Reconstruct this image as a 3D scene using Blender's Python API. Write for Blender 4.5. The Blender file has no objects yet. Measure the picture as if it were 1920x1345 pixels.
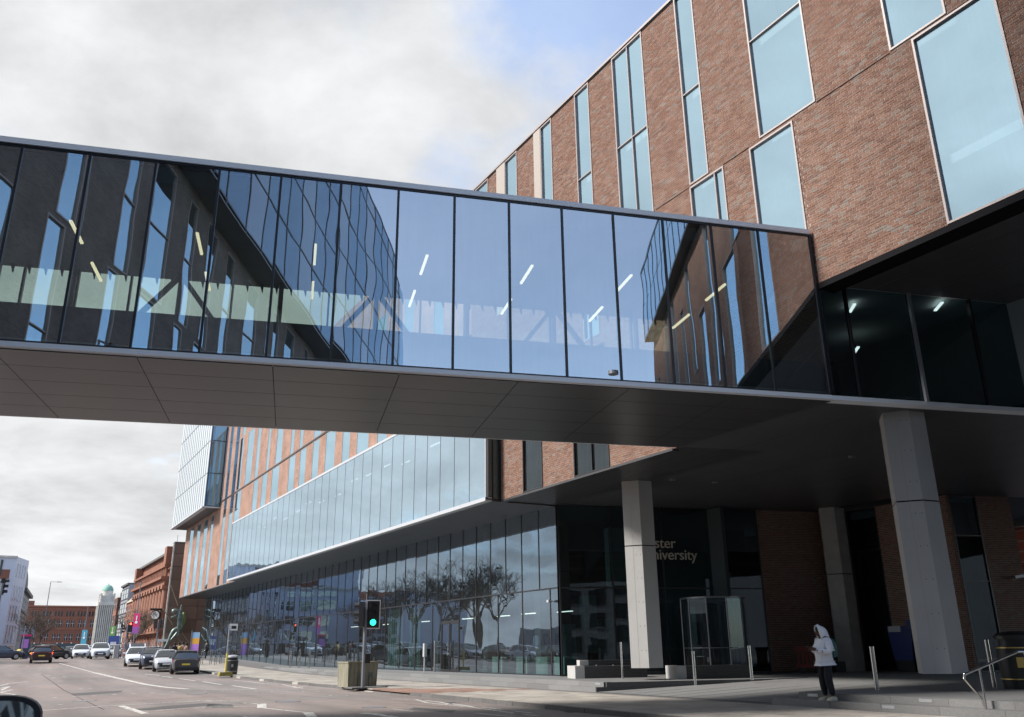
import bpy, bmesh, math, random
from mathutils import Vector, Matrix
random.seed(7)
R = math.radians
scene = bpy.context.scene
COL = scene.collection

# ------------------------------------------------------------------ camera
FPX, PIT, ROLL, AZ, HC = 1591.8, R(18.842), R(.6775), R(30.25), 1.55
_h = Vector((math.sin(AZ), math.cos(AZ), 0)); _r0 = Vector((math.cos(AZ), -math.sin(AZ), 0)); _z = Vector((0, 0, 1))
FW = _h*math.cos(PIT) + _z*math.sin(PIT)
_up0 = -_h*math.sin(PIT) + _z*math.cos(PIT)
RT = _r0*math.cos(ROLL) - _up0*math.sin(ROLL)
UP = _up0*math.cos(ROLL) + _r0*math.sin(ROLL)
cam_d = bpy.data.cameras.new('camera')
cam = bpy.data.objects.new('camera', cam_d); COL.objects.link(cam)
cam_d.sensor_fit = 'HORIZONTAL'; cam_d.sensor_width = 36.0; cam_d.lens = 36.0*FPX/1920.0
cam_d.clip_start = .05; cam_d.clip_end = 3000
cam.matrix_world = Matrix(((RT.x, UP.x, -FW.x, 0), (RT.y, UP.y, -FW.y, 0), (RT.z, UP.z, -FW.z, HC), (0, 0, 0, 1)))
scene.camera = cam

# ------------------------------------------------------------------ world, sun, exposure
SUN_AZ, SUN_EL = -72.0, 42.0            # azimuth from +Y towards +X
wd = bpy.data.worlds.new('World'); scene.world = wd; wd.use_nodes = True
nt = wd.node_tree; nt.nodes.clear()
def N(tree, typ, **kw):
    n = tree.nodes.new(typ)
    for k, v in kw.items():
        if k.startswith('i_'): n.inputs[int(k[2:])].default_value = v
        else: setattr(n, k, v)
    return n
def build_world():
    L = nt.links.new
    out = N(nt, 'ShaderNodeOutputWorld'); bg = N(nt, 'ShaderNodeBackground'); bg.inputs[1].default_value = .115
    sky = N(nt, 'ShaderNodeTexSky'); sky.sky_type = 'NISHITA'; sky.sun_disc = False
    sky.sun_elevation = R(SUN_EL); sky.sun_rotation = R(SUN_AZ); sky.dust_density = .6; sky.ozone_density = 2.2; sky.air_density = 1.0
    tc = N(nt, 'ShaderNodeTexCoord'); sep = N(nt, 'ShaderNodeSeparateXYZ'); L(tc.outputs['Generated'], sep.inputs[0])
    zc = N(nt, 'ShaderNodeMath', operation='MAXIMUM'); L(sep.outputs[2], zc.inputs[0]); zc.inputs[1].default_value = 0.0
    za = N(nt, 'ShaderNodeMath', operation='ADD'); L(zc.outputs[0], za.inputs[0]); za.inputs[1].default_value = .22
    dx = N(nt, 'ShaderNodeMath', operation='DIVIDE'); L(sep.outputs[0], dx.inputs[0]); L(za.outputs[0], dx.inputs[1])
    dy = N(nt, 'ShaderNodeMath', operation='DIVIDE'); L(sep.outputs[1], dy.inputs[0]); L(za.outputs[0], dy.inputs[1])
    cmb = N(nt, 'ShaderNodeCombineXYZ'); L(dx.outputs[0], cmb.inputs[0]); L(dy.outputs[0], cmb.inputs[1]); cmb.inputs[2].default_value = 5.2
    n1 = N(nt, 'ShaderNodeTexNoise'); n1.inputs['Scale'].default_value = 1.25; n1.inputs['Detail'].default_value = 9; n1.inputs['Roughness'].default_value = .56; n1.inputs['Distortion'].default_value = .35
    L(cmb.outputs[0], n1.inputs['Vector'])
    # cover: the front that brings the cloud lies ahead; behind the camera the sky clears, as its mirror image in the glass shows
    front = N(nt, 'ShaderNodeMath', operation='MULTIPLY_ADD'); L(sep.outputs[1], front.inputs[0]); front.inputs[1].default_value = .17; front.inputs[2].default_value = .075
    fr2 = N(nt, 'ShaderNodeMath', operation='MULTIPLY_ADD'); L(sep.outputs[0], fr2.inputs[0]); fr2.inputs[1].default_value = -.06; L(front.outputs[0], fr2.inputs[2])
    cov = N(nt, 'ShaderNodeMath', operation='ADD'); L(n1.outputs[0], cov.inputs[0]); L(fr2.outputs[0], cov.inputs[1])
    ramp = N(nt, 'ShaderNodeMapRange'); ramp.interpolation_type = 'SMOOTHSTEP'; L(cov.outputs[0], ramp.inputs[0]); ramp.inputs[1].default_value = .515; ramp.inputs[2].default_value = .68; ramp.inputs[3].default_value = .33
    n2 = N(nt, 'ShaderNodeTexNoise'); n2.inputs['Scale'].default_value = 2.1; n2.inputs['Detail'].default_value = 8; n2.inputs['Roughness'].default_value = .58; n2.inputs['Distortion'].default_value = .2
    mp = N(nt, 'ShaderNodeMapping'); mp.inputs['Location'].default_value = (3.1, 7.7, 0); L(cmb.outputs[0], mp.inputs[0]); L(mp.outputs[0], n2.inputs['Vector'])
    sh = N(nt, 'ShaderNodeMapRange'); L(n2.outputs[0], sh.inputs[0]); sh.inputs[1].default_value = .33; sh.inputs[2].default_value = .68; sh.inputs[3].default_value = 2.6; sh.inputs[4].default_value = 4.6
    # clouds glow towards the sun behind them
    sv = Vector((math.sin(R(SUN_AZ))*math.cos(R(SUN_EL)), math.cos(R(SUN_AZ))*math.cos(R(SUN_EL)), math.sin(R(SUN_EL))))
    dt = N(nt, 'ShaderNodeVectorMath', operation='DOT_PRODUCT'); L(tc.outputs['Generated'], dt.inputs[0]); dt.inputs[1].default_value = sv
    dm = N(nt, 'ShaderNodeMath', operation='MAXIMUM'); L(dt.outputs['Value'], dm.inputs[0]); dm.inputs[1].default_value = 0
    dp = N(nt, 'ShaderNodeMath', operation='POWER'); L(dm.outputs[0], dp.inputs[0]); dp.inputs[1].default_value = 5
    gl = N(nt, 'ShaderNodeMath', operation='MULTIPLY_ADD'); L(dp.outputs[0], gl.inputs[0]); gl.inputs[1].default_value = 1.6; L(sh.outputs[0], gl.inputs[2])
    hz = N(nt, 'ShaderNodeMath', operation='SUBTRACT'); hz.inputs[0].default_value = 1.0; L(zc.outputs[0], hz.inputs[1])
    hp = N(nt, 'ShaderNodeMath', operation='POWER'); L(hz.outputs[0], hp.inputs[0]); hp.inputs[1].default_value = 5
    g0 = gl; gl = N(nt, 'ShaderNodeMath', operation='MULTIPLY_ADD'); L(hp.outputs[0], gl.inputs[0]); gl.inputs[1].default_value = 1.1; L(g0.outputs[0], gl.inputs[2])
    ccol = N(nt, 'ShaderNodeVectorMath', operation='SCALE'); ccol.inputs[0].default_value = (.97, .985, 1.0); L(gl.outputs[0], ccol.inputs['Scale'])
    skm = N(nt, 'ShaderNodeVectorMath', operation='SCALE'); L(sky.outputs[0], skm.inputs[0]); skm.inputs['Scale'].default_value = 1.7
    mix = N(nt, 'ShaderNodeMix', data_type='RGBA'); L(ramp.outputs[0], mix.inputs[0]); L(skm.outputs[0], mix.inputs[6]); L(ccol.outputs[0], mix.inputs[7])
    L(mix.outputs[2], bg.inputs[0]); L(bg.outputs[0], out.inputs[0])
build_world()
sd = bpy.data.lights.new('sun', 'SUN'); sd.energy = 3.6; sd.angle = R(12); sd.color = (1, .95, .88)
sun = bpy.data.objects.new('sun', sd); COL.objects.link(sun); sun.location = (-30, 60, 80)
sun.rotation_euler = Vector((math.sin(R(SUN_AZ))*math.cos(R(SUN_EL)), math.cos(R(SUN_AZ))*math.cos(R(SUN_EL)), math.sin(R(SUN_EL)))).to_track_quat('Z', 'Y').to_euler()
scene.render.engine = 'CYCLES'
vs = scene.view_settings; vs.view_transform = 'Standard'; vs.look = 'None'; vs.gamma = 1; vs.exposure = 0.9; vs.use_curve_mapping = False

# ------------------------------------------------------------------ photo pixel helpers (directions only)
O = Vector((0, 0, HC))
def ray(x, y): return (FW*FPX + RT*(x-960) - UP*(y-672.5)).normalized()
def onz(x, y, z=0.0):
    d = ray(x, y); return O + d*((z-HC)/d.z)
def onx(x, y, X):
    d = ray(x, y); return O + d*(X/d.x)
def ony(x, y, Y):
    d = ray(x, y); return O + d*(Y/d.y)
def gz(Y):                      # height of the street: level, then a gentle rise
    t = min(1, max(0, (Y-50)/60.0)); return 1.0*t*t*(3-2*t)
def ong(x, y, dz=0.0):          # a pixel on the street surface
    z = dz
    for _ in range(40):
        d = ray(x, y)
        p = O + d*((z-HC)/d.z) if d.z < -1e-4 else O + d*300
        z = .6*z + .4*(gz(p.y)+dz)
    return p
BA = R(106.03); BD = Vector((math.sin(BA), math.cos(BA), 0)); BN = Vector((-BD.y, BD.x, 0))   # along / across the bridge
def bp(b, n, z=0.0): return BD*b + BN*n + Vector((0, 0, z))

# ------------------------------------------------------------------ materials
MATS = {}
def mat(name, col, rough=.6, metal=0.0, var=0.0, vscale=4.0, bump=0.0, bscale=30.0, col2=None, spec=None, emit=None, island=False, coat=0.0):
    if name in MATS: return MATS[name]
    m = bpy.data.materials.new(name); m.use_nodes = True; t = m.node_tree; L = t.links.new
    b = t.nodes['Principled BSDF']; b.inputs['Base Color'].default_value = (*col, 1); b.inputs['Roughness'].default_value = rough; b.inputs['Metallic'].default_value = metal
    if spec is not None: b.inputs['Specular IOR Level'].default_value = spec
    if coat: b.inputs['Coat Weight'].default_value = coat; b.inputs['Coat Roughness'].default_value = .05
    if emit: b.inputs['Emission Color'].default_value = (*emit[0], 1); b.inputs['Emission Strength'].default_value = emit[1]
    if var or bump:
        tc = N(t, 'ShaderNodeNewGeometry')
    if var:
        n = N(t, 'ShaderNodeTexNoise'); n.inputs['Scale'].default_value = vscale; n.inputs['Detail'].default_value = 7; n.inputs['Roughness'].default_value = .62
        L(tc.outputs['Position'], n.inputs['Vector'])
        mr = N(t, 'ShaderNodeMapRange'); mr.inputs[1].default_value = .32; mr.inputs[2].default_value = .68; L(n.outputs[0], mr.inputs[0])
        c2 = col2 if col2 else tuple(c*(1-var) for c in col)
        mx = N(t, 'ShaderNodeMix', data_type='RGBA'); mx.inputs[6].default_value = (*c2, 1); mx.inputs[7].default_value = (*col, 1)
        L(mr.outputs[0], mx.inputs[0]); src = mx.outputs[2]
        if island:
            oi = N(t, 'ShaderNodeObjectInfo'); ge = tc
            ad = N(t, 'ShaderNodeMath', operation='ADD'); L(ge.outputs['Random Per Island'], ad.inputs[0]); L(oi.outputs['Random'], ad.inputs[1])
            fr = N(t, 'ShaderNodeMath', operation='FRACT'); L(ad.outputs[0], fr.inputs[0])
            m2 = N(t, 'ShaderNodeMapRange'); L(fr.outputs[0], m2.inputs[0]); m2.inputs[3].default_value = .82; m2.inputs[4].default_value = 1.15
            sc = N(t, 'ShaderNodeVectorMath', operation='SCALE'); L(src, sc.inputs[0]); L(m2.outputs[0], sc.inputs['Scale']); src = sc.outputs[0]
        L(src, b.inputs['Base Color'])
    if bump:
        n = N(t, 'ShaderNodeTexNoise'); n.inputs['Scale'].default_value = bscale; n.inputs['Detail'].default_value = 6
        L(tc.outputs['Position'], n.inputs['Vector'])
        bm = N(t, 'ShaderNodeBump'); bm.inputs['Strength'].default_value = bump; bm.inputs['Distance'].default_value = .02; L(n.outputs[0], bm.inputs['Height']); L(bm.outputs[0], b.inputs['Normal'])
    MATS[name] = m; return m

def brick_mat(name, cols, island=True):
    m = bpy.data.materials.new(name); m.use_nodes = True; t = m.node_tree; L = t.links.new; b = t.nodes['Principled BSDF']; b.inputs['Roughness'].default_value = .85
    b.inputs['Specular IOR Level'].default_value = .25
    ge = N(t, 'ShaderNodeNewGeometry'); oi = N(t, 'ShaderNodeObjectInfo')
    ad = N(t, 'ShaderNodeMath', operation='ADD'); L(ge.outputs['Random Per Island'], ad.inputs[0]); L(oi.outputs['Random'], ad.inputs[1])
    fr = N(t, 'ShaderNodeMath', operation='FRACT'); L(ad.outputs[0], fr.inputs[0])
    # loose clusters of greyer bricks
    nz = N(t, 'ShaderNodeTexNoise'); nz.inputs['Scale'].default_value = .9; nz.inputs['Detail'].default_value = 3; L(ge.outputs['Position'], nz.inputs['Vector'])
    sh = N(t, 'ShaderNodeMath', operation='MULTIPLY_ADD'); L(nz.outputs[0], sh.inputs[0]); sh.inputs[1].default_value = .4; sh.inputs[2].default_value = -.2
    a2 = N(t, 'ShaderNodeMath', operation='ADD'); L(fr.outputs[0], a2.inputs[0]); L(sh.outputs[0], a2.inputs[1]); a2.use_clamp = True
    rp = N(t, 'ShaderNodeValToRGB'); cr = rp.color_ramp; cr.interpolation = 'LINEAR'
    while len(cr.elements) < len(cols): cr.elements.new(.5)
    for e, (p, c) in zip(cr.elements, cols): e.position = p; e.color = (*c, 1)
    L(a2.outputs[0], rp.inputs[0])
    n2 = N(t, 'ShaderNodeTexNoise'); n2.inputs['Scale'].default_value = 45; n2.inputs['Detail'].default_value = 4; L(ge.outputs['Position'], n2.inputs['Vector'])
    mr = N(t, 'ShaderNodeMapRange'); L(n2.outputs[0], mr.inputs[0]); mr.inputs[1].default_value = .3; mr.inputs[2].default_value = .7; mr.inputs[3].default_value = .8; mr.inputs[4].default_value = 1.15
    sc = N(t, 'ShaderNodeVectorMath', operation='SCALE'); L(rp.outputs[0], sc.inputs[0]); L(mr.outputs[0], sc.inputs['Scale']); L(sc.outputs[0], b.inputs['Base Color'])
    bm = N(t, 'ShaderNodeBump'); bm.inputs['Strength'].default_value = .35; bm.inputs['Distance'].default_value = .01; L(n2.outputs[0], bm.inputs['Height']); L(bm.outputs[0], b.inputs['Normal'])
    MATS[name] = m; return m
RED = [(0, (.15, .084, .064)), (.2, (.178, .096, .070)), (.5, (.20, .106, .076)), (.78, (.215, .122, .09)), (.92, (.19, .135, .112)), (1, (.20, .165, .145))]
brick_mat('brick_red', RED)
mat('mortar', (.40, .34, .30), .9, var=.25, vscale=6)

def brick_tex(name, c1, c2, mo, bw=.225, bh=.075):
    m = bpy.data.materials.new(name); m.use_nodes = True; t = m.node_tree; L = t.links.new; b = t.nodes['Principled BSDF']; b.inputs['Roughness'].default_value = .85
    b.inputs['Specular IOR Level'].default_value = .25
    uv = N(t, 'ShaderNodeUVMap'); br = N(t, 'ShaderNodeTexBrick')
    br.inputs['Scale'].default_value = 1.0; br.inputs['Brick Width'].default_value = bw; br.inputs['Row Height'].default_value = bh; br.inputs['Mortar Size'].default_value = .006
    br.inputs['Color1'].default_value = (*c1, 1); br.inputs['Color2'].default_value = (*c2, 1); br.inputs['Mortar'].default_value = (*mo, 1); br.inputs['Bias'].default_value = -.1
    L(uv.outputs[0], br.inputs['Vector'])
    n = N(t, 'ShaderNodeTexNoise'); n.inputs['Scale'].default_value = .8; n.inputs['Detail'].default_value = 8; L(uv.outputs[0], n.inputs['Vector'])
    mr = N(t, 'ShaderNodeMapRange'); L(n.outputs[0], mr.inputs[0]); mr.inputs[1].default_value = .3; mr.inputs[2].default_value = .7; mr.inputs[3].default_value = .8; mr.inputs[4].default_value = 1.2
    sc = N(t, 'ShaderNodeVectorMath', operation='SCALE'); L(br.outputs[0], sc.inputs[0]); L(mr.outputs[0], sc.inputs['Scale']); L(sc.outputs[0], b.inputs['Base Color'])
    bm = N(t, 'ShaderNodeBump'); bm.inputs['Strength'].default_value = .5; bm.inputs['Distance'].default_value = .01; bm.invert = True; L(br.outputs['Fac'], bm.inputs['Height']); L(bm.outputs[0], b.inputs['Normal'])
    MATS[name] = m; return m
brick_tex('brick_far', (.30, .160, .115), (.21, .12, .09), (.44, .37, .32))
brick_tex('brick_grey', (.17, .15, .14), (.11, .095, .09), (.22, .2, .19))
brick_tex('brick_orange', (.36, .12, .07), (.28, .095, .06), (.35, .25, .2))

def glass(name, r0, refl=(1, 1, 1), trans=(.6, .75, .75), rough=0.0, wave=.02, wscale=.7, tilt=.008, dirt=.06):
    m = bpy.data.materials.new(name); m.use_nodes = True; t = m.node_tree; L = t.links.new; t.nodes.clear()
    out = N(t, 'ShaderNodeOutputMaterial'); mx = N(t, 'ShaderNodeMixShader'); gl = N(t, 'ShaderNodeBsdfGlossy'); tr = N(t, 'ShaderNodeBsdfTransparent')
    gl.inputs[0].default_value = (*refl, 1); gl.inputs['Roughness'].default_value = rough; tr.inputs[0].default_value = (*trans, 1)
    lw = N(t, 'ShaderNodeLayerWeight'); lw.inputs[0].default_value = .5
    pw = N(t, 'ShaderNodeMath', operation='POWER'); L(lw.outputs['Facing'], pw.inputs[0]); pw.inputs[1].default_value = 4.0
    ma = N(t, 'ShaderNodeMath', operation='MULTIPLY_ADD'); L(pw.outputs[0], ma.inputs[0]); ma.inputs[1].default_value = 1-r0; ma.inputs[2].default_value = r0; ma.use_clamp = True
    ge = N(t, 'ShaderNodeNewGeometry'); oi = N(t, 'ShaderNodeObjectInfo')
    n = N(t, 'ShaderNodeTexNoise'); n.noise_dimensions = '4D'; n.inputs['Scale'].default_value = wscale; n.inputs['Detail'].default_value = 1.5; n.inputs['Roughness'].default_value = .4
    L(ge.outputs['Position'], n.inputs['Vector'])
    ws = N(t, 'ShaderNodeMath', operation='MULTIPLY'); L(oi.outputs['Random'], ws.inputs[0]); ws.inputs[1].default_value = 37.0; L(ws.outputs[0], n.inputs['W'])
    bm = N(t, 'ShaderNodeBump'); bm.inputs['Strength'].default_value = 1.0; bm.inputs['Distance'].default_value = wave; L(n.outputs[0], bm.inputs['Height'])
    # every pane sits a hair out of true
    wn = N(t, 'ShaderNodeTexWhiteNoise'); wn.noise_dimensions = '1D'; L(oi.outputs['Random'], wn.inputs['W'])
    sb = N(t, 'ShaderNodeVectorMath', operation='SUBTRACT'); L(wn.outputs['Color'], sb.inputs[0]); sb.inputs[1].default_value = (.5, .5, .5)
    sc = N(t, 'ShaderNodeVectorMath', operation='SCALE'); L(sb.outputs[0], sc.inputs[0]); sc.inputs['Scale'].default_value = tilt
    ad = N(t, 'ShaderNodeVectorMath', operation='ADD'); L(bm.outputs[0], ad.inputs[0]); L(sc.outputs[0], ad.inputs[1])
    nr = N(t, 'ShaderNodeVectorMath', operation='NORMALIZE'); L(ad.outputs[0], nr.inputs[0]); L(nr.outputs[0], gl.inputs['Normal'])
    L(ma.outputs[0], mx.inputs[0]); L(tr.outputs[0], mx.inputs[1]); L(gl.outputs[0], mx.inputs[2])
    # thin film of street dirt in vertical runs
    df = N(t, 'ShaderNodeBsdfDiffuse'); df.inputs[0].default_value = (.42, .41, .39, 1)
    mp = N(t, 'ShaderNodeMapping'); mp.inputs['Scale'].default_value = (5, 5, .35); L(ge.outputs['Position'], mp.inputs[0])
    dn = N(t, 'ShaderNodeTexNoise'); dn.inputs['Scale'].default_value = 1.6; dn.inputs['Detail'].default_value = 6; dn.inputs['Roughness'].default_value = .7; L(mp.outputs[0], dn.inputs['Vector'])
    dr = N(t, 'ShaderNodeMapRange'); L(dn.outputs[0], dr.inputs[0]); dr.inputs[1].default_value = .42; dr.inputs[2].default_value = .8; dr.inputs[3].default_value = dirt*.25; dr.inputs[4].default_value = dirt
    m2 = N(t, 'ShaderNodeMixShader'); L(dr.outputs[0], m2.inputs[0]); L(mx.outputs[0], m2.inputs[1]); L(df.outputs[0], m2.inputs[2]); L(m2.outputs[0], out.inputs[0])
    MATS[name] = m; return m
glass('glass_bridge', .54, (.90, .96, 1.0), (.80, .92, .87), wave=.008, wscale=.5, tilt=.012)
glass('glass_bridge_far', .05, (.9, 1, 1), (.86, 1.0, .93), wave=.0)
glass('glass_upper', .66, (.62, .86, 1.0), (.80, .92, .96), wave=.004)
glass('glass_box', .68, (.70, .88, 1.0), (.30, .42, .46), wave=.008)
glass('glass_ground', .23, (.64, .82, 1.0), (.40, .52, .52), wave=.0045, wscale=.8)
glass('glass_dark', .08, (.6, .75, .85), (.22, .33, .35), wave=.004)
glass('glass_recess', .05, (.6, .75, .85), (.26, .36, .40), wave=.004)
mat('glass_tower', (.50, .56, .60), .25, coat=.8)
glass('glass_far', .3, (.8, .9, 1.0), (.15, .18, .2), wave=.01)
glass('glass_car', .16, (.9, .95, 1.0), (.12, .14, .15), wave=.0, tilt=0, dirt=.02)
mat('frame_light', (.30, .26, .255), .5, metal=.2)
mat('frame_dark', (.018, .018, .022), .35)
mat('aluminium', (.80, .83, .88), .45, metal=.1)
mat('alu_white', (.42, .44, .47), .4)
mat('steel', (.62, .62, .62), .22, metal=1.0)
mat('soffit', (.078, .077, .081), .36, metal=.35, var=.12, vscale=.7)
mat('soffit_deep', (.11, .11, .118), .4, metal=.3, var=.15, vscale=.7)
mat('black_trim', (.010, .010, .012), .9, spec=.1)
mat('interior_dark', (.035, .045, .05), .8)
mat('interior_mid', (.26, .30, .31), .8)
mat('interior_pale', (.72, .76, .76), .8)
mat('interior_wall', (.10, .12, .12), .8, var=.4, vscale=.5)
mat('curtain', (.16, .30, .28), .8, var=.5, vscale=3)
mat('lamp_strip', (.9, .85, .7), .5, emit=((1.0, .86, .58), .9))
mat('lamp_cool', (.9, .9, .85), .5, emit=((1.0, .95, .85), 1.5))
mat('concrete', (.42, .415, .41), .75, var=.08, vscale=1.6, bump=.12, bscale=60)
mat('concrete_b', (.40, .385, .36), .8, var=.2, vscale=2.5, bump=.15, bscale=50)
mat('granite', (.20, .20, .20), .65, var=.25, vscale=30, island=True)
mat('granite_dark_and_shade', (.085, .088, .092), .6, var=.3, vscale=25, island=True)
mat('slab', (.33, .30, .265), .8, var=.16, vscale=9, island=True, bump=.1, bscale=90)
mat('slab_dark', (.16, .16, .16), .75, var=.2, vscale=9, island=True)
mat('slab_red', (.25, .15, .115), .8, var=.2, vscale=14, island=True)
mat('kerb', (.125, .12, .118), .8, var=.3, vscale=12, island=True)
mat('kerb_pale', (.36, .34, .31), .8, var=.2, vscale=12, island=True)
mat('bench_slat', (.045, .046, .05), .55, var=.3, vscale=8)
mat('sandstone', (.27, .115, .075), .85, var=.35, vscale=.9, bump=.2, bscale=8)
mat('sandstone_b', (.33, .155, .105), .85, var=.3, vscale=1.2)
mat('red_brick_far', (.27, .115, .078), .85, var=.3, vscale=.5)
mat('red_stone_trim', (.36, .15, .095), .85, var=.2, vscale=1)
mat('brown_panel', (.185, .118, .088), .5, var=.12, vscale=.6, island=True)
mat('white_stone', (.62, .59, .53), .8, var=.35, vscale=.6)
mat('copper_green', (.22, .42, .34), .7, var=.3, vscale=.8)
mat('white_render', (.55, .58, .66), .6, var=.1, vscale=.4)
mat('grey_render', (.27, .28, .31), .7, var=.15, vscale=.4)
mat('window_dark', (.03, .034, .04), .15)
mat('slate', (.12, .115, .11), .7, var=.2, vscale=2)
mat('tan_roof', (.36, .31, .24), .8)
mat('bronze', (.10, .135, .125), .45, metal=.6, var=.45, vscale=1.6, col2=(.26, .31, .28))
mat('bronze_green', (.17, .23, .09), .5, metal=.4, var=.4, vscale=2)
mat('bark', (.12, .10, .082), .9, var=.3, vscale=8)
mat('twig', (.12, .095, .075), .9)
mat('tyre', (.02, .02, .02), .8)
mat('door_steel', (.16, .16, .17), .4, metal=.7)
mat('asphalt_patch', (.085, .08, .079), .8, var=.35, vscale=25)
mat('rim', (.45, .46, .48), .3, metal=.8)
mat('plate_yellow', (.70, .55, .08), .5)
mat('plate_white', (.75, .75, .72), .5)
mat('tail_off', (.30, .015, .015), .2)
mat('tail_on', (.8, .05, .02), .3, emit=((1, .06, .02), 2.2))
mat('head_lamp', (.75, .78, .82), .12, metal=.4)
mat('black_plastic', (.014, .014, .016), .45)
mat('sig_black', (.02, .02, .024), .5)
mat('sig_white', (.75, .75, .75), .5)
mat('sig_green', (.05, .9, .55), .4, emit=((.02, 1.0, .55), 2.2))
mat('sig_red', (.9, .2, .1), .4, emit=((1, .12, .05), 2.0))
mat('sig_lens', (.03, .03, .035), .2)
mat('grey_pole', (.20, .21, .24), .45, metal=.4)
mat('galv', (.42, .43, .45), .4, metal=.6)
mat('yellow_paint', (.62, .50, .08), .6)
mat('yellow_worn', (.30, .24, .06), .8, var=.4, vscale=9)
mat('blue_plastic', (.02, .035, .16), .4)
mat('red_plastic', (.20, .028, .018), .5)
mat('gold', (.60, .45, .16), .35, metal=.7)
mat('bin_black', (.018, .019, .02), .4)
mat('letters', (.46, .42, .36), .5)
mat('pink', (.62, .03, .16), .6); mat('purple', (.30, .08, .36), .6); mat('green_ban', (.14, .36, .08), .6); mat('cyan_ban', (.06, .36, .52), .6)
mat('blue_board', (.06, .11, .36), .6); mat('orange_ban', (.75, .38, .05), .6); mat('sky_ban', (.25, .42, .62), .6); mat('violet_ban', (.46, .20, .62), .6)
mat('white_print', (.8, .8, .8), .6)
mat('skin', (.10, .055, .038), .6); mat('hoodie', (.80, .83, .90), .85, var=.12, vscale=14, bump=.3, bscale=18); mat('cloth_black', (.014, .015, .022), .9); mat('shoe', (.62, .56, .44), .6)
mat('pack_green', (.02, .09, .085), .7); mat('sleeve_print', (.05, .02, .025), .7)
mat('cloth_a', (.02, .02, .024), .9); mat('cloth_b', (.42, .30, .12), .9); mat('cloth_c', (.16, .09, .07), .9); mat('cloth_d', (.06, .07, .12), .9); mat('hair', (.02, .015, .012), .8)

def planter_mat():
    m = mat('planter', (.30, .28, .22), .85, var=.5, vscale=2.0, col2=(.13, .125, .08), bump=.3, bscale=14)
    t = m.node_tree; L = t.links.new; b = t.nodes['Principled BSDF']
    n = [x for x in t.nodes if x.type == 'TEX_NOISE'][0]
    ge = [x for x in t.nodes if x.type == 'NEW_GEOMETRY'][0]
    mp = N(t, 'ShaderNodeMapping'); mp.inputs['Scale'].default_value = (4.5, 4.5, .5); L(ge.outputs['Position'], mp.inputs[0]); L(mp.outputs[0], n.inputs['Vector'])
planter_mat()
def asphalt():
    m = bpy.data.materials.new('asphalt'); m.use_nodes = True; t = m.node_tree; L = t.links.new; b = t.nodes['Principled BSDF']; b.inputs['Roughness'].default_value = .72
    ge = N(t, 'ShaderNodeNewGeometry')
    def noise(s, d, r=.6, stretch=None, loc=(0, 0, 0)):
        n = N(t, 'ShaderNodeTexNoise'); n.inputs['Scale'].default_value = s; n.inputs['Detail'].default_value = d; n.inputs['Roughness'].default_value = r
        mp = N(t, 'ShaderNodeMapping'); mp.inputs['Location'].default_value = loc
        if stretch: mp.inputs['Scale'].default_value = stretch
        L(ge.outputs['Position'], mp.inputs[0]); L(mp.outputs[0], n.inputs['Vector']); return n
    big = noise(.16, 5); fine = noise(38, 3, .7); track = noise(1.0, 4, .55, (.55, .06, 1)); mid = noise(2.2, 6, .65)
    def mr(n, a, b_, c, d):
        x = N(t, 'ShaderNodeMapRange'); L(n.outputs[0], x.inputs[0])
        for i, v in enumerate((a, b_, c, d)): x.inputs[i+1].default_value = v
        return x.outputs[0]
    mx = N(t, 'ShaderNodeMix', data_type='RGBA'); L(mr(big, .42, .58, 0, 1), mx.inputs[0]); mx.inputs[6].default_value = (.168, .148, .140, 1); mx.inputs[7].default_value = (.200, .158, .144, 1)
    s1 = N(t, 'ShaderNodeVectorMath', operation='SCALE'); L(mx.outputs[2], s1.inputs[0]); L(mr(track, .3, .7, .72, 1.22), s1.inputs['Scale'])
    s2 = N(t, 'ShaderNodeVectorMath', operation='SCALE'); L(s1.outputs[0], s2.inputs[0]); L(mr(fine, .3, .7, .6, 1.4), s2.inputs['Scale'])
    s3 = N(t, 'ShaderNodeVectorMath', operation='SCALE'); L(s2.outputs[0], s3.inputs[0]); L(mr(mid, .3, .7, .86, 1.16), s3.inputs['Scale'])
    L(s3.outputs[0], b.inputs['Base Color'])
    bm = N(t, 'ShaderNodeBump'); bm.inputs['Strength'].default_value = .4; bm.inputs['Distance'].default_value = .01; L(fine.outputs[0], bm.inputs['Height']); L(bm.outputs[0], b.inputs['Normal'])
    MATS['asphalt'] = m
    # worn road paint: paint flaked away to the asphalt colour
    p = bpy.data.materials.new('road_paint'); p.use_nodes = True; t = p.node_tree; L = t.links.new; b = t.nodes['Principled BSDF']; b.inputs['Roughness'].default_value = .6
    ge = N(t, 'ShaderNodeNewGeometry'); n = N(t, 'ShaderNodeTexNoise'); n.inputs['Scale'].default_value = 7; n.inputs['Detail'].default_value = 8; n.inputs['Roughness'].default_value = .75; L(ge.outputs['Position'], n.inputs['Vector'])
    x = N(t, 'ShaderNodeMapRange'); L(n.outputs[0], x.inputs[0]); x.inputs[1].default_value = .40; x.inputs[2].default_value = .56
    mx = N(t, 'ShaderNodeMix', data_type='RGBA'); L(x.outputs[0], mx.inputs[0]); mx.inputs[6].default_value = (.17, .155, .15, 1); mx.inputs[7].default_value = (.62, .60, .56, 1); L(mx.outputs[2], b.inputs['Base Color'])
    MATS['road_paint'] = p
asphalt()
def paint(name, col): return mat(name, col, .3, coat=.6)
for nm, c in (('car_red', (.045, .010, .010)), ('car_white', (.62, .65, .70)), ('car_silver', (.42, .43, .45)), ('car_navy', (.035, .045, .075)), ('car_grey', (.055, .055, .06)), ('car_pale', (.36, .38, .42)), ('car_black', (.012, .012, .014)), ('car_brown', (.10, .045, .03))): paint(nm, c)

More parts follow.
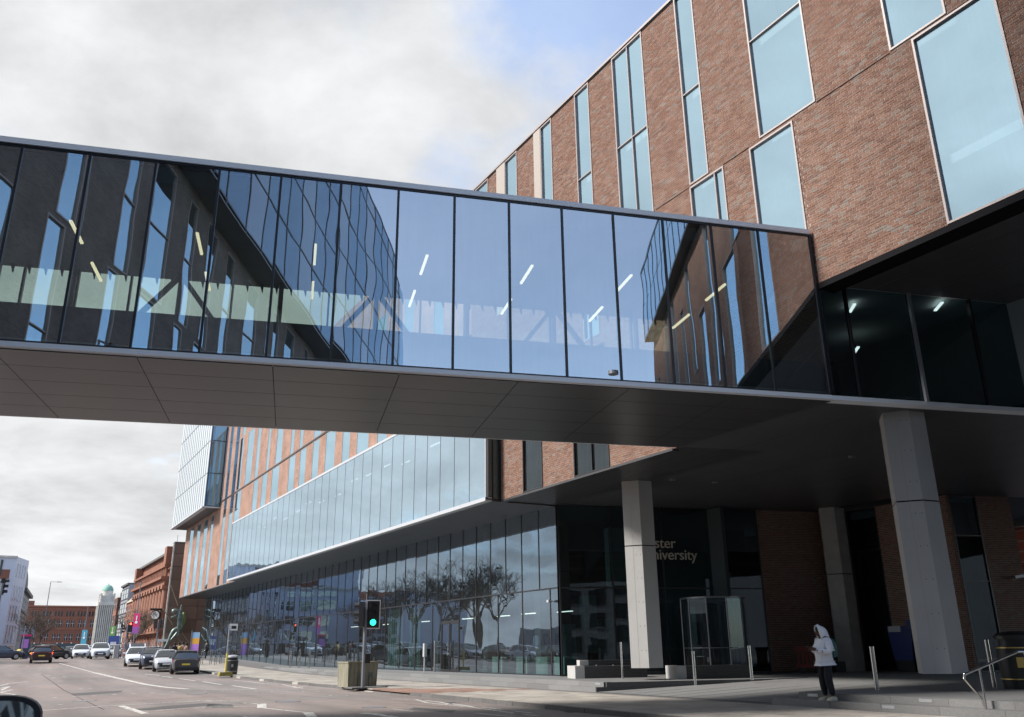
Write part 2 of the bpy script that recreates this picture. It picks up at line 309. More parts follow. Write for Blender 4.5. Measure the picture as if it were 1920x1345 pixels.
# ------------------------------------------------------------------ mesh helpers
class MB:
    def __init__(s): s.v = []; s.f = []; s.uv = []
    def quad(s, a, b, c, d, uv=None):
        i = len(s.v); s.v += [tuple(a), tuple(b), tuple(c), tuple(d)]; s.f.append((i, i+1, i+2, i+3)); s.uv.append(uv or ((0, 0), (1, 0), (1, 1), (0, 1)))
    def poly(s, pts):
        i = len(s.v); s.v += [tuple(p) for p in pts]; s.f.append(tuple(range(i, i+len(pts)))); s.uv.append([(p[0], p[1]) for p in pts])
    def hexa(s, p):      # 8 corners: bottom ring 0-3 (ccw from above), top ring 4-7
        i = len(s.v); s.v += [tuple(q) for q in p]
        for f in ((0, 3, 2, 1), (4, 5, 6, 7), (0, 1, 5, 4), (1, 2, 6, 5), (2, 3, 7, 6), (3, 0, 4, 7)):
            s.f.append(tuple(i+k for k in f)); s.uv.append(((0, 0), (1, 0), (1, 1), (0, 1)))
        return s
    def box(s, x0, y0, z0, x1, y1, z1):
        x0, x1 = min(x0, x1), max(x0, x1); y0, y1 = min(y0, y1), max(y0, y1); z0, z1 = min(z0, z1), max(z0, z1)
        return s.hexa([(x0, y0, z0), (x1, y0, z0), (x1, y1, z0), (x0, y1, z0), (x0, y0, z1), (x1, y0, z1), (x1, y1, z1), (x0, y1, z1)])
    def obox(s, o, U, V, W):   # box at corner o spanned by three vectors (right handed)
        o, U, V, W = map(Vector, (o, U, V, W))
        if U.cross(V).dot(W) < 0: U, V = V, U
        return s.hexa([o, o+U, o+U+V, o+V, o+W, o+U+W, o+U+V+W, o+V+W])
    def bar(s, a, b, w, h, up=(0, 0, 1)):
        a, b = Vector(a), Vector(b); d = (b-a); u = Vector(up)
        sd = d.cross(u)
        if sd.length < 1e-6: sd = d.cross(Vector((1, 0, 0)))
        sd.normalize(); u = sd.cross(d).normalized()
        return s.obox(a - sd*w/2 - u*h/2, sd*w, d, u*h)
    def cyl(s, a, b, r0, r1=None, n=10, cap=True):
        a, b = Vector(a), Vector(b); r1 = r0 if r1 is None else r1; d = (b-a).normalized()
        e = Vector((0, 0, 1)) if abs(d.z) < .9 else Vector((1, 0, 0)); u = d.cross(e).normalized(); w = d.cross(u)
        i = len(s.v)
        for k in range(n):
            t = 2*math.pi*k/n; q = u*math.cos(t) + w*math.sin(t); s.v.append(tuple(a+q*r0)); s.v.append(tuple(b+q*r1))
        for k in range(n):
            j = (k+1) % n; s.f.append((i+2*k, i+2*j, i+2*j+1, i+2*k+1)); s.uv.append(((0, 0), (1, 0), (1, 1), (0, 1)))
        if cap:
            for o_, rev in ((0, True), (1, False)):
                f = [i+2*k+o_ for k in range(n)]; f = f[::-1] if rev else f
                s.f.append(tuple(f)); s.uv.append([(0, 0)]*n)
        return s
    def tube(s, pts, r, n=8):
        for a, b in zip(pts, pts[1:]): s.cyl(a, b, r, n=n)
        return s
    def loft(s, rings, cap=True, closed=True):
        i = len(s.v); m = len(rings[0])
        for rg in rings: s.v += [tuple(p) for p in rg]
        for a in range(len(rings)-1):
            for k in range(m if closed else m-1):
                j = (k+1) % m; s.f.append((i+a*m+k, i+a*m+j, i+(a+1)*m+j, i+(a+1)*m+k)); s.uv.append(((0, 0), (1, 0), (1, 1), (0, 1)))
        if cap:
            s.f.append(tuple(i+k for k in range(m))[::-1]); s.uv.append([(0, 0)]*m)
            q = i+(len(rings)-1)*m; s.f.append(tuple(q+k for k in range(m))); s.uv.append([(0, 0)]*m)
        return s
    def sphere(s, c, rx, ry=None, rz=None, nu=12, nv=8, v0=-90, v1=90):
        ry = rx if ry is None else ry; rz = rx if rz is None else rz; rings = []
        for a in range(nv+1):
            t = R(v0 + (v1-v0)*a/nv); rings.append([(c[0]+rx*math.cos(t)*math.cos(2*math.pi*k/nu), c[1]+ry*math.cos(t)*math.sin(2*math.pi*k/nu), c[2]+rz*math.sin(t)) for k in range(nu)])
        return s.loft(rings, cap=False)
    def mesh(s, name, m, smooth=False, fixn=False):
        me = bpy.data.meshes.new(name); me.from_pydata(s.v, [], s.f); me.uv_layers.new(name='UVMap')
        flat = []
        for u, f in zip(s.uv, s.f):
            u = list(u)
            if len(u) != len(f): u = [(0, 0)]*len(f)
            for c in u: flat += [c[0], c[1]]
        me.uv_layers[0].data.foreach_set('uv', flat)
        me.materials.append(MATS[m] if isinstance(m, str) else m)
        if fixn:
            bm = bmesh.new(); bm.from_mesh(me); bmesh.ops.remove_doubles(bm, verts=bm.verts, dist=1e-5); bmesh.ops.recalc_face_normals(bm, faces=bm.faces); bm.to_mesh(me); bm.free()
        if smooth:
            me.polygons.foreach_set('use_smooth', [True]*len(me.polygons))
            try: me.set_sharp_from_angle(angle=R(38))
            except Exception: pass
        me.update(); return me

def wm(o):
    m = o.matrix_basis.copy() if o.parent is None else wm(o.parent) @ o.matrix_parent_inverse @ o.matrix_basis
    return m
def link(o, parent=None, world=True):
    COL.objects.link(o)
    if parent is not None:
        o.parent = parent
        if world: o.matrix_parent_inverse = wm(parent).inverted()
    return o
SPLIT = {'mullion', 'glazing_mullion', 'soffit_edge', 'movement_joint', 'floor_slab', 'inner_column', 'ceiling_light', 'desk', 'partition', 'downlight', 'truss', 'drum_post', 'glazing_fin', 'glazing_trim', 'top_trim', 'bottom_trim', 'glazing_edge', 'leaf', 'inner_wall', 'pilaster', 'baluster', 'rib', 'bench_slat', 'baffle', 'paving_joint', 'corner_block', 'pinnacle', 'foot', 'leg', 'cornice', 'string_course', 'strap'}
def pieces(mb):
    par = list(range(len(mb.v)))
    def find(a):
        while par[a] != a: par[a] = par[par[a]]; a = par[a]
        return a
    for f in mb.f:
        r = find(f[0])
        for k in f[1:]: par[find(k)] = r
    groups = {}
    for f, u in zip(mb.f, mb.uv): groups.setdefault(find(f[0]), []).append((f, u))
    out = []
    for g in groups.values():
        q = MB(); idx = {}
        for f, u in g:
            for k in f:
                if k not in idx: idx[k] = len(q.v); q.v.append(mb.v[k])
            q.f.append(tuple(idx[k] for k in f)); q.uv.append(u)
        out.append(q)
    return out
def obj(name, mb, m, parent=None, smooth=False, world=True, fixn=False):
    if name in SPLIT and isinstance(mb, MB) and parent is not None:
        ps = pieces(mb)
        if len(ps) > 1: return [obj(name, q, m, parent, smooth, world, fixn) for q in ps][0]
    me = mb if isinstance(mb, bpy.types.Mesh) else mb.mesh(name, m, smooth, fixn)
    return link(bpy.data.objects.new(name, me), parent, world)
def thing(name, label, cat, loc=(0, 0, 0), rz=0.0, group=None):
    o = bpy.data.objects.new(name, None); o.empty_display_size = .3; o.location = loc; o.rotation_euler = (0, 0, rz); COL.objects.link(o)
    return tag(o, label, cat, group)
def tag(o, label, cat, group=None):
    o['label'] = label; o['category'] = cat
    if group: o['group'] = group
    return o
def struct(name, mb, m, smooth=False):
    o = obj(name, mb, m, None, smooth); o['kind'] = 'structure'; return o
def stuff(o): o['kind'] = 'stuff'; return o

def rects_minus(u0, u1, z0, z1, holes):
    """the rectangle without the holes, cut in bands"""
    zs = sorted({z0, z1} | {max(z0, min(z1, h[2])) for h in holes} | {max(z0, min(z1, h[3])) for h in holes}); out = []
    for a, b in zip(zs, zs[1:]):
        if b-a < 1e-4: continue
        m = (a+b)/2; iv = sorted((h[0], h[1]) for h in holes if h[2] < m < h[3]); c = u0
        for p, q in iv:
            if p > c: out.append((c, min(p, u1), a, b))
            c = max(c, q)
        if c < u1: out.append((c, u1, a, b))
    return [r for r in out if r[1]-r[0] > 1e-4]

class Plane:
    """a vertical wall plane: o + u*U + z, outward normal Nn"""
    def __init__(s, o, U, Nn): s.o = Vector(o); s.U = Vector(U).normalized(); s.N = Vector(Nn).normalized()
    def p(s, u, z, d=0.0): return s.o + s.U*u + Vector((0, 0, z)) + s.N*d
    def quad(s, mb, u0, u1, z0, z1, d=0.0):
        pts = [s.p(u0, z0, d), s.p(u1, z0, d), s.p(u1, z1, d), s.p(u0, z1, d)]; uv = [(u0, z0), (u1, z0), (u1, z1), (u0, z1)]
        if (pts[1]-pts[0]).cross(pts[3]-pts[0]).dot(s.N) < 0: pts.reverse(); uv.reverse()
        mb.quad(*pts, uv=uv)
    def box(s, mb, u0, u1, z0, z1, d0, d1): mb.obox(s.p(u0, z0, d0), s.U*(u1-u0), s.N*(d1-d0), (0, 0, z1-z0))

def wall_quads(pl, u0, u1, z0, z1, holes, d=0.0, thick=None):
    mb = MB()
    for r in rects_minus(u0, u1, z0, z1, holes):
        pl.quad(mb, *r, d)
    return mb

BL, BH, MJ = .228, .077, .015
def bricks(pl, u0, u1, z0, z1, holes, parent, mtl='brick_red', nsingle=0, near=None, seed=1, bond=True):
    """real bricks: one joined mesh, the nsingle largest-showing ones as objects of their own"""
    rng = random.Random(seed); lst = []; k = 0; z = z0
    while z < z1-.02:
        zt = min(z+BH-MJ, z1); zm = (z+zt)/2; off = (k % 2)*BL/2 + (0 if k % 4 < 2 else .03)
        iv = sorted((h[0], h[1]) for h in holes if h[2] < zm < h[3]); spans = []; c = u0
        for p, q in iv:
            if p > c: spans.append((c, min(p, u1)))
            c = max(c, q)
        if c < u1: spans.append((c, u1))
        for a, b in spans:
            j = math.floor((a-off)/BL); 
            while j*BL+off < b:
                x0 = max(a, j*BL+off); x1 = min(b, (j+1)*BL+off-MJ)
                if x1-x0 > .03: lst.append((x0, x1, z, zt, x1-x0 > BL-MJ-.001 and zt-z > BH-MJ-.001))
                j += 1
        z += BH; k += 1
    single = set()
    if nsingle:
        full = [i for i, b in enumerate(lst) if b[4]]
        full.sort(key=lambda i: (pl.p((lst[i][0]+lst[i][1])/2, lst[i][2])-Vector(near)).length); single = set(full[:nsingle])
    v = []; f = []
    D = .03
    for i, (a, b, c, d, _) in enumerate(lst):
        if i in single: continue
        e = rng.uniform(-.004, .004); n = len(v)
        for (uu, zz) in ((a, c), (b, c), (b, d), (a, d)): v.append(tuple(pl.p(uu, zz, e)))
        for (uu, zz) in ((a, c), (b, c), (b, d), (a, d)): v.append(tuple(pl.p(uu, zz, -D)))
        f += [(n, n+1, n+2, n+3), (n+1, n, n+4, n+5), (n+2, n+1, n+5, n+6), (n+3, n+2, n+6, n+7), (n, n+3, n+7, n+4)]
    if (pl.p(1, 0)-pl.p(0, 0)).cross(Vector((0, 0, 1))).dot(pl.N) < 0: f = [q[::-1] for q in f]
    me = bpy.data.meshes.new('bricks'); me.from_pydata(v, [], f); me.materials.append(MATS[mtl]); me.update()
    stuff(link(bpy.data.objects.new('bricks', me), parent))
    if single:
        mb = MB(); mb.obox(-pl.U*(BL-MJ)/2 - pl.N*D, pl.U*(BL-MJ), pl.N*D, (0, 0, BH-MJ)); bme = mb.mesh('brick', mtl)
        inv = wm(parent).inverted()
        for i in single:
            a, b, c, d, _ = lst[i]; o = bpy.data.objects.new('brick', bme); COL.objects.link(o); o.parent = parent; o.matrix_parent_inverse = inv
            o.location = pl.p((a+b)/2, c, rng.uniform(-.004, .004))

def window(pl, u0, u1, z0, z1, parent, gm='glass_upper', fm='frame_light', fw=.055, proud=.03, deep=.05, mull=(), trans=(), name='window', sill=False):
    """frame part with its panes as sub-parts"""
    fb = MB()
    us = [u0] + sorted(mull) + [u1]; zs = [z0] + sorted(trans) + [z1]
    pl.box(fb, u0, u0+fw, z0, z1, -.16, proud); pl.box(fb, u1-fw, u1, z0, z1, -.16, proud)
    pl.box(fb, u0+fw, u1-fw, z0, z0+fw, -.16, proud-.003); pl.box(fb, u0+fw, u1-fw, z1-fw, z1, -.16, proud-.003)
    for m in mull: pl.box(fb, m-fw*.35, m+fw*.35, z0+fw, z1-fw, -.14, proud-.012)
    for t in trans: pl.box(fb, u0+fw, u1-fw, t-fw*.35, t+fw*.35, -.14, proud-.016)
    w = obj(name, fb, fm, parent)
    for a, b in zip(us, us[1:]):
        for c, d in zip(zs, zs[1:]):
            pb = MB(); e0 = fw if a == u0 else fw*.35; e1 = fw if b == u1 else fw*.35; g0 = fw if c == z0 else fw*.35; g1 = fw if d == z1 else fw*.35
            pl.quad(pb, a+e0*.9, b-e1*.9, c+g0*.9, d-g1*.9, -deep); obj('pane', pb, gm, w)
    return w

def beads(mb, pl, u0, u1, z0, z1, d0, d1, w): pl.box(mb, u0-w/2, u0+w/2, z0, z1, d0, d1)

# ================================================================== GROUND
def strip(x0, x1, ys, zf, flip=False):
    mb = MB()
    for a, b in zip(ys, ys[1:]): mb.quad((x0, a, zf(a)), (x1, a, zf(a)), (x1, b, zf(b)), (x0, b, zf(b)))
    return mb
YS = [-400, -120, -60, -20, 0, 20, 40, 50] + [50+5*i for i in range(1, 13)] + [140, 200, 320, 700, 1500]
def grid(xs, ys, zf):
    mb = MB(); n = len(xs)
    mb.v = [(x, y, zf(y)) for y in ys for x in xs]
    for j in range(len(ys)-1):
        for i in range(n-1): mb.f.append((j*n+i, j*n+i+1, (j+1)*n+i+1, (j+1)*n+i)); mb.uv.append(((0, 0), (1, 0), (1, 1), (0, 1)))
    return mb
struct('ground', grid([-900, -200, -60, -20, 20, 60, 200, 900], YS, lambda y: gz(y)-.03), 'asphalt', True)
ROAD_X0, KX = -3.2, 13.05
struct('road', grid([ROAD_X0, 0, 4, 8, KX+.02], YS[1:-1], gz), 'asphalt', True)
PAVE = .115
def pave_z(y): return gz(y)+PAVE
# right pavement: a bedding sheet under the slabs, kerb stones, then the slabs one by one
struct('pavement_bed', grid([KX+.1, 16, 20.9, 60], [-40, -10, 10, 30, 50]+[50+5*i for i in range(1, 13)]+[118, 140], lambda y: pave_z(y)-.012), 'kerb')
pav = obj('pavement', strip(KX+.1, KX+.14, [10, 118], lambda y: pave_z(10)-.02), 'kerb'); pav['kind'] = 'structure'
rng = random.Random(3)
kerb_me = {}
for nm, mt_ in (('kerb', 'kerb'), ('kerb_pale', 'kerb_pale')):
    mb = MB(); mb.hexa([(-.07, 0, -.25), (.08, 0, -.25), (.08, .892, -.25), (-.07, .892, -.25), (-.055, 0, 0), (.08, 0, 0), (.08, .892, 0), (-.055, .892, 0)]); kerb_me[nm] = mb.mesh('kerb_stone', mt_)
kerb = obj('kerb', strip(KX+.04, KX+.06, [-30, 118], lambda y: -.02), 'kerb'); kerb['kind'] = 'structure'
y = -29.7
while y < 117:
    drop = .085 if 28.9 < y < 36 else 0.0
    o = link(bpy.data.objects.new('kerb_stone', kerb_me['kerb_pale' if rng.random() < .10 else 'kerb']), kerb)
    o.location = (KX + (rng.uniform(-.008, .008)), y, gz(y+.45)+PAVE-.005-drop+rng.uniform(-.004, .004)); o.rotation_euler = (math.atan2(gz(y+.9)-gz(y), .9), 0, 0)
    y += .9
# slabs: the 300 that show largest as objects, the rest joined
SX, SY = .60, .90
sl = MB(); sl.box(-SX/2+.004, -SY/2+.004, -.05, SX/2-.004, SY/2-.004, 0)
slab_me = {m_: sl.mesh('paving_slab', m_) for m_ in ('slab', 'slab_red', 'slab_dark')}
cand = []
j = 0; yy = 9.0
while yy < 100:
    i = 0; xx = KX+.1+SX/2
    while xx+SX/2 < 17.95:
        yo = yy + (SY/2 if i % 2 else 0)
        cand.append((math.hypot(xx, yo), xx, yo)); i += 1; xx += SX
    yy += SY; j += 1
cand.sort()
rest = MB()
for k, (d_, x_, y_) in enumerate(cand):
    m_ = 'slab_red' if (y_ > 28.6 and y_ < 34.5 and x_ < 13.05 + (34.5-y_)*.75) else 'slab'
    z_ = pave_z(y_) + rng.uniform(-.003, .003)
    if k < 300:
        o = link(bpy.data.objects.new('paving_slab', slab_me[m_]), pav); o.location = (x_, y_, z_); o.rotation_euler = (rng.uniform(-.002, .002), rng.uniform(-.002, .002), 0)
    else:
        z2 = pave_z(y_-SY/2); z3 = pave_z(y_+SY/2); a, b = x_-SX/2+.004, x_+SX/2-.004; c, d = y_-SY/2+.004, y_+SY/2-.004
        rest.quad((a, c, z2+z_-pave_z(y_)), (b, c, z2+z_-pave_z(y_)), (b, d, z3+z_-pave_z(y_)), (a, d, z3+z_-pave_z(y_)))
stuff(obj('paving_slabs', rest, 'slab', pav))
# left pavement (out of the frame, but the glass mirrors it)
struct('pavement_left', grid([-60, -20, -6.5, ROAD_X0-.15], [-120, -60, 0, 50]+[50+5*i for i in range(1, 13)]+[140], lambda y: pave_z(y)), 'slab')
struct('kerb_left', grid([ROAD_X0-.15, ROAD_X0], [-120, -60, 0, 50]+[50+5*i for i in range(1, 13)]+[140], lambda y: pave_z(y)-.004), 'kerb')

# plinth, two granite steps in front of it, and the ramp between
PZ = .41
pl_ = MB()
E0 = Vector((20.85, 31.9, 0)); ED = BD                       # entrance wall line, parallel to the bridge
ramp_a = Vector((18.2, 25.4, 0))
def onE(x): return E0.y + (x-E0.x)*ED.y/ED.x
pl_.poly([(18.55, 25.25, PZ), (24.6, 23.5, PZ), (60, 23.5, PZ), (60, 118, PZ), (18.55, 118, PZ)])
pl_.poly([(26, 9, PZ-.004), (60, 9, PZ-.004), (60, 23.5, PZ-.004), (26, 23.5, PZ-.004)])
pl_.poly([(18.35, 2, PZ), (26, 2, PZ), (26, 16.6, PZ), (18.35, 16.6, PZ)])
pl_.quad((18.35, 16.6, PZ), (26, 16.6, PZ), (26, 16.6, 0), (18.35, 16.6, 0)); pl_.quad((18.55, 25.25, 0), (24.6, 23.5, 0), (24.6, 23.5, PZ), (18.55, 25.25, PZ))
struct('plinth', pl_, 'slab_dark')
rm = MB(); rm.poly([(17.95, 16.6, PAVE), (26, 16.6, PZ-.004), (26, 23.2, PZ-.004), (24.6, 23.55, PZ-.03), (17.95, 25.6, PAVE)]); struct('ramp', rm, 'slab_dark')
jt = MB()
for k in range(9):
    y0 = 17.2 + .9*k; x1 = min(26, 24.6-(y0-23.5)*3.4) if y0 > 23.5 else 26
    z1 = PAVE + (PZ-.004-PAVE)*(x1-17.95)/8.05
    jt.bar((18.0, y0, PAVE+.004), (x1, y0, z1+.006), .012, .004)
obj('paving_joint', jt, 'granite_dark_and_shade', bpy.data.objects['ramp'])
st_ = thing('granite_steps', 'long pale granite steps running along the glazed front to the first column', 'steps', (18.3, 40, 0))
def step_block(par, x0, x1, y0, y1, z0, z1, m_='granite'):
    mb = MB(); mb.box(x0, y0+.003, z0, x1, y1-.003, z1); return obj('step_stone', mb, m_, par)
y = 25.4
while y < 70:
    e = min(y+1.5, 70)
    step_block(st_, 17.95, 18.40, y, e, .0, .26+rng.uniform(-.002, .002)); step_block(st_, 18.30, 18.62, y, e, .262, PZ+.003+rng.uniform(-.002, .002)); y = e
st2 = thing('granite_steps', 'short flight of dark granite steps under the young person and the handrail', 'steps', (17.8, 12, 0))
y = 2.2
while y < 16.9:
    e = min(y+1.45, 17.1); e2 = min(y+1.45, 16.5)
    step_block(st2, 17.62, 18.06, y, e, .0, .26+rng.uniform(-.002, .002), 'granite')
    if e2 > y: step_block(st2, 17.98, 18.38, y, e2, .262, PZ+.003, 'granite')
    y += 1.45
for (yy, x_, z_) in ((16.05, 17.98, .30), (12.9, 17.98, .30), (13.6, 17.62, .15), (25.75, 18.30, .30)):
    mb = MB(); mb.box(x_-.006, yy-.16, z_+.02, x_, yy+.16, z_+.085); obj('step_light', mb, 'galv', st2 if yy < 20 else st_)
# side faces of the steps, along the ramp, shade painted in as darker granite
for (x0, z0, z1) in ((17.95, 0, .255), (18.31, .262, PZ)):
    a = Vector((x0, 25.40-(x0-17.95)*.28, 0)); mb = MB(); mb.obox(a+Vector((0, -.05, z0)), ED*6.3, (0, .05, 0), (0, 0, z1-z0)); obj('step_side', mb, 'granite_dark_and_shade', st_)

# ---- road markings: each mark its own thin sheet on the asphalt
mk = None
def line(pts, w, name='road_marking', dz=.004, src=None):
    P = [ong(*p) for p in pts]; mb = MB()
    for a, b in zip(P, P[1:]):
        d = Vector((b.x-a.x, b.y-a.y, 0)); n_ = Vector((-d.y, d.x, 0)).normalized()*w/2
        mb.quad(*[Vector((q.x, q.y, gz(q.y)+dz)) for q in (a-n_, b-n_, b+n_, a+n_)])
    o = obj(name, mb, 'road_paint', mk_root)
    return o
mk_root = obj('road_markings', MB().box(4, 30, -.02, 4.01, 30.01, -.015), 'road_paint'); mk_root['kind'] = 'structure'
zA = lambda x, y: (380+x/6, 1220+y/6)
zB = lambda x, y: (660+x/6, 1220+y/6)
zC = lambda x, y: (960+x/6, 1220+y/6)
z1_ = lambda x, y: (x*.25655, 1000+y*.25655)
def ml(f, pts, w): line([f(*p) for p in pts], w)
ml(z1_, [(262, 1300), (520, 1281), (780, 1262), (880, 1257), (1200, 1240), (1470, 1225), (1640, 1227), (1790, 1244)], .13)
ml(z1_, [(885, 1262), (975, 1292), (1060, 1320)], .22)
ml(z1_, [(1062, 1302), (1330, 1283), (1600, 1270), (1871, 1264)], .10)
ml(z1_, [(430, 950), (560, 985), (690, 1020)], .14)
ml(z1_, [(690, 1020), (860, 1060), (1060, 1105), (1200, 1125), (1370, 1140)], .30)
ml(z1_, [(1370, 1140), (1600, 1140), (1871, 1140)], .12)
for a, b in (((1310, 1063), (1430, 1080)), ((1480, 1085), (1620, 1107)), ((1700, 1115), (1871, 1140)), ((1060, 1030), (1170, 1040)), ((1185, 1046), (1260, 1055)), ((870, 985), (940, 992))): ml(z1_, [a, b], .16)
ml(z1_, [(0, 1115), (60, 1100), (205, 1084)], .12)
ml(z1_, [(0, 1135), (72, 1120), (10, 1148), (90, 1145), (0, 1165), (112, 1180), (20, 1192)], .12)
for p in ((205, 972), (290, 1002), (350, 1040), (392, 1058), (440, 1080), (503, 1105), (587, 1138), (660, 1138),
          (240, 1213), (402, 1202), (547, 1195), (687, 1190), (835, 1180), (975, 1172), (1115, 1167), (1265, 1160), (442, 1253), (592, 1242), (360, 988), (470, 1050)):
    ml(z1_, [(p[0]-13, p[1]+1), (p[0]+13, p[1]-1)], .17)
for p in ((30, 458), (230, 458), (410, 458), (600, 460), (775, 460), (945, 460), (1130, 460), (1295, 460), (285, 325), (485, 347), (730, 372), (945, 362), (1435, 508), (1625, 510), (600, 320)):
    ml(zA, [(p[0]-15, p[1]+1), (p[0]+15, p[1])], .16)
ml(zA, [(0, 437), (600, 437), (1330, 437)], .09)
ml(zA, [(330, 332), (520, 350), (700, 375), (900, 383), (1060, 420)], .10); ml(zA, [(1080, 408), (1260, 392)], .10); ml(zA, [(1000, 402), (1130, 425)], .1)
ml(zA, [(0, 577), (230, 570), (480, 597)], .11); ml(zA, [(310, 568), (410, 567)], .08); ml(zA, [(550, 598), (645, 604)], .12); ml(zA, [(665, 600), (664, 648)], .27)
ml(zA, [(680, 648), (900, 670), (1150, 697)], .13); ml(zA, [(1185, 697), (1230, 750)], .26); ml(zA, [(455, 748), (640, 750)], .14)
ml(zB, [(115, 706), (230, 712), (470, 750)], .26)
ml(zB, [(445, 548), (710, 548)], .10); ml(zB, [(720, 552), (850, 590), (1090, 614), (1290, 632), (1580, 672), (1920, 718)], .11)
ml(zB, [(820, 563), (1000, 583), (1090, 605)], .11); ml(zB, [(1120, 598), (1370, 635)], .11); ml(zB, [(1460, 638), (1690, 662)], .11); ml(zB, [(460, 658), (560, 672), (695, 688)], .11); ml(zB, [(1380, 705), (1800, 745)], .12)
ml(zC, [(170, 625), (640, 665), (1380, 748)], .12); ml(zC, [(0, 680), (230, 705)], .1); ml(zC, [(0, 705), (320, 738)], .1)

# repairs, seams, covers and small litter on the road
def patch(pts, name='road_patch', m_='asphalt_patch', dz=.0025):
    q = MB(); P = [ong(*p) for p in pts]; q.poly([(p.x, p.y, gz(p.y)+dz) for p in P])
    if (P[1]-P[0]).cross(P[2]-P[0]).z < 0: q.f = [f[::-1] for f in q.f]
    return obj(name, q, m_, bpy.data.objects['road'])
patch([z1_(940, 1290), z1_(1230, 1262), z1_(1500, 1242), z1_(1640, 1250), z1_(1330, 1276), z1_(1090, 1296)])
patch([z1_(510, 1172), z1_(900, 1150), z1_(880, 1164), z1_(560, 1188)])
patch([zA(60, 610), zA(330, 606), zA(360, 640), zA(20, 648)]); patch([zB(700, 640), zB(1180, 672), zB(1120, 700), zB(640, 662)])
def seam(pts, w=.025):
    P = [ong(*p) for p in pts]; mb = MB()
    for a, b in zip(P, P[1:]):
        d = Vector((b.x-a.x, b.y-a.y, 0)); n_ = Vector((-d.y, d.x, 0)).normalized()*w/2
        mb.quad(*[Vector((q.x, q.y, gz(q.y)+.003)) for q in (a-n_, b-n_, b+n_, a+n_)])
    obj('tar_seam', mb, 'black_trim', bpy.data.objects['road'])
seam([z1_(205, 1085), z1_(380, 1076), z1_(520, 1070), z1_(700, 1064), z1_(860, 1056)]); seam([z1_(300, 1030), z1_(380, 1085), z1_(470, 1150), z1_(600, 1215), z1_(760, 1290)], .025)
seam([zA(0, 520), zA(500, 505), zA(1100, 512), zA(1700, 560), zA(1900, 575)]); seam([z1_(800, 1236), z1_(1200, 1215), z1_(1500, 1200), z1_(1871, 1190)], .04); seam([zB(0, 606), zB(600, 602), zB(1100, 640)], .03)
for (f, x, y, r) in ((z1_, 620, 1225, .33), (z1_, 1440, 1175, .33), (zA, 960, 575, .35), (zB, 250, 640, .3)):
    p = ong(*f(x, y)); q = MB(); q.cyl((p.x, p.y, gz(p.y)-.02), (p.x, p.y, gz(p.y)+.004), r, n=20); c = obj('manhole_cover', q, 'grey_pole', bpy.data.objects['road'])
    q = MB(); q.cyl((p.x, p.y, gz(p.y)-.02), (p.x, p.y, gz(p.y)+.0028), r*1.2, n=20); obj('cover_frame', q, 'asphalt_patch', c)
for (f, x, y) in ((zB, 1180, 588), (zC, 700, 690)):
    p = ong(*f(x, y)); q = MB(); q.box(p.x-.35, p.y-.22, -.02, p.x-.02, p.y+.22, .004); g = obj('gully_grate', q, 'grey_pole', bpy.data.objects['road'])
    for k in range(5): q = MB(); q.box(p.x-.31, p.y-.18+.08*k, .004, p.x-.06, p.y-.15+.08*k, .006); obj('grate_slot', q, 'black_trim', g)

# ================================================================== UNIVERSITY BUILDING
XP, XB, XG = 18.10, 17.35, 20.85          # brick plane, projecting glass box, ground floor glass
ZS, ZO, ZR = 7.62, 10.94, 24.20           # soffit, underside of the near overhang, roof
YB = 14.30                                # where the bridge meets the brick
uni = thing('university_building', 'large red brick university building with tall windows and glazed ground floor', 'building', (25, 45, 0))
PF = Plane((XP, 0, 0), (0, 1, 0), (-1, 0, 0))
# windows of the near upper block: (y0, y1, z0, z1, mullions, transoms)
J1, J2 = 16.28, 19.93
WN = [(33.24, 34.6, J2, ZR-.06, (), ()), (30.34, 31.50, J2, ZR-.06, (), ()), (27.28, 28.22, J1, ZR-.06, (), (J2,)), (24.38, 25.42, 12.8, ZR-.06, (), (J2, J1)),
      (20.80, 22.72, 12.8, ZR-.06, (21.74,), (J2, J1)), (17.95, 18.88, 16.36, ZR-.06, (), (J2,)), (17.29, 18.90, 12.8, 16.28, (17.72,), ()), (20.07, 21.0-.22, 12.8, 12.81, (), ()),
      (13.50, 15.68, 16.36, ZR-.06, (), (J2,)), (14.39, 16.14, 12.4, 16.25, (), ()), (9.40, 11.02, 16.36, ZR-.06, (), (J2,)), (8.22, 10.40, ZO+.02, 16.28, (), ()),
      (5.2, 6.6, 16.36, 20.0, (), ()), (3.4, 5.6, ZO+.02, 16.28, (), ()), (1.2, 2.2, 12, 19.6, (), ()), (-1.2, .2, ZO+.02, 16.2, (), ()), (-3.4, -2.4, 14, 19.6, (), ()), (-5.6, -4.6, ZO+.02, 18, (), ()), (-8.2, -7.2, 12, 19.6, (), ()), (-11, -10, ZO+.02, 19.6, (), ()), (-13.6, -12.8, ZO+.02, 17, (), ())]
WN = [w for w in WN if w[3]-w[2] > .1]
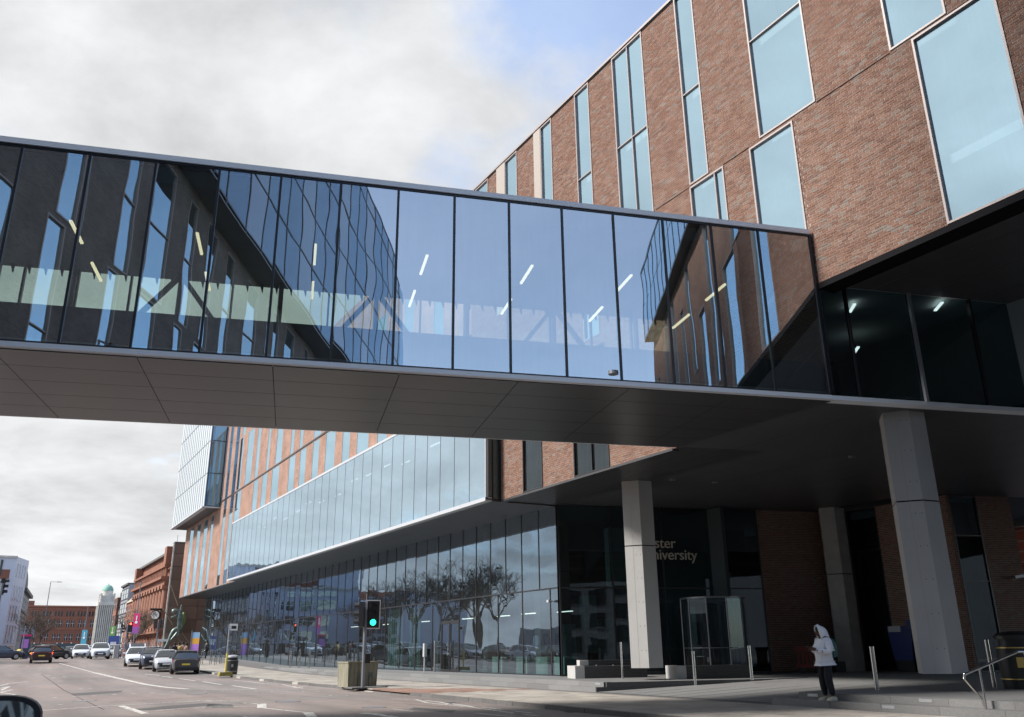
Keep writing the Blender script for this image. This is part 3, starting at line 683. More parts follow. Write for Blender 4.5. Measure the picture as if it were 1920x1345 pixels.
# lower windows seen beneath the bridge
WL = [(28.68, 30.22, ZS+.03, 12.4, (), ()), (24.16, 26.42, ZS+.03, 12.4, (25.26,), ())]
holes = [(w[0], w[1], w[2], w[3]) for w in WN+WL]
nearwall = obj('brick_wall', wall_quads(PF, YB, 35.0, ZS, ZR, holes, -.007), 'mortar', uni)
nw2 = obj('brick_wall', wall_quads(PF, 6.0, YB, ZO, ZR, holes, -.007), 'mortar', uni)
bricks(PF, YB, 35.0, ZS, ZR, holes, nearwall, seed=2)
bricks(PF, 6.0, YB, ZO, ZR, holes, nw2, nsingle=300, near=(0, 0, 6), seed=5)
backwall = obj('brick_wall', wall_quads(PF, -15, 6.0, ZO, 20.0, holes), 'brick_far', uni)
for w in WN: window(PF, w[0], w[1], w[2], w[3], uni, mull=w[4], trans=w[5])
for w in WL: window(PF, w[0], w[1], w[2], w[3], uni, gm='glass_dark', mull=w[4], trans=(10.1,), fm='frame_dark')
# grey vertical louvre panels beside two of the far windows
for a, b in ((31.52, 32.33), (28.24, 28.80)):
    mb = MB(); PF.box(mb, a, b, J1, ZR-.05, -.02, .03); obj('louvre_panel', mb, mat('louvre', (.33, .29, .26), .6), uni)
# joints and coping
tr_ = MB(); PF.box(tr_, 6, 35.0, ZR, ZR+.11, -.5, .05); obj('coping', tr_, 'frame_light', uni)
tr_ = MB(); PF.box(tr_, 6, 35.0, ZR-.10, ZR-.002, -.1, .02); obj('coping_shadow_gap', tr_, 'black_trim', uni)
def joint_line(z, ys):
    mb = MB()
    for a, b in ys: PF.box(mb, a, b, z-.018, z+.018, -.02, .0065)
    obj('movement_joint', mb, 'black_trim', uni)
joint_line(16.31, ((6.0, 9.38), (11.05, 13.48), (16.16, 17.28), (18.9, 20.7)))
tr_ = MB(); PF.box(tr_, -15, YB-.02, ZO-.17, ZO-.002, -.6, .03); obj('overhang_edge', tr_, 'black_trim', uni)
# rest of the street front: brick strips above the glass box and beyond it
def strips(lst): return lst
GA = [(82.20, 84.51), (75.87, 77.63), (72.87, 74.66), (69.16, 71.42), (64.64, 66.38), (61.82, 63.41), (58.68, 60.24), (55.13, 57.25), (52.17, 53.69), (48.72, 50.85), (45.71, 47.30), (42.4, 43.9), (39.2, 40.4), (36.4, 37.6)]
GBs = [(83.08, 84.54), (78.94, 81.38), (76.37, 77.64), (72.77, 73.70), (68.80, 70.74), (65.36, 66.34), (62.91, 63.84), (58.43, 60.26), (53.9, 55.4), (50.2, 51.4), (46.4, 48.2), (42.2, 43.6), (38.2, 39.5)]
Wf = [(a, b, 12.86, 16.10) for a, b in GA] + [(a, b, 16.30, 21.5) for a, b in GBs] + [(a, b, 21.6, 24.0) for a, b in ((82.6, 84), (77.2, 78.8), (73.6, 75), (68, 70), (63, 64.6))]
FS = [(107.04, 104.86), (102.75, 100.71), (98.90, 96.85), (95.2, 93.9), (89.53, 88.25), (86.69, 85.17)]
Wf2 = [(b, a, ZS+.03, 15.3) for a, b in FS[:4]] + [(b, a, ZS+.03, 24.0) for a, b in FS[4:]] + [(90.6, 91.0, 15.8, 24.0)]
hf = Wf + Wf2
fw_ = obj('brick_wall', wall_quads(PF, 35.0, 60.0, 12.80, ZR, hf) , 'brick_far', uni)
obj('brick_wall', wall_quads(PF, 60.0, 81.25, 12.80, ZR, hf), 'brick_far', uni)
obj('brick_wall', wall_quads(PF, 81.25, 109.8, ZS, ZR, hf), 'brick_far', uni)
for a, b, c, d in Wf: window(PF, a, b, c, d, uni, fw=.05, proud=.008, deep=.006)
for a, b, c, d in Wf2: window(PF, a, b, c, d, uni, fw=.05, proud=.008, deep=.006, trans=(11.8,) if d < 16 else (11.8, 16.1, 21.6))
mb = MB(); PF.box(mb, 35.0, 91, 16.14, 16.26, -.02, .05); obj('string_course', mb, 'frame_dark', uni)
# end wall of the block
PE = Plane((XP, 109.8, 0), (1, 0, 0), (0, 1, 0)); mb = MB(); PE.quad(mb, 0, 20, ZS, ZR); obj('brick_wall', mb, 'brick_far', uni)
# projecting glass box with full height panes
BZ0, BZ1 = ZS+.10, 12.66
PX = Plane((XB, 0, 0), (0, 1, 0), (-1, 0, 0)); y = 32.15; gb = MB(); k = 0
mod = 49.1/32
for k in range(32):
    a = 32.15+mod*k; mb = MB(); PX.quad(mb, a+.02, a+mod-.02, BZ0, BZ1, 0); obj('glazing_pane', mb, 'glass_box', uni)
    if k: PX.box(gb, a-.022, a+.022, BZ0, BZ1, -.12, .004)
obj('glazing_mullion', gb, 'frame_dark', uni)
mb = MB(); PX.box(mb, 32.13, 81.27, BZ1, 12.80, -.75, .03); PX.box(mb, 32.13, 81.27, ZS-.06, BZ0, -.3, .03); PX.box(mb, 81.25, 81.33, BZ0, BZ1, -.75, .03); PX.box(mb, 32.09, 32.15, BZ0, BZ1, -.1, .03); obj('glazing_trim', mb, 'alu_white', uni)
PXe = Plane((XB, 32.12, 0), (1, 0, 0), (0, -1, 0)); window(PXe, .03, .75, BZ0-.1, 12.7, uni, gm='glass_dark', fm='frame_dark', fw=.05, proud=.005, mull=(.36,))
# floors and back walls behind the glass
ib = MB()
for z in (ZO+.02, 12.62, 16.20, 19.85): ib.box(XP+.35, 6.05, z, XP+6, 31.0, z+.25)
for z in (12.62, 16.2, 21.4): ib.box(XP+.35, 35.1, z, XP+6, 109, z+.2)
obj('floor_slab', ib, 'interior_pale', uni)
ib = MB(); ib.box(XP+6, -15, ZS+.3, XP+6.2, 60, 24.0); ib.box(XP+6, 60, ZS+.3, XP+6.2, 109.5, 24.0); obj('inner_wall', ib, 'interior_mid', uni)
ib = MB(); ib.box(XP+2.0, 32.5, ZS+.2, XP+2.2, 81, 12.6); obj('inner_wall', ib, 'interior_mid', uni)
ib = MB()
for yy in (9.7, 16.2+.3, 22, 27, 45, 60): ib.box(XP+2.2, yy, ZO+.3, XP+2.6, yy+.4, ZR-.2)
obj('inner_column', ib, 'interior_pale', uni)
ib = MB(); rr = random.Random(4)
for k in range(16):
    yy = 33+48*k/16+rr.random(); zz = 11.9-.6*rr.random(); ib.box(XB+1.0, yy, zz, XB+1.06, yy+1.1, zz+.05)
obj('ceiling_light', ib, 'lamp_cool', uni)
rf = MB(); rf.poly([(XP, -15, ZR-.02), (XP+30, -15, ZR-.02), (XP+30, 60, ZR-.02), (XP, 60, ZR-.02)]); rf.poly([(XP, 60, ZR-.02), (XP+30, 60, ZR-.02), (XP+30, 110, ZR-.02), (XP, 110, ZR-.02)]); obj('roof', rf, 'slate', uni)
e_ = MB(); e_.quad((XP+30, -15, ZS), (XP+30, 110, ZS), (XP+30, 110, 24), (XP+30, -15, 24)); obj('brick_wall', e_, 'brick_far', uni)
# the glass storeys over the brick further down the street behind the camera (mirrored in the bridge)
PQ = Plane((XP-.5, 0, 0), (0, 1, 0), (-1, 0, 0)); mb = MB(); gb = MB()
for k in range(11):
    a = -15+1.5*k
    for c, d in ((20.1, 22.3), (22.3, 24.6)):
        pb = MB(); PQ.quad(pb, a+.03, a+1.47, c+.03, d-.03); obj('glazing_pane', pb, 'glass_box', uni)
    PQ.box(gb, a-.03, a+.03, 20.0, 24.7, -.1, .02)
PQ.box(gb, -15, 1.53, 19.95, 20.1, -.6, .02); PQ.box(gb, -15, 1.53, 24.6, 24.8, -.6, .02); obj('glazing_mullion', gb, 'frame_dark', uni)
mb = MB(); PQ.box(mb, -15, 1.5, 20.1, 24.6, -1.2, -1.0); obj('inner_wall', mb, 'interior_mid', uni)
mb = MB(); mb.quad((XP, -15, ZS), (XP+30, -15, ZS), (XP+30, -15, 24.2), (XP, -15, 24.2)); obj('brick_wall', mb, 'brick_far', uni)
# projecting glass tower at the far end
TX, TY0, TY1, TZ0, TZ1 = 16.5, 91.4, 110.6, 15.62, 29.5
tw = MB(); PT = Plane((TX, 0, 0), (0, 1, 0), (-1, 0, 0)); fr = MB()
nz_ = 4; hz = (TZ1-TZ0)/nz_
for k in range(16):
    a = TY0 + (TY1-TY0)*k/16; b = TY0 + (TY1-TY0)*(k+1)/16
    for j in range(nz_):
        pb = MB(); PT.quad(pb, a+.04, b-.04, TZ0+.1+hz*j+.04, TZ0+.1+hz*(j+1)-.04); obj('glazing_pane', pb, 'glass_tower', uni)
    PT.box(fr, a-.05, a+.05, TZ0, TZ1, -.05, .025)
for j in range(1, nz_): PT.box(fr, TY0, TY1, TZ0+.1+hz*j-.05, TZ0+.1+hz*j+.05, -.05, .02)
obj('glazing_fin', fr, mat('fin_grey', (.16, .18, .20), .4), uni)
mb = MB(); mb.box(TX+.4, TY0+.1, TZ0+.2, XP-.02, TY1-.1, TZ1-.1); obj('inner_wall', mb, 'interior_pale', uni)
PTe = Plane((TX, TY0, 0), (1, 0, 0), (0, -1, 0)); window(PTe, .05, XP-TX, TZ0+.1, TZ1, uni, gm='glass_ground', fm='frame_dark', fw=.08, trans=[TZ0+.1+hz*j for j in range(1, nz_)], proud=.01)
mb = MB(); PT.box(mb, TY0-.04, TY1, TZ0-.04, TZ0+.10, -.3, .18); mb.box(TX-.15, TY0-.06, TZ0-.04, XP, TY0+.2, TZ0+.10); obj('glazing_trim', mb, 'alu_white', uni)
mb = MB(); mb.poly([(TX, TY0, TZ0), (TX, TY1, TZ0), (XP+8, TY1, TZ0), (XP+8, TY0, TZ0)]); obj('soffit', mb, 'soffit', uni)
mb = MB(); mb.quad((TX, TY1, TZ0), (XP+8, TY1, TZ0), (XP+8, TY1, TZ1), (TX, TY1, TZ1)); mb.quad((XP+.01, TY0-.01, ZR), (XP+8, TY0-.01, ZR), (XP+8, TY0-.01, TZ1), (XP+.01, TY0-.01, TZ1)); mb.poly([(TX, TY0, TZ1), (XP+8, TY0, TZ1), (XP+8, TY1, TZ1), (TX, TY1, TZ1)]); obj('tower_back', mb, 'white_render', uni)

# soffits: panels over the pavement, deep dark soffit over the entrance
sp = MB(); n_s = 0
for k in range(26):
    a = 32.15 + 3.06*k; b = min(a+3.06, 109.8)
    if a > 109: break
    x0 = XB+.02 if b < 81.4 else XP+.02
    mb = MB(); mb.box(x0, a+.006, ZS-.055, XG+.25, b-.006, ZS); obj('soffit_panel', mb, 'soffit', uni)
B0 = 18.72; B1 = 24.72
def yb(x, n): return (n - x*BN.x)/BN.y
# area between the bridge, the brick and the entrance
for i in range(6):
    x0 = XP+.02+ (XG+.25-XP)*i/6.0; x1 = XP+.02+(XG+.25-XP)*(i+1)/6.0-.012
    mb = MB(); z_ = ZS
    mb.poly([(x0, yb(x0, B1)+.006, z_), (x0, 32.14, z_), (x1, 32.14, z_), (x1, yb(x1, B1)+.006, z_)]); obj('soffit_panel', mb, 'soffit', uni)
for i in range(14):
    x0 = XP+.02+1.9*i; x1 = x0+1.888
    mb = MB(); mb.poly([(x0, yb(x0, B0)+.02, ZS+.01), (x0, yb(x0, B1), ZS+.01), (x1, yb(x1, B1), ZS+.01), (x1, yb(x1, B0)+.02, ZS+.01)]); obj('soffit_panel', mb, 'soffit_deep', uni)
    if x1 > XG+.3:
        x0 = max(x0, XG+.26)
        nf = 36.55 if x1 < 34.7 else 31.05
        mb = MB(); mb.poly([(x0, yb(x0, B1)+.01, ZS+.012), (x0, yb(x0, nf), ZS+.012), (x1, yb(x1, nf), ZS+.012), (x1, yb(x1, B1)+.01, ZS+.012)]); obj('soffit_panel', mb, 'soffit_deep', uni)
mb = MB()
for (px, py) in ((1597, 857), (1150, 700), (1340, 905), (1260, 900)):
    p = onz(px, py, ZS); mb.cyl(p+Vector((0, 0, -.03)), p+Vector((0, 0, .05)), .12, n=14)
obj('downlight', mb, 'grey_pole', uni)
# far closing faces of the wing above the soffit on the right, so no light leaks in
mb = MB(); a = bp(14, 31.05, ZS+.02); mb.quad(Vector((34.7, yb(34.7, 31.05), ZS+.02)), Vector((46, yb(46, 31.05), ZS+.02)), Vector((46, yb(46, 31.05), 24)), Vector((34.7, yb(34.7, 31.05), 24))); obj('brick_wall', mb, 'brick_far', uni)
# fascia under the brick, along the street
mb = MB(); PF.box(mb, 20.75, 32.1, ZS-.06, ZS+.02, -.25, .02); PF.box(mb, 81.3, 109.8, ZS-.06, ZS+.02, -.25, .02); obj('soffit_edge', mb, 'soffit', uni)

# recessed dark glazing below the near overhang, in the line of the bridge face
PR = Plane(bp(13.45, B0+.02), BD, -BN)
mb = MB()
for u in (0, .82, 2.86, 4.9, 6.94, 8.98, 11.0):
    PR.box(mb, u-.03, u+.03, ZS+.12, ZO-.02, -.08, .03)
obj('glazing_mullion', mb, 'frame_dark', uni)
mb = MB(); PR.box(mb, 2.82, 2.90, ZS+.10, ZO-.03, -.02, .07); obj('glazing_mullion', mb, 'galv', uni)
us = (0, .82, 2.86, 4.9, 6.94, 8.98, 11.0)
for a, b in zip(us, us[1:]):
    mb = MB(); PR.quad(mb, a+.03, b-.03, ZS+.12, ZO-.03, -.03); obj('glazing_pane', mb, 'glass_recess', uni)
mb = MB(); PR.box(mb, -.08, 22, ZS-.0, ZS+.115, -.3, .04); obj('glazing_trim', mb, 'aluminium', uni)
# underside of the near overhang
for i in range(8):
    x0 = XP-.0+1.6*i+.02; x1 = x0+1.59
    mb = MB(); mb.poly([(x0, -15, ZO-.03), (x0, yb(x0, B0)+.01, ZO-.03), (x1, yb(x1, B0)+.01, ZO-.03), (x1, -15, ZO-.03)]); obj('soffit_panel', mb, 'soffit_deep', uni)
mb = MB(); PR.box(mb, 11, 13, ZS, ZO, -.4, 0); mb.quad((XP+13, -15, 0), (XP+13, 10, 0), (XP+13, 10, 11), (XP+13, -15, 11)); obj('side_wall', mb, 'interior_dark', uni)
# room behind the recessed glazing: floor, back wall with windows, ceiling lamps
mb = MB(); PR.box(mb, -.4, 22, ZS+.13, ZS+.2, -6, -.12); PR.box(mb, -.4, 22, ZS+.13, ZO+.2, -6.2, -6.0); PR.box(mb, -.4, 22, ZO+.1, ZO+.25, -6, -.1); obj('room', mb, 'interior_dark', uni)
mb = MB()
for (u0, u1) in ((.35, .95), (1.6, 2.7), (4.3, 5.6)): PR.box(mb, u0, u1, ZS+1.0, ZO-.15, -5.98, -5.9)
obj('partition', mb, 'interior_wall', uni)
mb = MB()
for (px, py) in ((1598, 578), (1605, 657), (1760, 575), (1855, 617), (1895, 600)):
    p = onz(px, py, ZO-.1) if py < 640 else onz(px, py, 10.4)
    if p.length > 40: continue
    w_ = .32 if px != 1895 else .55
    d_ = Vector((.62, .78, 0))
    mb.bar(p-d_*w_, p+d_*w_, .08, .04)
obj('ceiling_light', mb, 'lamp_cool', uni)

# ground floor: glazing along the street, transom at 4 m
G0, G1 = 32.0, 109.0; TRZ = 4.02
PGd = Plane((XG, 0, 0), (0, 1, 0), (-1, 0, 0))
mb = MB(); pv = MB()
mods = [G0+1.53*k for k in range(51)]
lows = [G0, 32.66, 35.06, 37.37, 39.64, 41.51, 43.68, 44.85] + [44.85+2.29*k for k in range(1, 29)]
for k, a in enumerate(mods[:-1]):
    b = mods[k+1]; q = MB(); PGd.quad(q, a+.02, b-.02, TRZ+.03, ZS-.06, 0); obj('glazing_pane', q, 'glass_ground', uni); PGd.box(pv, a-.025, a+.025, TRZ, ZS-.05, -.10, .02)
for k, a in enumerate(lows[:-1]):
    b = lows[k+1]
    if b > G1: break
    base = gz(a)+.06 if gz(a) > .36 else PZ
    if abs(a-41.51) < .01:
        q = MB(); PGd.quad(q, a+.03, b-.03, 2.97, TRZ-.03, 0); obj('glazing_pane', q, 'glass_ground', uni); PGd.box(pv, a, b, 2.90, 2.98, -.1, .02)
        for (c, d) in ((a, (a+b)/2), ((a+b)/2, b)):
            dr = MB(); PGd.box(dr, c+.03, c+.10, PZ+.02, 2.9, -.05, .03); PGd.box(dr, d-.10, d-.03, PZ+.02, 2.9, -.05, .03); PGd.box(dr, c+.1, d-.1, PZ+.02, PZ+.14, -.05, .03); PGd.box(dr, c+.1, d-.1, 2.8, 2.9, -.05, .03)
            dd = obj('door', dr, 'frame_dark', uni); q = MB(); PGd.quad(q, c+.1, d-.1, PZ+.14, 2.8, 0); obj('pane', q, 'glass_ground', dd)
            q = MB(); q.cyl(PGd.p(d-.16 if c == a else c+.16, 1.2, .07), PGd.p(d-.16 if c == a else c+.16, 1.9, .07), .015); obj('handle', q, 'steel', dd)
    else:
        q = MB(); PGd.quad(q, a+.02, b-.02, base+.03, TRZ-.03, 0); obj('glazing_pane', q, 'glass_ground', uni)
    PGd.box(pv, a-.03, a+.03, base, TRZ, -.10, .02)
PGd.box(pv, G0-.03, G0+.03, PZ, ZS-.05, -.1, .02)
PGd.box(pv, G0, G1, TRZ-.03, TRZ+.03, -.09, .035); PGd.box(pv, G0, G1, PZ, PZ+.05, -.09, .025)
obj('glazing_mullion', pv, 'frame_dark', uni)
# interior of the ground floor
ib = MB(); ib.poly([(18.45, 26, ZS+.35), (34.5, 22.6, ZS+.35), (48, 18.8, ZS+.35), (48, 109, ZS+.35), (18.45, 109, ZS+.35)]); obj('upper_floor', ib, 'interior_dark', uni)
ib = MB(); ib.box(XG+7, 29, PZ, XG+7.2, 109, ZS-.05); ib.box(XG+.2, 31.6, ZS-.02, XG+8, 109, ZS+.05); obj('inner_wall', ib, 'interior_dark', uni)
ib = MB()
for yy in (35.8, 41, 47, 53, 59): ib.box(XG+1.4, yy, PZ, XG+1.9, yy+.5, ZS-.06)
obj('inner_column', ib, 'interior_wall', uni)
ib = MB()
for (y0, y1) in ((47.6, 49.2), (50.2, 52.6)):
    n = 14
    for k in range(n):
        a = y0+(y1-y0)*k/n; ib.box(XG+.5+(k % 2)*.06, a, PZ, XG+.56+(k % 2)*.06, a+(y1-y0)/n, 3.9)
obj('curtain', ib, 'curtain', uni)
ib = MB()
for yy in (33.2, 34.6, 36.4, 38.8): ib.box(XG+1.0, yy, PZ, XG+1.7, yy+1.0, PZ+.75)
obj('desk', ib, mat('desk', (.30, .42, .38), .6), uni)
ib = MB()
for yy in (33.5, 36, 39, 43, 48, 54, 60): ib.box(XG+1.2+.3*(yy % 2), yy, 3.1, XG+1.3+.3*(yy % 2), yy+1.2, 3.14)
obj('ceiling_light', ib, 'lamp_cool', uni)
q = MB(); q.box(XG-.30, 32.35, 3.42, XG-.12, 32.5, 3.52); q.box(XG-.12, 32.40, 3.44, XG+.02, 32.44, 3.48); obj('camera_bracket', q, 'alu_white', uni)

# entrance front, parallel to the bridge
PEn = Plane(E0+ED*.03, ED, -BN); ET = 9.75; WEN = 14.4
mb = MB(); us = [0, 2.45, 4.9, 7.35, 9.75]
for u in us: PEn.box(mb, u-.03, u+.03, PZ, ZS, -.12, .03)
for u0, u1 in zip(us, us[1:]):
    for c, d in ((PZ+.05, TRZ-.03), (TRZ+.03, ZS-.02)):
        q = MB(); PEn.quad(q, u0+.03, u1-.03, c, d); obj('glazing_pane', q, 'glass_dark', uni)
PEn.box(mb, 0, ET, TRZ-.03, TRZ+.03, -.1, .035); PEn.box(mb, 0, ET, PZ, PZ+.05, -.1, .03); obj('glazing_mullion', mb, 'frame_dark', uni)
ib = MB(); PEn.box(ib, .5, 13, PZ, ZS, -7.2, -7.0); obj('inner_wall', ib, 'interior_dark', uni)
ib = MB(); rr = random.Random(12)
for k in range(9):
    u = .8+k*1.0; ht = rr.uniform(1.2, 3.2); PEn.box(ib, u, u+rr.uniform(.3, .8), PZ+rr.uniform(.2, 1.4), PZ+ht+1.0, -5.2-rr.random(), -5.0)
obj('partition', ib, 'curtain', uni)
ib = MB(); PEn.box(ib, 3.3, 4.3, 4.3, 7.0, -3.2, -2.6); PEn.box(ib, 8.1, 9.3, 4.3, 4.9, -2.2, -2.0); obj('partition', ib, 'interior_mid', uni)
# dark brick walls beyond the entrance
w1 = obj('brick_wall', wall_quads(PEn, ET, WEN, PZ, ZS, [], -.007), 'mortar', uni); bricks(PEn, ET, WEN, PZ, ZS, [], w1, seed=8)
PW2 = Plane((34.6, 0, 0), (0, 1, 0), (-1, 0, 0)); h2 = [(25.9, 27.5, PZ, ZS)]
w2 = obj('brick_wall', wall_quads(PW2, 22.3, 28.1, PZ, ZS, h2, -.007), 'mortar', uni); bricks(PW2, 22.3, 28.1, PZ, ZS, h2, w2, seed=9)
window(PW2, 25.9, 27.5, PZ, ZS-.02, uni, gm='glass_dark', fm='frame_dark', trans=(5.7,), fw=.06, proud=.01)
PW3 = Plane(Vector((34.58, yb(34.58, 31.0), 0)), BD, -BN); h3 = [(.15, 1.55, PZ, ZS)]
w3 = obj('brick_wall', wall_quads(PW3, 0, 3.3, PZ, ZS, h3, -.007), 'mortar', uni); bricks(PW3, 0, 3.3, PZ, ZS, h3, w3, seed=10)
window(PW3, .15, 1.55, PZ, ZS-.02, uni, gm='glass_dark', fm='frame_dark', trans=(5.9, 4.0), fw=.06, proud=.01)
ib = MB(); PW3.box(ib, -.5, 3.0, PZ, ZS, -1.9, -1.7); ib.box(37.5, 22.6, PZ, 37.7, 40, ZS); ib.box(29, 40, PZ, 37.7, 40.2, ZS); obj('inner_wall', ib, 'interior_wall', uni)
q = MB(); q.bar(PW3.p(2.75, 4.2, 0), PW3.p(2.75, 4.2, .22), .05, .05); q.bar(PW3.p(2.6, 4.16, .2), PW3.p(3.0, 4.22, .24), .13, .12); obj('wall_camera', q, 'galv', uni)

# sign on the entrance glazing
cu = bpy.data.curves.new('sign_text', 'FONT'); cu.body = 'Ulster\nUniversity'; cu.size = .66; cu.space_line = .78; cu.extrude = .02; cu.space_character = .98
tmp = bpy.data.objects.new('tmp_text', cu); COL.objects.link(tmp); dg = bpy.context.evaluated_depsgraph_get(); sm = bpy.data.meshes.new_from_object(tmp.evaluated_get(dg)); bpy.data.objects.remove(tmp)
sm.name = 'university_sign'; sm.materials.clear(); sm.materials.append(MATS['letters'])
so = bpy.data.objects.new('university_sign', sm); COL.objects.link(so); tag(so, 'pale letters reading Ulster University on the dark entrance glass', 'sign')
SGP = PEn.p(0, 0, .06)
def onplane(px, py, p0, n_):
    d = ray(px, py); return O + d*((Vector(p0)-O).dot(n_)/d.dot(n_))
tr = onplane(1308, 1052, SGP, BN); so_end = tr
X_, Z_ = BD, Vector((0, 0, 1)); Y_ = X_.cross(Z_)*-1
wtxt = max(v.co.x for v in sm.vertices); b0 = so_end - BD*(wtxt*1.0)
so.matrix_basis = Matrix(((BD.x, 0, -BN.x, b0.x), (BD.y, 0, -BN.y, b0.y), (0, 1, 0, so_end.z+.56), (0, 0, 0, 1)))

# revolving door drum
rd_c = onplane(1347, 1266, PEn.p(0, 0, 1.35), BN); rd_c.z = PZ
rev = thing('revolving_door', 'round glass revolving door with steel posts at the dark entrance', 'door', rd_c)
q = MB(); hr = 1.35; HT = 3.1
for k in range(10):
    t = 2*math.pi*k/10; q.cyl((hr*math.cos(t), hr*math.sin(t), 0), (hr*math.cos(t), hr*math.sin(t), HT), .035, n=8)
obj('drum_post', q, 'door_steel', rev, world=False)
for z0, z1 in ((0, .08), (HT-.05, HT+.02), (1.05, 1.08)):
    q = MB(); n = 32
    q.loft([[(rr_*math.cos(2*math.pi*k/n), rr_*math.sin(2*math.pi*k/n), zz) for k in range(n)] for rr_, zz in ((hr+.03, z0), (hr+.03, z1), (hr-.03, z1), (hr-.03, z0), (hr+.03, z0))], cap=False); obj('drum_ring', q, 'door_steel', rev, world=False)
for k in range(10):
    t0, t1 = 2*math.pi*k/10, 2*math.pi*(k+1)/10; q = MB(); q.quad((hr*math.cos(t0), hr*math.sin(t0), .08), (hr*math.cos(t1), hr*math.sin(t1), .08), (hr*math.cos(t1), hr*math.sin(t1), HT-.05), (hr*math.cos(t0), hr*math.sin(t0), HT-.05)); obj('pane', q, 'glass_recess', rev, world=False)
for k in range(3):
    t = 2*math.pi*k/3+.4; q = MB(); q.bar((0, 0, .1), (1.25*math.cos(t), 1.25*math.sin(t), .1), .05, .1); q.bar((0, 0, HT-.15), (1.25*math.cos(t), 1.25*math.sin(t), HT-.15), .05, .1); q.cyl((1.25*math.cos(t), 1.25*math.sin(t), .1), (1.25*math.cos(t), 1.25*math.sin(t), HT-.1), .04, n=6); q.cyl((.5*math.cos(t), .5*math.sin(t), .1), (.5*math.cos(t), .5*math.sin(t), HT-.1), .03, n=6); obj('leaf', q, 'door_steel', rev, world=False)

# concrete columns: faceted shafts in two lifts with a recessed joint
def column(label, corner, mtl, joint_z, ht=ZS, holes_=True, scale=1.0):
    c = Vector(corner); t = thing('concrete_column', label, 'column', (c.x, c.y, PZ), 0, 'columns under the soffit')
    a = Vector((-.40, .53, 0))*scale; b = Vector((.60, -.06, 0))*scale; far = Vector((.28, 1.15, 0))*scale; far2 = Vector((.95, .75, 0))*scale
    ring = [Vector((0, 0, 0)), b, far2, far, a]; g = 1.12
    def lift(z0, z1, s_=1.0):
        q = MB(); q.loft([[p*1.0*s_ + c + Vector((0, 0, z)) for p in ring] for z in (z0, z1)]); return q
    obj('lower_lift', lift(PZ, joint_z-.02), mtl, t, fixn=True); obj('upper_lift', lift(joint_z+.02, ht), mtl, t, fixn=True)
    q = MB(); cc = (a+b+far+far2)/5; q.loft([[(p-cc)*.93+cc+c+Vector((0, 0, z)) for p in ring] for z in (joint_z-.02, joint_z+.02)], cap=False); obj('joint', q, 'black_trim', t, fixn=True)
    # shallow vertical groove and bolt marks on the broad face
    nrm = Vector((-.75, -.66, 0)); fd = a.normalized()
    q = MB(); m0 = c + fd*a.length*.52
    for z0, z1 in ((PZ+.01, joint_z-.03), (joint_z+.03, ht-.02)): q.obox(m0+nrm*.001+Vector((0, 0, z0)), fd*.012, nrm*.003, (0, 0, z1-z0))
    stuff(obj('grooves', q, 'concrete_b', t))
    q = MB(); z = PZ+.6
    while z < ht-.4:
        for s_ in (.12, .36): p = c+fd*a.length*s_+Vector((0, 0, z)); q.cyl(p, p+nrm*.004, .018, n=8)
        z += .85
    stuff(obj('bolt_holes', q, 'grey_pole', t))
    return t
C1 = onz(1218.7, 1275.8, PZ); C2 = onz(1791, 1297, PZ)
column('pale concrete column in front of the entrance sign beside the benches', C1, 'concrete', 4.75)
column('nearest and largest pale concrete column, right of the person in the white hoodie', C2, 'concrete', 4.75)
column('shaded concrete column set back behind the person', (33.0, 26.9, 0), 'concrete_b', 4.6)

# ================================================================== BRIDGE
br = thing('glazed_footbridge', 'long glazed footbridge spanning the street with dark panelled underside', 'bridge', bp(3, 21.5, ZS))
PBn = Plane(bp(0, B0), BD, -BN); PBf = Plane(bp(0, B1), BD, BN)
BZA, BZB = ZS+.16, 12.36
M = 1.41; bs = [1.89+M*k for k in range(-9, 9)]; bs[-1] = 13.36
mb = MB()
for k, b in enumerate(bs):
    PBn.box(mb, b-.028, b+.028, BZA, BZB, -.10, .03); PBf.box(mb, b-.028, b+.028, BZA, BZB, -.10, .03)
    if k < len(bs)-1:
        q = MB(); PBn.quad(q, b+.028, bs[k+1]-.028, BZA, BZB, 0); obj('glazing_pane', q, 'glass_bridge', br)
        q = MB(); PBf.quad(q, b+.028, bs[k+1]-.028, BZA, BZB, 0); obj('glazing_pane', q, 'glass_bridge_far', br)
obj('mullion', mb, 'frame_dark', br)
bL, bR = bs[0]-.1, 13.36
mb = MB(); PBn.box(mb, bL, bR, BZB, BZB+.06, -.1, .02); PBn.box(mb, bL, bR, BZA-.05, BZA, -.1, .02); obj('glazing_edge', mb, 'frame_dark', br)
mb = MB(); PBn.box(mb, bL, bR, BZB+.06, BZB+.20, -.3, .06); PBf.box(mb, bL, bR, BZB+.06, BZB+.20, -.3, .06); obj('top_trim', mb, 'aluminium', br)
mb = MB(); PBn.box(mb, bL, bR, ZS+.0, BZA-.05, -.2, .06); PBf.box(mb, bL, 11.6, ZS+.0, BZA-.05, -.2, .06); obj('bottom_trim', mb, 'aluminium', br)
mb = MB(); mb.hexa([bp(bL, B0+.1, BZB+.06), bp(bL, B1-.1, BZB+.06), bp(bR, B1-.1, BZB+.06), bp(bR, B0+.1, BZB+.06), bp(bL, B0+.1, BZB+.18), bp(bL, B1-.1, BZB+.18), bp(bR, B1-.1, BZB+.18), bp(bR, B0+.1, BZB+.18)]); obj('roof_deck', mb, 'slate', br)
mb = MB(); q_ = [bp(bL, B0+.12, ZS+.03), bp(bL, B1-.12, ZS+.03), bp(bR, B1-.12, ZS+.03), bp(bR, B0+.12, ZS+.03)]; mb.hexa([*q_, *[p+Vector((0, 0, .22)) for p in q_]]); obj('floor_deck', mb, 'interior_mid', br)
CZ = 11.92
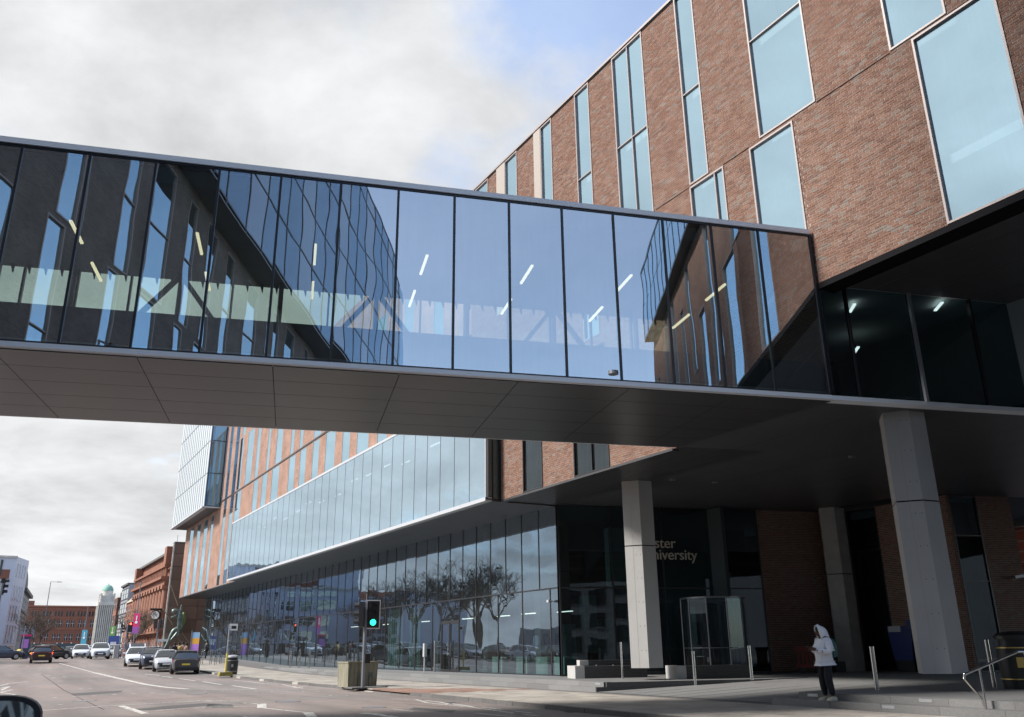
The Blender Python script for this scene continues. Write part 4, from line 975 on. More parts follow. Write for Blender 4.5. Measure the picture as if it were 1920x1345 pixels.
mb = MB(); q_ = [bp(bL, B0+.12, CZ), bp(bL, B1-.14, CZ), bp(bR, B1-.14, CZ), bp(bR, B0+.12, CZ)]; mb.hexa([*q_, *[p+Vector((0, 0, .4)) for p in q_]]); obj('ceiling', mb, 'interior_wall', br)
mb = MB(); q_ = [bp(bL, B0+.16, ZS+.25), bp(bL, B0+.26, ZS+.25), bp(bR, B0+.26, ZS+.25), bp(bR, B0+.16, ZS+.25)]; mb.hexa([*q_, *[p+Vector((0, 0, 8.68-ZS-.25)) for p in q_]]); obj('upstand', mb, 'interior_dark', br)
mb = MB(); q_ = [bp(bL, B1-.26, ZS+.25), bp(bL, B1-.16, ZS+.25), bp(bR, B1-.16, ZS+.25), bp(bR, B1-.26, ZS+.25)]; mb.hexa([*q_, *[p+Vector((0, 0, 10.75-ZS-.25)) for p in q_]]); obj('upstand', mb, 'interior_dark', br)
mb = MB()
b = bL+.1
while b < bR-.3:                      # little wedge baffles under the far edge of the ceiling
    mb.hexa([bp(b+.08, B1-.36, CZ-.26), bp(b+.10, B1-.36, CZ-.26), bp(b+.10, B1-.3, CZ-.26), bp(b+.08, B1-.3, CZ-.26), bp(b, B1-.36, CZ), bp(b+.11, B1-.36, CZ), bp(b+.11, B1-.3, CZ), bp(b, B1-.3, CZ)]); b += .42
obj('baffle', mb, 'interior_wall', br)
mb = MB()
for k in range(len(bs)-1):
    if k % 2: mb.bar(bp(bs[k], B1-.45, 8.0), bp(bs[k], B1-.45, CZ), .12, .12, up=(1, 0, 0))
for k in range(1, len(bs)-4, 4):
    mb.bar(bp(bs[k], B1-.5, CZ), bp(bs[k]+2*M, B1-.5, 8.2), .13, .13); mb.bar(bp(bs[k]+4*M, B1-.5, CZ), bp(bs[k]+2*M, B1-.5, 8.2), .13, .13)
obj('truss', mb, mat('truss', (.20, .23, .23), .6), br)
for k in range(-1, 7):
    for n0, n1 in ((19.85, 21.05), (22.2, 23.4)):
        b = -5.66+2.82*k+.0
        if b > 12: continue
        mb = MB(); mb.bar(bp(b, n0, 11.2), bp(b, n1, 11.2), .065, .05); l_ = obj('ceiling_light', mb, 'lamp_strip', br)
        mb = MB(); mb.cyl(bp(b, n0+.2, 11.23), bp(b, n0+.2, CZ), .008, n=4); mb.cyl(bp(b, n1-.2, 11.23), bp(b, n1-.2, CZ), .008, n=4); obj('hanger', mb, 'frame_dark', l_)
# underside panels with open joints
ns = [B0+.1, 19.93, 21.07, 22.25, 23.43, B1-.06]
jb = [-6.46+2.845*k for k in range(-2, 9)]
for b0_, b1_ in zip(jb, jb[1:]):
    for n0, n1 in zip(ns, ns[1:]):
        pts = [bp(b0_+.008, n0+.008, ZS-.02), bp(b0_+.008, n1-.008, ZS-.02), bp(b1_-.008, n1-.008, ZS-.02), bp(b1_-.008, n0+.008, ZS-.02)]
        if min(p.x for p in pts) > XP-.1: continue
        if max(p.x for p in pts) > XP:
            f = lambda a, c: a + (c-a)*((XP-.01-a.x)/(c.x-a.x)) if c.x > XP else c
            pts = [pts[0], pts[1], f(pts[1], pts[2]), f(pts[0], pts[3])]
            if pts[0].x > XP or pts[1].x > XP: continue
        mb = MB(); mb.hexa([*pts, *[p+Vector((0, 0, .03)) for p in pts]]); obj('underside_panel', mb, 'soffit', br, fixn=True)
mb = MB(); q_ = [bp(bL, B0, ZS+.012), bp(bL, B1, ZS+.012), bp(14, B1, ZS+.012), bp(13.3, B0, ZS+.012)]; mb.quad(*q_); obj('underside_backing', mb, 'black_trim', br)

# ================================================================== BLOCK ON THE LEFT (off to the side; the bridge glass mirrors it)
XL = -6.4
lb = thing('brick_block', 'brick block with tall windows and glazed upper storeys mirrored in the bridge glass', 'building', (XL, -15, 0))
PL = Plane((XL, 0, 0), (0, 1, 0), (1, 0, 0))
WLb = []; rr = random.Random(21); yy = 16.4
while yy > -52:
    w_ = rr.choice((1.0, 1.2, 1.9)); g_ = rr.choice((1.5, 1.9, 2.6)); z0 = rr.choice((7.9, 7.9, 11.4)); WLb.append((yy-w_, yy, z0, 15.9)); 
    if rr.random() < .85: WLb.append((yy-w_-.5, yy-.4, 16.1, 22.6))
    yy -= w_+g_
LS = 23.2
obj('brick_wall', wall_quads(PL, -54, 17.0, 7.6, LS, WLb), 'brick_grey', lb); obj('brick_wall', wall_quads(PL, 17.0, 28.2, 7.6, 12.9, [(21.2, 27.7, 7.6, 12.9)]), 'brick_grey', lb)
obj('brick_wall', wall_quads(PL, 4.0, 17.0, LS, 42, []), 'brick_grey', lb)
for a, b, c, d in WLb: window(PL, a, b, c, d, lb, fw=.07, gm='glass_upper', trans=((c+d)/2,) if d-c > 5 else ())
mb = MB(); PL.box(mb, -54, 20.2, 7.5, 7.6, -.4, .02); obj('soffit_edge', mb, 'black_trim', lb)
PLg = Plane((XL+1.4, 0, 0), (0, 1, 0), (1, 0, 0)); gb = MB(); yk = 4.0; k = 0
hs = [LS+.2, 27.0, 31.0, 35.0, 39.5, 41.0]
while yk > -54:
    for c, d in zip(hs, hs[1:]):
        q = MB(); PLg.quad(q, yk-2.96, yk-.04, c+.04, d-.04); obj('glazing_pane', q, 'glass_ground' if k % 3 else 'glass_far', lb)
    PLg.box(gb, yk-.05, yk+.05, LS, 41.1, -.1, .03); yk -= 3.0; k += 1
for h in hs: PLg.box(gb, -54, 4.0, h-.05, h+.05, -.1, .03)
obj('glazing_mullion', gb, 'frame_dark', lb)
mb = MB(); PLg.box(mb, -54, 4, LS-.1, LS, -1.5, .02); obj('soffit', mb, 'soffit_deep', lb); mb = MB(); PLg.box(mb, -54, 4, LS, 41, -1.4, -1.0); PL.box(mb, -53.9, 16.9, 7.6, 41.9, -4.2, -4.0); obj('inner_wall', mb, 'interior_mid', lb)
mb = MB(); mb.quad((XL, 17.0, 12.9), (XL-20, 17.0, 12.9), (XL-20, 17.0, 42), (XL, 17.0, 42)); mb.quad((XL, 28.2, 0), (XL-20, 28.2, 0), (XL-20, 28.2, 12.9), (XL, 28.2, 12.9)); mb.poly([(XL, 17, 12.9), (XL, 28.2, 12.9), (XL-20, 28.2, 12.9), (XL-20, 17, 12.9)]); mb.quad((XL-20, -54, 0), (XL+1.4, -54, 0), (XL+1.4, -54, 41), (XL-20, -54, 41)); mb.quad((XL-20, -54, 0), (XL-20, 20.2, 0), (XL-20, 20.2, 42), (XL-20, -54, 42)); mb.poly([(XL+1.4, -54, 41.2), (XL+1.4, 4, 41.2), (XL-20, 4, 41.2), (XL-20, -54, 41.2)]); mb.poly([(XL, 4, 42), (XL, 17, 42), (XL-20, 17, 42), (XL-20, 4, 42)]); mb.quad((XL+1.4, 4.06, LS), (XL-4, 4.06, LS), (XL-4, 4.06, 41.2), (XL+1.4, 4.06, 41.2)); obj('side_wall', mb, 'brick_grey', lb)
mb = MB(); mb.quad((XL-.5, -54, 0), (XL-.5, 20.1, 0), (XL-.5, 20.1, 7.6), (XL-.5, -54, 7.6)); obj('ground_wall', mb, 'interior_wall', lb)
mb = MB(); mb.quad((XL, -54, 7.55), (XL-1, -54, 7.55), (XL-1, 20.1, 7.55), (XL, 20.1, 7.55)); obj('soffit', mb, 'soffit_deep', lb)

# ================================================================== VEHICLES
def lerp(tab, x):
    if x <= tab[0][0]: return tab[0][1]
    for (a, va), (b, vb) in zip(tab, tab[1:]):
        if x <= b: return va + (vb-va)*(x-a)/(b-a)
    return tab[-1][1]
def car(label, loc, heading, paint_, L=4.2, W=1.78, H=1.48, plates=('plate_white', 'plate_yellow'), brake=False, boot=False, mono=0.0, group='cars on the street', name='parked_car', suv=0.0):
    """heading: direction of the nose, from +Y towards +X, in degrees. local x = forwards"""
    t = thing(name, label, 'car', (loc[0], loc[1], loc[2]), math.pi/2-R(heading), group)
    k = L/4.2; hb = .96*H/1.48 + suv*.05; w = W/2; zb = .20+suv*.05
    top = [(-2.1*k, hb-.06), (-1.95*k, hb+.0), (-1.2*k, hb), (.6*k, hb-.02), (1.0*k, hb-.0+mono*.02), (1.5*k, hb-.08+mono*.02), (1.95*k, hb-.20+suv*.08), (2.1*k, hb-.36+suv*.1)]
    wid = [(-2.1*k, .80), (-1.9*k, .95), (-1.2*k, 1.0), (1.1*k, 1.0), (1.75*k, .94), (2.1*k, .72)]
    low = [(-2.1*k, zb+.18), (-1.9*k, zb+.04), (-1.3*k, zb), (1.5*k, zb), (2.0*k, zb+.02), (2.1*k, zb+.12)]
    xs = [-2.1*k, -2.06*k, -1.95*k, -1.7*k, -1.3*k, -.9*k, -.3*k, .3*k, .8*k, 1.1*k, 1.4*k, 1.7*k, 1.95*k, 2.06*k, 2.1*k]
    q = MB(); rings = []
    for x in xs:
        zt = lerp(top, x); ww = w*lerp(wid, x); z0 = lerp(low, x); zm = z0+(zt-z0)*.52
        half = [(ww*.86, z0), (ww*.97, z0+.10), (ww*.985, z0+.28), (ww, zm), (ww*.985, zt-.10), (ww*.93, zt-.03), (ww*.78, zt)]
        rings.append([(x, -a, b) for a, b in half] + [(x, 0, zt+.015)] + [(x, a, b) for a, b in reversed(half)] + [(x, 0, z0)])
    q.loft(rings); body = obj('body', q, paint_, t, True, False, True)
    # glasshouse
    sb, rb = -1.98*k, -1.55*k + mono*.1; fs, ff = .98*k+mono*.15, .18*k+mono*.15
    rl = [(sb, hb), (rb, H-.09), (-1.0*k, H-.02), (-.3*k, H), (ff-.2*k, H-.02), (ff, H-.05), (fs, hb-.0)]
    gx = [sb+.02, sb+.15, rb-.12, rb, -1.0*k, -.3*k, ff-.2*k, ff, (ff+fs)/2, fs-.05]
    q = MB(); rings = []
    for x in gx:
        zt = lerp(rl, x); f_ = (zt-hb+.04)/(H-hb); wb = w*.93; wt = wb - (wb-w*.70)*min(1, max(.05, f_))
        rings.append([(x, -wb, hb-.05), (x, -wt, max(zt-.03, hb)), (x, -wt*.8, zt), (x, 0, zt+.012), (x, wt*.8, zt), (x, wt, max(zt-.03, hb)), (x, wb, hb-.05)])
    q.loft(rings, closed=True); obj('windows', q, 'glass_car', t, True, False, True)
    q = MB(); rings = []
    for x in (rb-.02, -1.0*k, -.3*k, ff-.2*k, ff+.03):
        zt = lerp(rl, x)+.012; wt = w*.71; rings.append([(x, -wt-.012, zt-.06), (x, -wt*.8, zt+.005), (x, 0, zt+.018), (x, wt*.8, zt+.005), (x, wt+.012, zt-.06)])
    q.loft(rings, cap=False, closed=False)
    for s_ in (-1, 1):
        wr, wb = w*.705, w*.935
        q.bar((ff+.02, s_*wr, H-.06), (fs-.02, s_*wb, hb-.02), .055, .055); q.bar((-.42*k, s_*wr, H-.04), (-.35*k, s_*wb, hb-.03), .07, .03); q.bar((rb, s_*wr, H-.10), (sb+.08, s_*wb, hb-.02), .16, .05, up=(0, 1, 0))
    if not boot: q.bar((rb-.03, -w*.7, H-.09), (rb-.03, w*.7, H-.09), .12, .05, up=(1, 0, 0))
    obj('roof', q, paint_, t, False, False)
    if boot:
        q = MB(); a = Vector((rb, 0, H-.05)); q.obox(a+Vector((-.55, -w*.72, .30)), (.55, 0, -.30), (0, w*1.44, 0), (0.03, 0, .05)); b_ = obj('boot_lid', q, paint_, t, False, False)
        q = MB(); q.obox(a+Vector((-.50, -w*.6, .335)), (.42, 0, -.23), (0, w*1.2, 0), (0.02, 0, .03)); obj('rear_window', q, 'glass_car', b_, False, False)
    for x in (-1.28*k, 1.30*k):
        for s_ in (-1, 1):
            r_ = .31+suv*.04; c = Vector((x, s_*(w-.09), r_))
            q = MB(); q.cyl((x, s_*(w-.22), r_), (x, s_*(w+.005), r_), r_, n=20); wh = obj('wheel', q, 'tyre', t, True, False)
            q = MB(); q.cyl((x, s_*(w), r_), (x, s_*(w+.012), r_), r_*.64, n=14); obj('rim', q, 'rim', wh, False, False)
            q = MB(); n = 14
            q.loft([[(x+rr_*math.cos(math.pi*j/n), s_*(w*.985+.004), r_+rr_*math.sin(math.pi*j/n)) for j in range(n+1)] for rr_ in (r_*.9, r_*1.17)], cap=False, closed=False); obj('wheel_arch', q, 'black_plastic', t, False, False)
    for s_ in (-1, 1):
        q = MB(); q.hexa([(-2.05*k, s_*w*.62, hb-.20), (-1.80*k, s_*w*.98, hb-.20), (-1.80*k, s_*w*.90, hb-.18), (-2.0*k, s_*w*.6, hb-.18), (-2.06*k, s_*w*.60, hb-.05), (-1.82*k, s_*w*.97, hb-.03), (-1.8*k, s_*w*.9, hb-.03), (-2.0*k, s_*w*.58, hb-.05)])
        for v_ in range(8): x, y_, z_ = q.v[v_]; q.v[v_] = (x-.035, y_*1.01, z_)
        obj('tail_light', q, 'tail_on' if brake else 'tail_off', t, False, False, True)
        q = MB(); q.hexa([(2.02*k, s_*w*.40, hb-.40), (1.76*k, s_*w*.90, hb-.36), (1.7*k, s_*w*.86, hb-.36), (1.9*k, s_*w*.4, hb-.40), (1.99*k, s_*w*.42, hb-.28), (1.70*k, s_*w*.92, hb-.20), (1.65*k, s_*w*.86, hb-.20), (1.86*k, s_*w*.4, hb-.28)])
        for v_ in range(8): x, y_, z_ = q.v[v_]; q.v[v_] = (x+.06, y_*1.01, z_+suv*.06)
        obj('headlight', q, 'head_lamp', t, False, False, True)
        q = MB(); q.sphere((fs-.22, s_*(w+.09), hb+.06), .07, .10, .065, 10, 6); q.bar((fs-.22, s_*(w-.05), hb+.02), (fs-.22, s_*(w+.05), hb+.03), .05, .03); obj('wing_mirror', q, paint_, t, True, False)
    q = MB(); q.box(2.055*k, -w*.55, zb+.12, 2.125*k, w*.55, zb+.28+.1*suv); q.box(2.06*k, -w*.45, hb-.50+suv*.06, 2.12*k, w*.45, hb-.43+suv*.06); obj('grille', q, 'black_plastic', t, False, False)
    q = MB(); q.box(2.12*k, -.26, zb+.25, 2.135*k, .26, zb+.36); obj('number_plate', q, plates[0], t, False, False)
    q = MB(); q.box(-2.135*k, -.26, zb+.36, -2.10*k, .26, zb+.47); obj('number_plate', q, plates[1], t, False, False)
    q = MB(); q.box(-2.12*k, -w*.75, zb+.05, -2.0*k, w*.75, zb+.22); obj('bumper', q, 'black_plastic', t, False, False)
    return t
def on_dist(px, py, dist):
    d = ray(px, py); h = math.hypot(d.x, d.y); p = O + d*(dist/h); return Vector((p.x, p.y, gz(p.y)))
car('black hatchback with red tail lights driving away by the left buildings', on_dist(76, 1241, 92), 2, 'car_red', brake=True, L=4.1, W=1.75, H=1.45, name='moving_car')
car('white family car facing the camera, left one of the two in mid road', on_dist(150, 1235, 112), 184, 'car_white', L=4.3, W=1.82, H=1.5)
car('white van-like car facing the camera, right one of the two in mid road', on_dist(186, 1236, 104), 184, 'car_white', L=4.5, W=1.85, H=1.62, suv=.6)
car('small pale car behind the two white cars at the junction', on_dist(212, 1230, 118), 186, 'car_pale')
car('white car with its boot lid raised, last in the kerbside row', on_dist(254, 1249, 81), 186, 'car_white', L=4.1, boot=True)
car('silver and navy sport utility car second from the far end of the kerbside row', on_dist(284, 1254, 75.5), 187, 'car_navy', L=4.4, W=1.85, H=1.6, suv=1.0)
car('small silver car tucked between the sport utility car and the dark hatchback', on_dist(309, 1257, 70.6), 187, 'car_silver', L=3.7, W=1.68, H=1.48)
car('dark grey hatchback seen from behind, nearest in the kerbside row', on_dist(345, 1260, 66.3), 8, 'car_grey', L=4.25, W=1.8, H=1.5)
car('black car parked behind the black hatchback by the tree', on_dist(93, 1235, 108), 60, 'car_black')
car('dark saloon entering from the far left side street', Vector((.75, 108, gz(108))), 85, 'car_navy', L=4.4)
def far_car(px, dist, col, lab, hd): car(lab, on_dist(px, 1233, dist), hd, col)
far_car(168, 128, 'car_silver', 'silver car seen between the two white cars', 184); far_car(130, 140, 'car_black', 'black car far behind the left white car', 180)
far_car(112, 150, 'car_pale', 'pale car in front of the far shop fronts', 95)
# cars parked on the other side, mirrored in the ground floor glass
for i, (px_, c, lab) in enumerate(((1035, 'car_black', 'black'), (985, 'car_white', 'clean white'), (930, 'car_brown', 'brown'), (880, 'car_silver', 'silver'), (825, 'car_pale', 'pale grey'), (765, 'car_white', 'white'), (715, 'car_silver', 'light silver'), (668, 'car_black', 'glossy black'), (628, 'car_silver', 'bright silver'), (590, 'car_pale', 'grey blue'), (520, 'car_white', 'bright white'))):
    yy = onx(px_, 1200, 2*XG+2.1).y
    car(lab+' car parked across the street, mirrored in the ground floor glass', (-2.1+.1*math.sin(i*5), yy, gz(yy)), 180, 'car_black' if c == 'car_black' else c, group='cars mirrored in the glass', L=4.0+.1*(i % 4))

# the wing mirror that reaches into the lower left corner, with the car that carries it
cm = ray(-8, 1355); mp_ = O + cm*(2.35/math.hypot(cm.x, cm.y))
def near_suv():
    t = thing('sport_utility_vehicle', 'dark car whose black wing mirror shows in the lower left corner', 'car', (mp_.x-1.05, mp_.y-.4, 0), R(0))
    def L_(x, y_, z_): return (mp_.x-1.05+x, mp_.y-.4+y_, z_)
    q = MB(); rings = []
    for (y_, zt, z0, ww) in ((-3.2, .98, .45, .78), (-3.0, 1.08, .32, .9), (-1.5, 1.12, .28, .92), (.4, 1.12, .28, .92), (1.1, 1.05, .28, .9), (1.6, .95, .34, .82), (1.75, .75, .45, .7)):
        h_ = [(-ww*.9, z0), (-ww, z0+.2), (-ww, zt-.12), (-ww*.9, zt), (ww*.9-.0, zt), (ww, zt-.12), (ww, z0+.2), (ww*.9, z0)]; rings.append([L_(a-.14, y_, b) for a, b in h_])
    q.loft(rings); obj('body', q, 'car_black', t, True, True, True)
    q = MB(); rings = []
    for (y_, zt) in ((-3.0, 1.15), (-2.6, 1.66), (-1.2, 1.74), (-.2, 1.70), (.55, 1.14)): rings.append([L_(a-.14, y_, b) for a, b in ((-.84, 1.1), (-.66, zt-.04), (-.5, zt), (.5, zt), (.66, zt-.04), (.84, 1.1))])
    q.loft(rings); obj('windows', q, 'glass_car', t, True, True, True)
    for y_ in (-2.3, .95):
        for s_ in (-1, 1):
            q = MB(); q.cyl(L_(-.14+s_*.68, y_, .34), L_(-.14+s_*.93, y_, .34), .34, n=20); obj('wheel', q, 'tyre', t, True)
    # mirror housing, faces backwards to the camera
    c = mp_; u = Vector((1, -.12, 0)).normalized(); v = Vector((0, 0, 1)); n_ = u.cross(v).normalized()*1.0
    if n_.y > 0: n_ = -n_
    q = MB(); rings = []
    for d_, s_ in ((0, 1.0), (-.03, 1.02), (-.08, .95), (-.13, .70), (-.16, .3)):
        rings.append([c + u*(.088*s_*math.copysign(abs(math.cos(a))**.75, math.cos(a))) + v*(.055*s_*math.copysign(abs(math.sin(a))**.75, math.sin(a))) + n_*d_ for a in [2*math.pi*k/28 for k in range(28)]])
    q.loft(rings); q.bar(c-u*.08-v*.03-n_*.06, c-u*.30-v*.12-n_*.03, .05, .05); mh = obj('wing_mirror', q, 'black_plastic', t, True, True, True)
    q = MB(); pts = [c + u*(.077*math.copysign(abs(math.cos(a))**.75, math.cos(a))) + v*(.045*math.copysign(abs(math.sin(a))**.75, math.sin(a))) + n_*.004 for a in [2*math.pi*k/28 for k in range(28)]]
    q.poly(pts); obj('mirror_glass', q, mat('mirror', (.55, .68, .75), .02, metal=1.0), mh, False, True)
near_suv()

# ================================================================== PEOPLE
def skin(name, J, E, root, m_, parent, sub=2, smooth=True):
    me = bpy.data.meshes.new(name+'_skel'); names = list(J); idx = {n_: i for i, n_ in enumerate(names)}
    me.from_pydata([J[n_][0] for n_ in names], [(idx[a], idx[b]) for a, b in E], []); o = bpy.data.objects.new('tmp_skin', me); COL.objects.link(o)
    md = o.modifiers.new('s', 'SKIN'); md.use_smooth_shade = True
    sv = me.skin_vertices[0].data if me.skin_vertices else None
    if sv is None:
        bm = bmesh.new(); bm.from_mesh(me); bm.verts.layers.skin.verify(); bm.to_mesh(me); bm.free(); sv = me.skin_vertices[0].data
    for n_ in names:
        r_ = J[n_][1]; sv[idx[n_]].radius = (r_, r_) if not isinstance(r_, tuple) else r_; sv[idx[n_]].use_root = (n_ == root)
    s2 = o.modifiers.new('u', 'SUBSURF'); s2.levels = sub; s2.render_levels = sub
    dg = bpy.context.evaluated_depsgraph_get(); dg.update(); out = bpy.data.meshes.new_from_object(o.evaluated_get(dg)); bpy.data.objects.remove(o)
    out.name = name; out.materials.clear(); out.materials.append(MATS[m_]); out.polygons.foreach_set('use_smooth', [True]*len(out.polygons))
    ob = bpy.data.objects.new(name, out); COL.objects.link(ob); ob.parent = parent
    return ob
def person_main():
    p = onx(1556, 1310, 17.80); p.z = .262
    t = thing('person', 'person in a white hooded top and black trousers looking at a phone on the steps', 'person', (p.x, p.y, .262), R(158))
    # local: faces -x? the figure looks towards local +x
    H = {}
    J = {'pel': ((0, 0, .93), .15), 'bel': ((.02, 0, 1.10), .135), 'che': ((-.01, 0, 1.30), .15), 'nek': ((.02, 0, 1.46), .06), 'hed': ((.07, 0, 1.56), .085), 'top': ((.075, 0, 1.65), .075),
         'ls': ((-.01, .19, 1.38), .06), 'le': ((.02, .25, 1.10), .05), 'lw': ((.25, .13, 1.17), .035), 'rs': ((-.01, -.19, 1.38), .06), 're': ((.03, -.25, 1.10), .05), 'rw': ((.26, -.10, 1.18), .035),
         'lh': ((0, .10, .88), .085), 'lk': ((.03, .11, .49), .06), 'la': ((-.03, .12, .09), .045), 'rh': ((0, -.10, .88), .085), 'rk': ((.05, -.12, .49), .06), 'ra': ((.02, -.14, .09), .045)}
    E = [('pel', 'bel'), ('bel', 'che'), ('che', 'nek'), ('nek', 'hed'), ('hed', 'top'), ('che', 'ls'), ('ls', 'le'), ('le', 'lw'), ('che', 'rs'), ('rs', 're'), ('re', 'rw'), ('pel', 'lh'), ('lh', 'lk'), ('lk', 'la'), ('pel', 'rh'), ('rh', 'rk'), ('rk', 'ra')]
    body = skin('body', J, E, 'pel', 'skin', t)
    # hands: palm with four fingers and a thumb curled round the phone
    for s_, w_ in ((1, 'lw'), (-1, 'rw')):
        w0 = Vector(J[w_][0]); d = Vector((.9, -s_*.35, .12)).normalized(); sd = Vector((0, 0, 1))
        HJ = {'w': (tuple(w0), .028), 'p': (tuple(w0+d*.075), .036)}; HE = [('w', 'p')]
        for i, (dy, ln) in enumerate(((-.030, .055), (-.010, .065), (.010, .062), (.030, .05))):
            b0 = w0+d*.10+sd*dy; m0 = b0+d*ln*.55+Vector((0, -s_*.014, 0)); e0 = m0+d*ln*.3+Vector((0, -s_*.03, -.005))
            for nm, pt, r_ in (('a%d' % i, b0, .010), ('b%d' % i, m0, .009), ('c%d' % i, e0, .008)): HJ[nm] = (tuple(pt), r_)
            HE += [('p', 'a%d' % i), ('a%d' % i, 'b%d' % i), ('b%d' % i, 'c%d' % i)]
        tb = w0+d*.05+Vector((0, -s_*.03, .04)); HJ['t0'] = (tuple(tb), .012); HJ['t1'] = (tuple(tb+d*.035+Vector((0, -s_*.012, .01))), .010); HE += [('w', 't0'), ('t0', 't1')]
        skin('hand', HJ, HE, 'w', 'skin', body, 1)
    HJ = {'hip': ((.015, 0, .90), (.185, .20)), 'w': ((.02, 0, 1.00), (.19, .21)), 'b': ((.03, 0, 1.15), (.175, .225)), 'c': ((0, 0, 1.32), (.165, .235)), 'n': ((-.02, 0, 1.45), (.09, .12)),
          'ls': ((-.02, .20, 1.37), .10), 'le': ((.0, .29, 1.10), .095), 'lf': ((.12, .22, 1.12), .075), 'lw': ((.235, .14, 1.165), .052), 'rs': ((-.02, -.20, 1.37), .10), 're': ((.0, -.29, 1.09), .095), 'rf': ((.12, -.20, 1.12), .075), 'rw': ((.245, -.11, 1.17), .052)}
    HE = [('hip', 'w'), ('w', 'b'), ('b', 'c'), ('c', 'n'), ('c', 'ls'), ('ls', 'le'), ('le', 'lf'), ('lf', 'lw'), ('c', 'rs'), ('rs', 're'), ('re', 'rf'), ('rf', 'rw')]
    hd = skin('hooded_top', HJ, HE, 'w', 'hoodie', t)
    # hood: rounded, pulled forward over the brow, open in front
    q = MB(); rg = []
    for i in range(13):
        a_ = i/12.0; z_ = 1.40+.355*a_; ctr = -.035+.105*a_
        rr_ = .150*math.sqrt(max(.0, 1-max(0, (a_-.52)/.48)**2.4))*(1.0 if a_ > .25 else .86+.56*a_)
        op = 44 if a_ < .82 else 44*(1-(a_-.82)/.18)+.5
        rg.append([(ctr+math.cos(R(op+(360-2*op)*k/24))*max(rr_, .008)*1.06, math.sin(R(op+(360-2*op)*k/24))*max(rr_, .008)*.93, z_+.02*math.cos(R(op+(360-2*op)*k/24))*a_) for k in range(25)])
    q.loft(rg, cap=False, closed=False); ho = obj('hood', q, 'hoodie', t, True, False, True)
    md = ho.modifiers.new('t', 'SOLIDIFY'); md.thickness = .02; md.offset = -1
    # face in shadow: dark mask and hair
    q = MB(); q.sphere((.055, 0, 1.61), .10, .10, .115, 14, 10); obj('hair', q, 'hair', t, True, False)
    q = MB(); q.sphere((.09, 0, 1.565), .078, .07, .095, 14, 10); fc = obj('face', q, 'skin', t, True, False)
    q = MB(); q.sphere((.178, 0, 1.565), .016, .012, .02, 8, 6); obj('nose', q, 'skin', fc, True, False)
    for s_ in (-1, 1): q = MB(); q.sphere((.168, s_*.028, 1.60), .008, .012, .007, 8, 6); obj('eye', q, 'hair', fc, True, False)
    q = MB(); q.box(.165, -.022, 1.525, .176, .022, 1.533); obj('mouth', q, 'sleeve_print', fc, False, False)
    TJ = {'pel': ((0, 0, .90), (.10, .12)), 'lh': ((0, .095, .80), .105), 'lm': ((.03, .12, .66), .108), 'lk': ((.04, .125, .48), .098), 'lc': ((0, .125, .28), .088), 'la': ((-.03, .125, .11), .062), 'rh': ((0, -.095, .80), .105), 'rm': ((.05, -.125, .66), .108), 'rk': ((.06, -.135, .48), .098), 'rc': ((.045, -.14, .28), .088), 'ra': ((.02, -.145, .11), .062)}
    TE = [('pel', 'lh'), ('lh', 'lm'), ('lm', 'lk'), ('lk', 'lc'), ('lc', 'la'), ('pel', 'rh'), ('rh', 'rm'), ('rm', 'rk'), ('rk', 'rc'), ('rc', 'ra')]
    skin('trousers', TJ, TE, 'pel', 'cloth_black', t)
    for x0, y0, yaw in ((-.03, .125, .25), (.02, -.145, -.25)):
        q = MB(); rg = []
        for (x, w_, h_) in ((-.10, .03, .06), (-.085, .042, .085), (0, .045, .095), (.08, .05, .07), (.15, .045, .05), (.185, .025, .035)):
            rg.append([(x, -w_, 0), (x, -w_*1.05, h_*.4), (x, -w_*.7, h_), (x, w_*.7, h_), (x, w_*1.05, h_*.4), (x, w_, 0)])
        q.loft(rg); c_, s2 = math.cos(yaw), math.sin(yaw); q.v = [(x0+x*c_-y_*s2, y0+x*s2+y_*c_, z_) for x, y_, z_ in q.v]; obj('shoe', q, 'shoe', t, True, False, True)
    q = MB(); q.tube([(.10, .13, 1.24), (.09, .135, 1.40), (.0, .13, 1.475), (-.12, .13, 1.42), (-.17, .13, 1.2)], .02, 6); q.tube([(.10, -.13, 1.24), (.09, -.135, 1.40), (.0, -.13, 1.475), (-.12, -.13, 1.42), (-.17, -.13, 1.2)], .02, 6)
    bpk = thing('backpack', 'dark green backpack on the back of the person in the white hooded top', 'backpack', (p.x, p.y, .262), R(158))
    obj('strap', q, 'cloth_black', bpk, True, False)
    q = MB(); rg = []
    for z_, w_, d_ in ((.98, .10, .06), (1.0, .15, .10), (1.15, .155, .12), (1.32, .15, .10), (1.42, .12, .07), (1.44, .08, .04)): rg.append([(-.165-d_*1.2*a, w_*b, z_) for a, b in ((0, -1), (.6, -.95), (1, -.6), (1, .6), (.6, .95), (0, 1))])
    q.loft(rg); obj('bag', q, 'pack_green', bpk, True, False, True)
    ph = Vector((.345, 0, 1.195)); q = MB(); q.obox((ph.x-.01, -.04, ph.z-.015), (.12, 0, .07), (0, .08, 0), (-.006, 0, .01)); phone = thing('phone', 'dark mobile phone held up in both hands of the hooded person', 'phone', (p.x, p.y, .262), R(158)); obj('case', q, 'black_plastic', phone, False, False)
    cu = bpy.data.curves.new('print', 'FONT'); cu.body = 'ER'; cu.size = .085; cu.extrude = .002
    tmp = bpy.data.objects.new('tmp_text', cu); COL.objects.link(tmp); sm_ = bpy.data.meshes.new_from_object(tmp.evaluated_get(bpy.context.evaluated_depsgraph_get())); bpy.data.objects.remove(tmp)
    sm_.materials.clear(); sm_.materials.append(MATS['sleeve_print']); pr = bpy.data.objects.new('sleeve_print', sm_); COL.objects.link(pr); pr.parent = hd
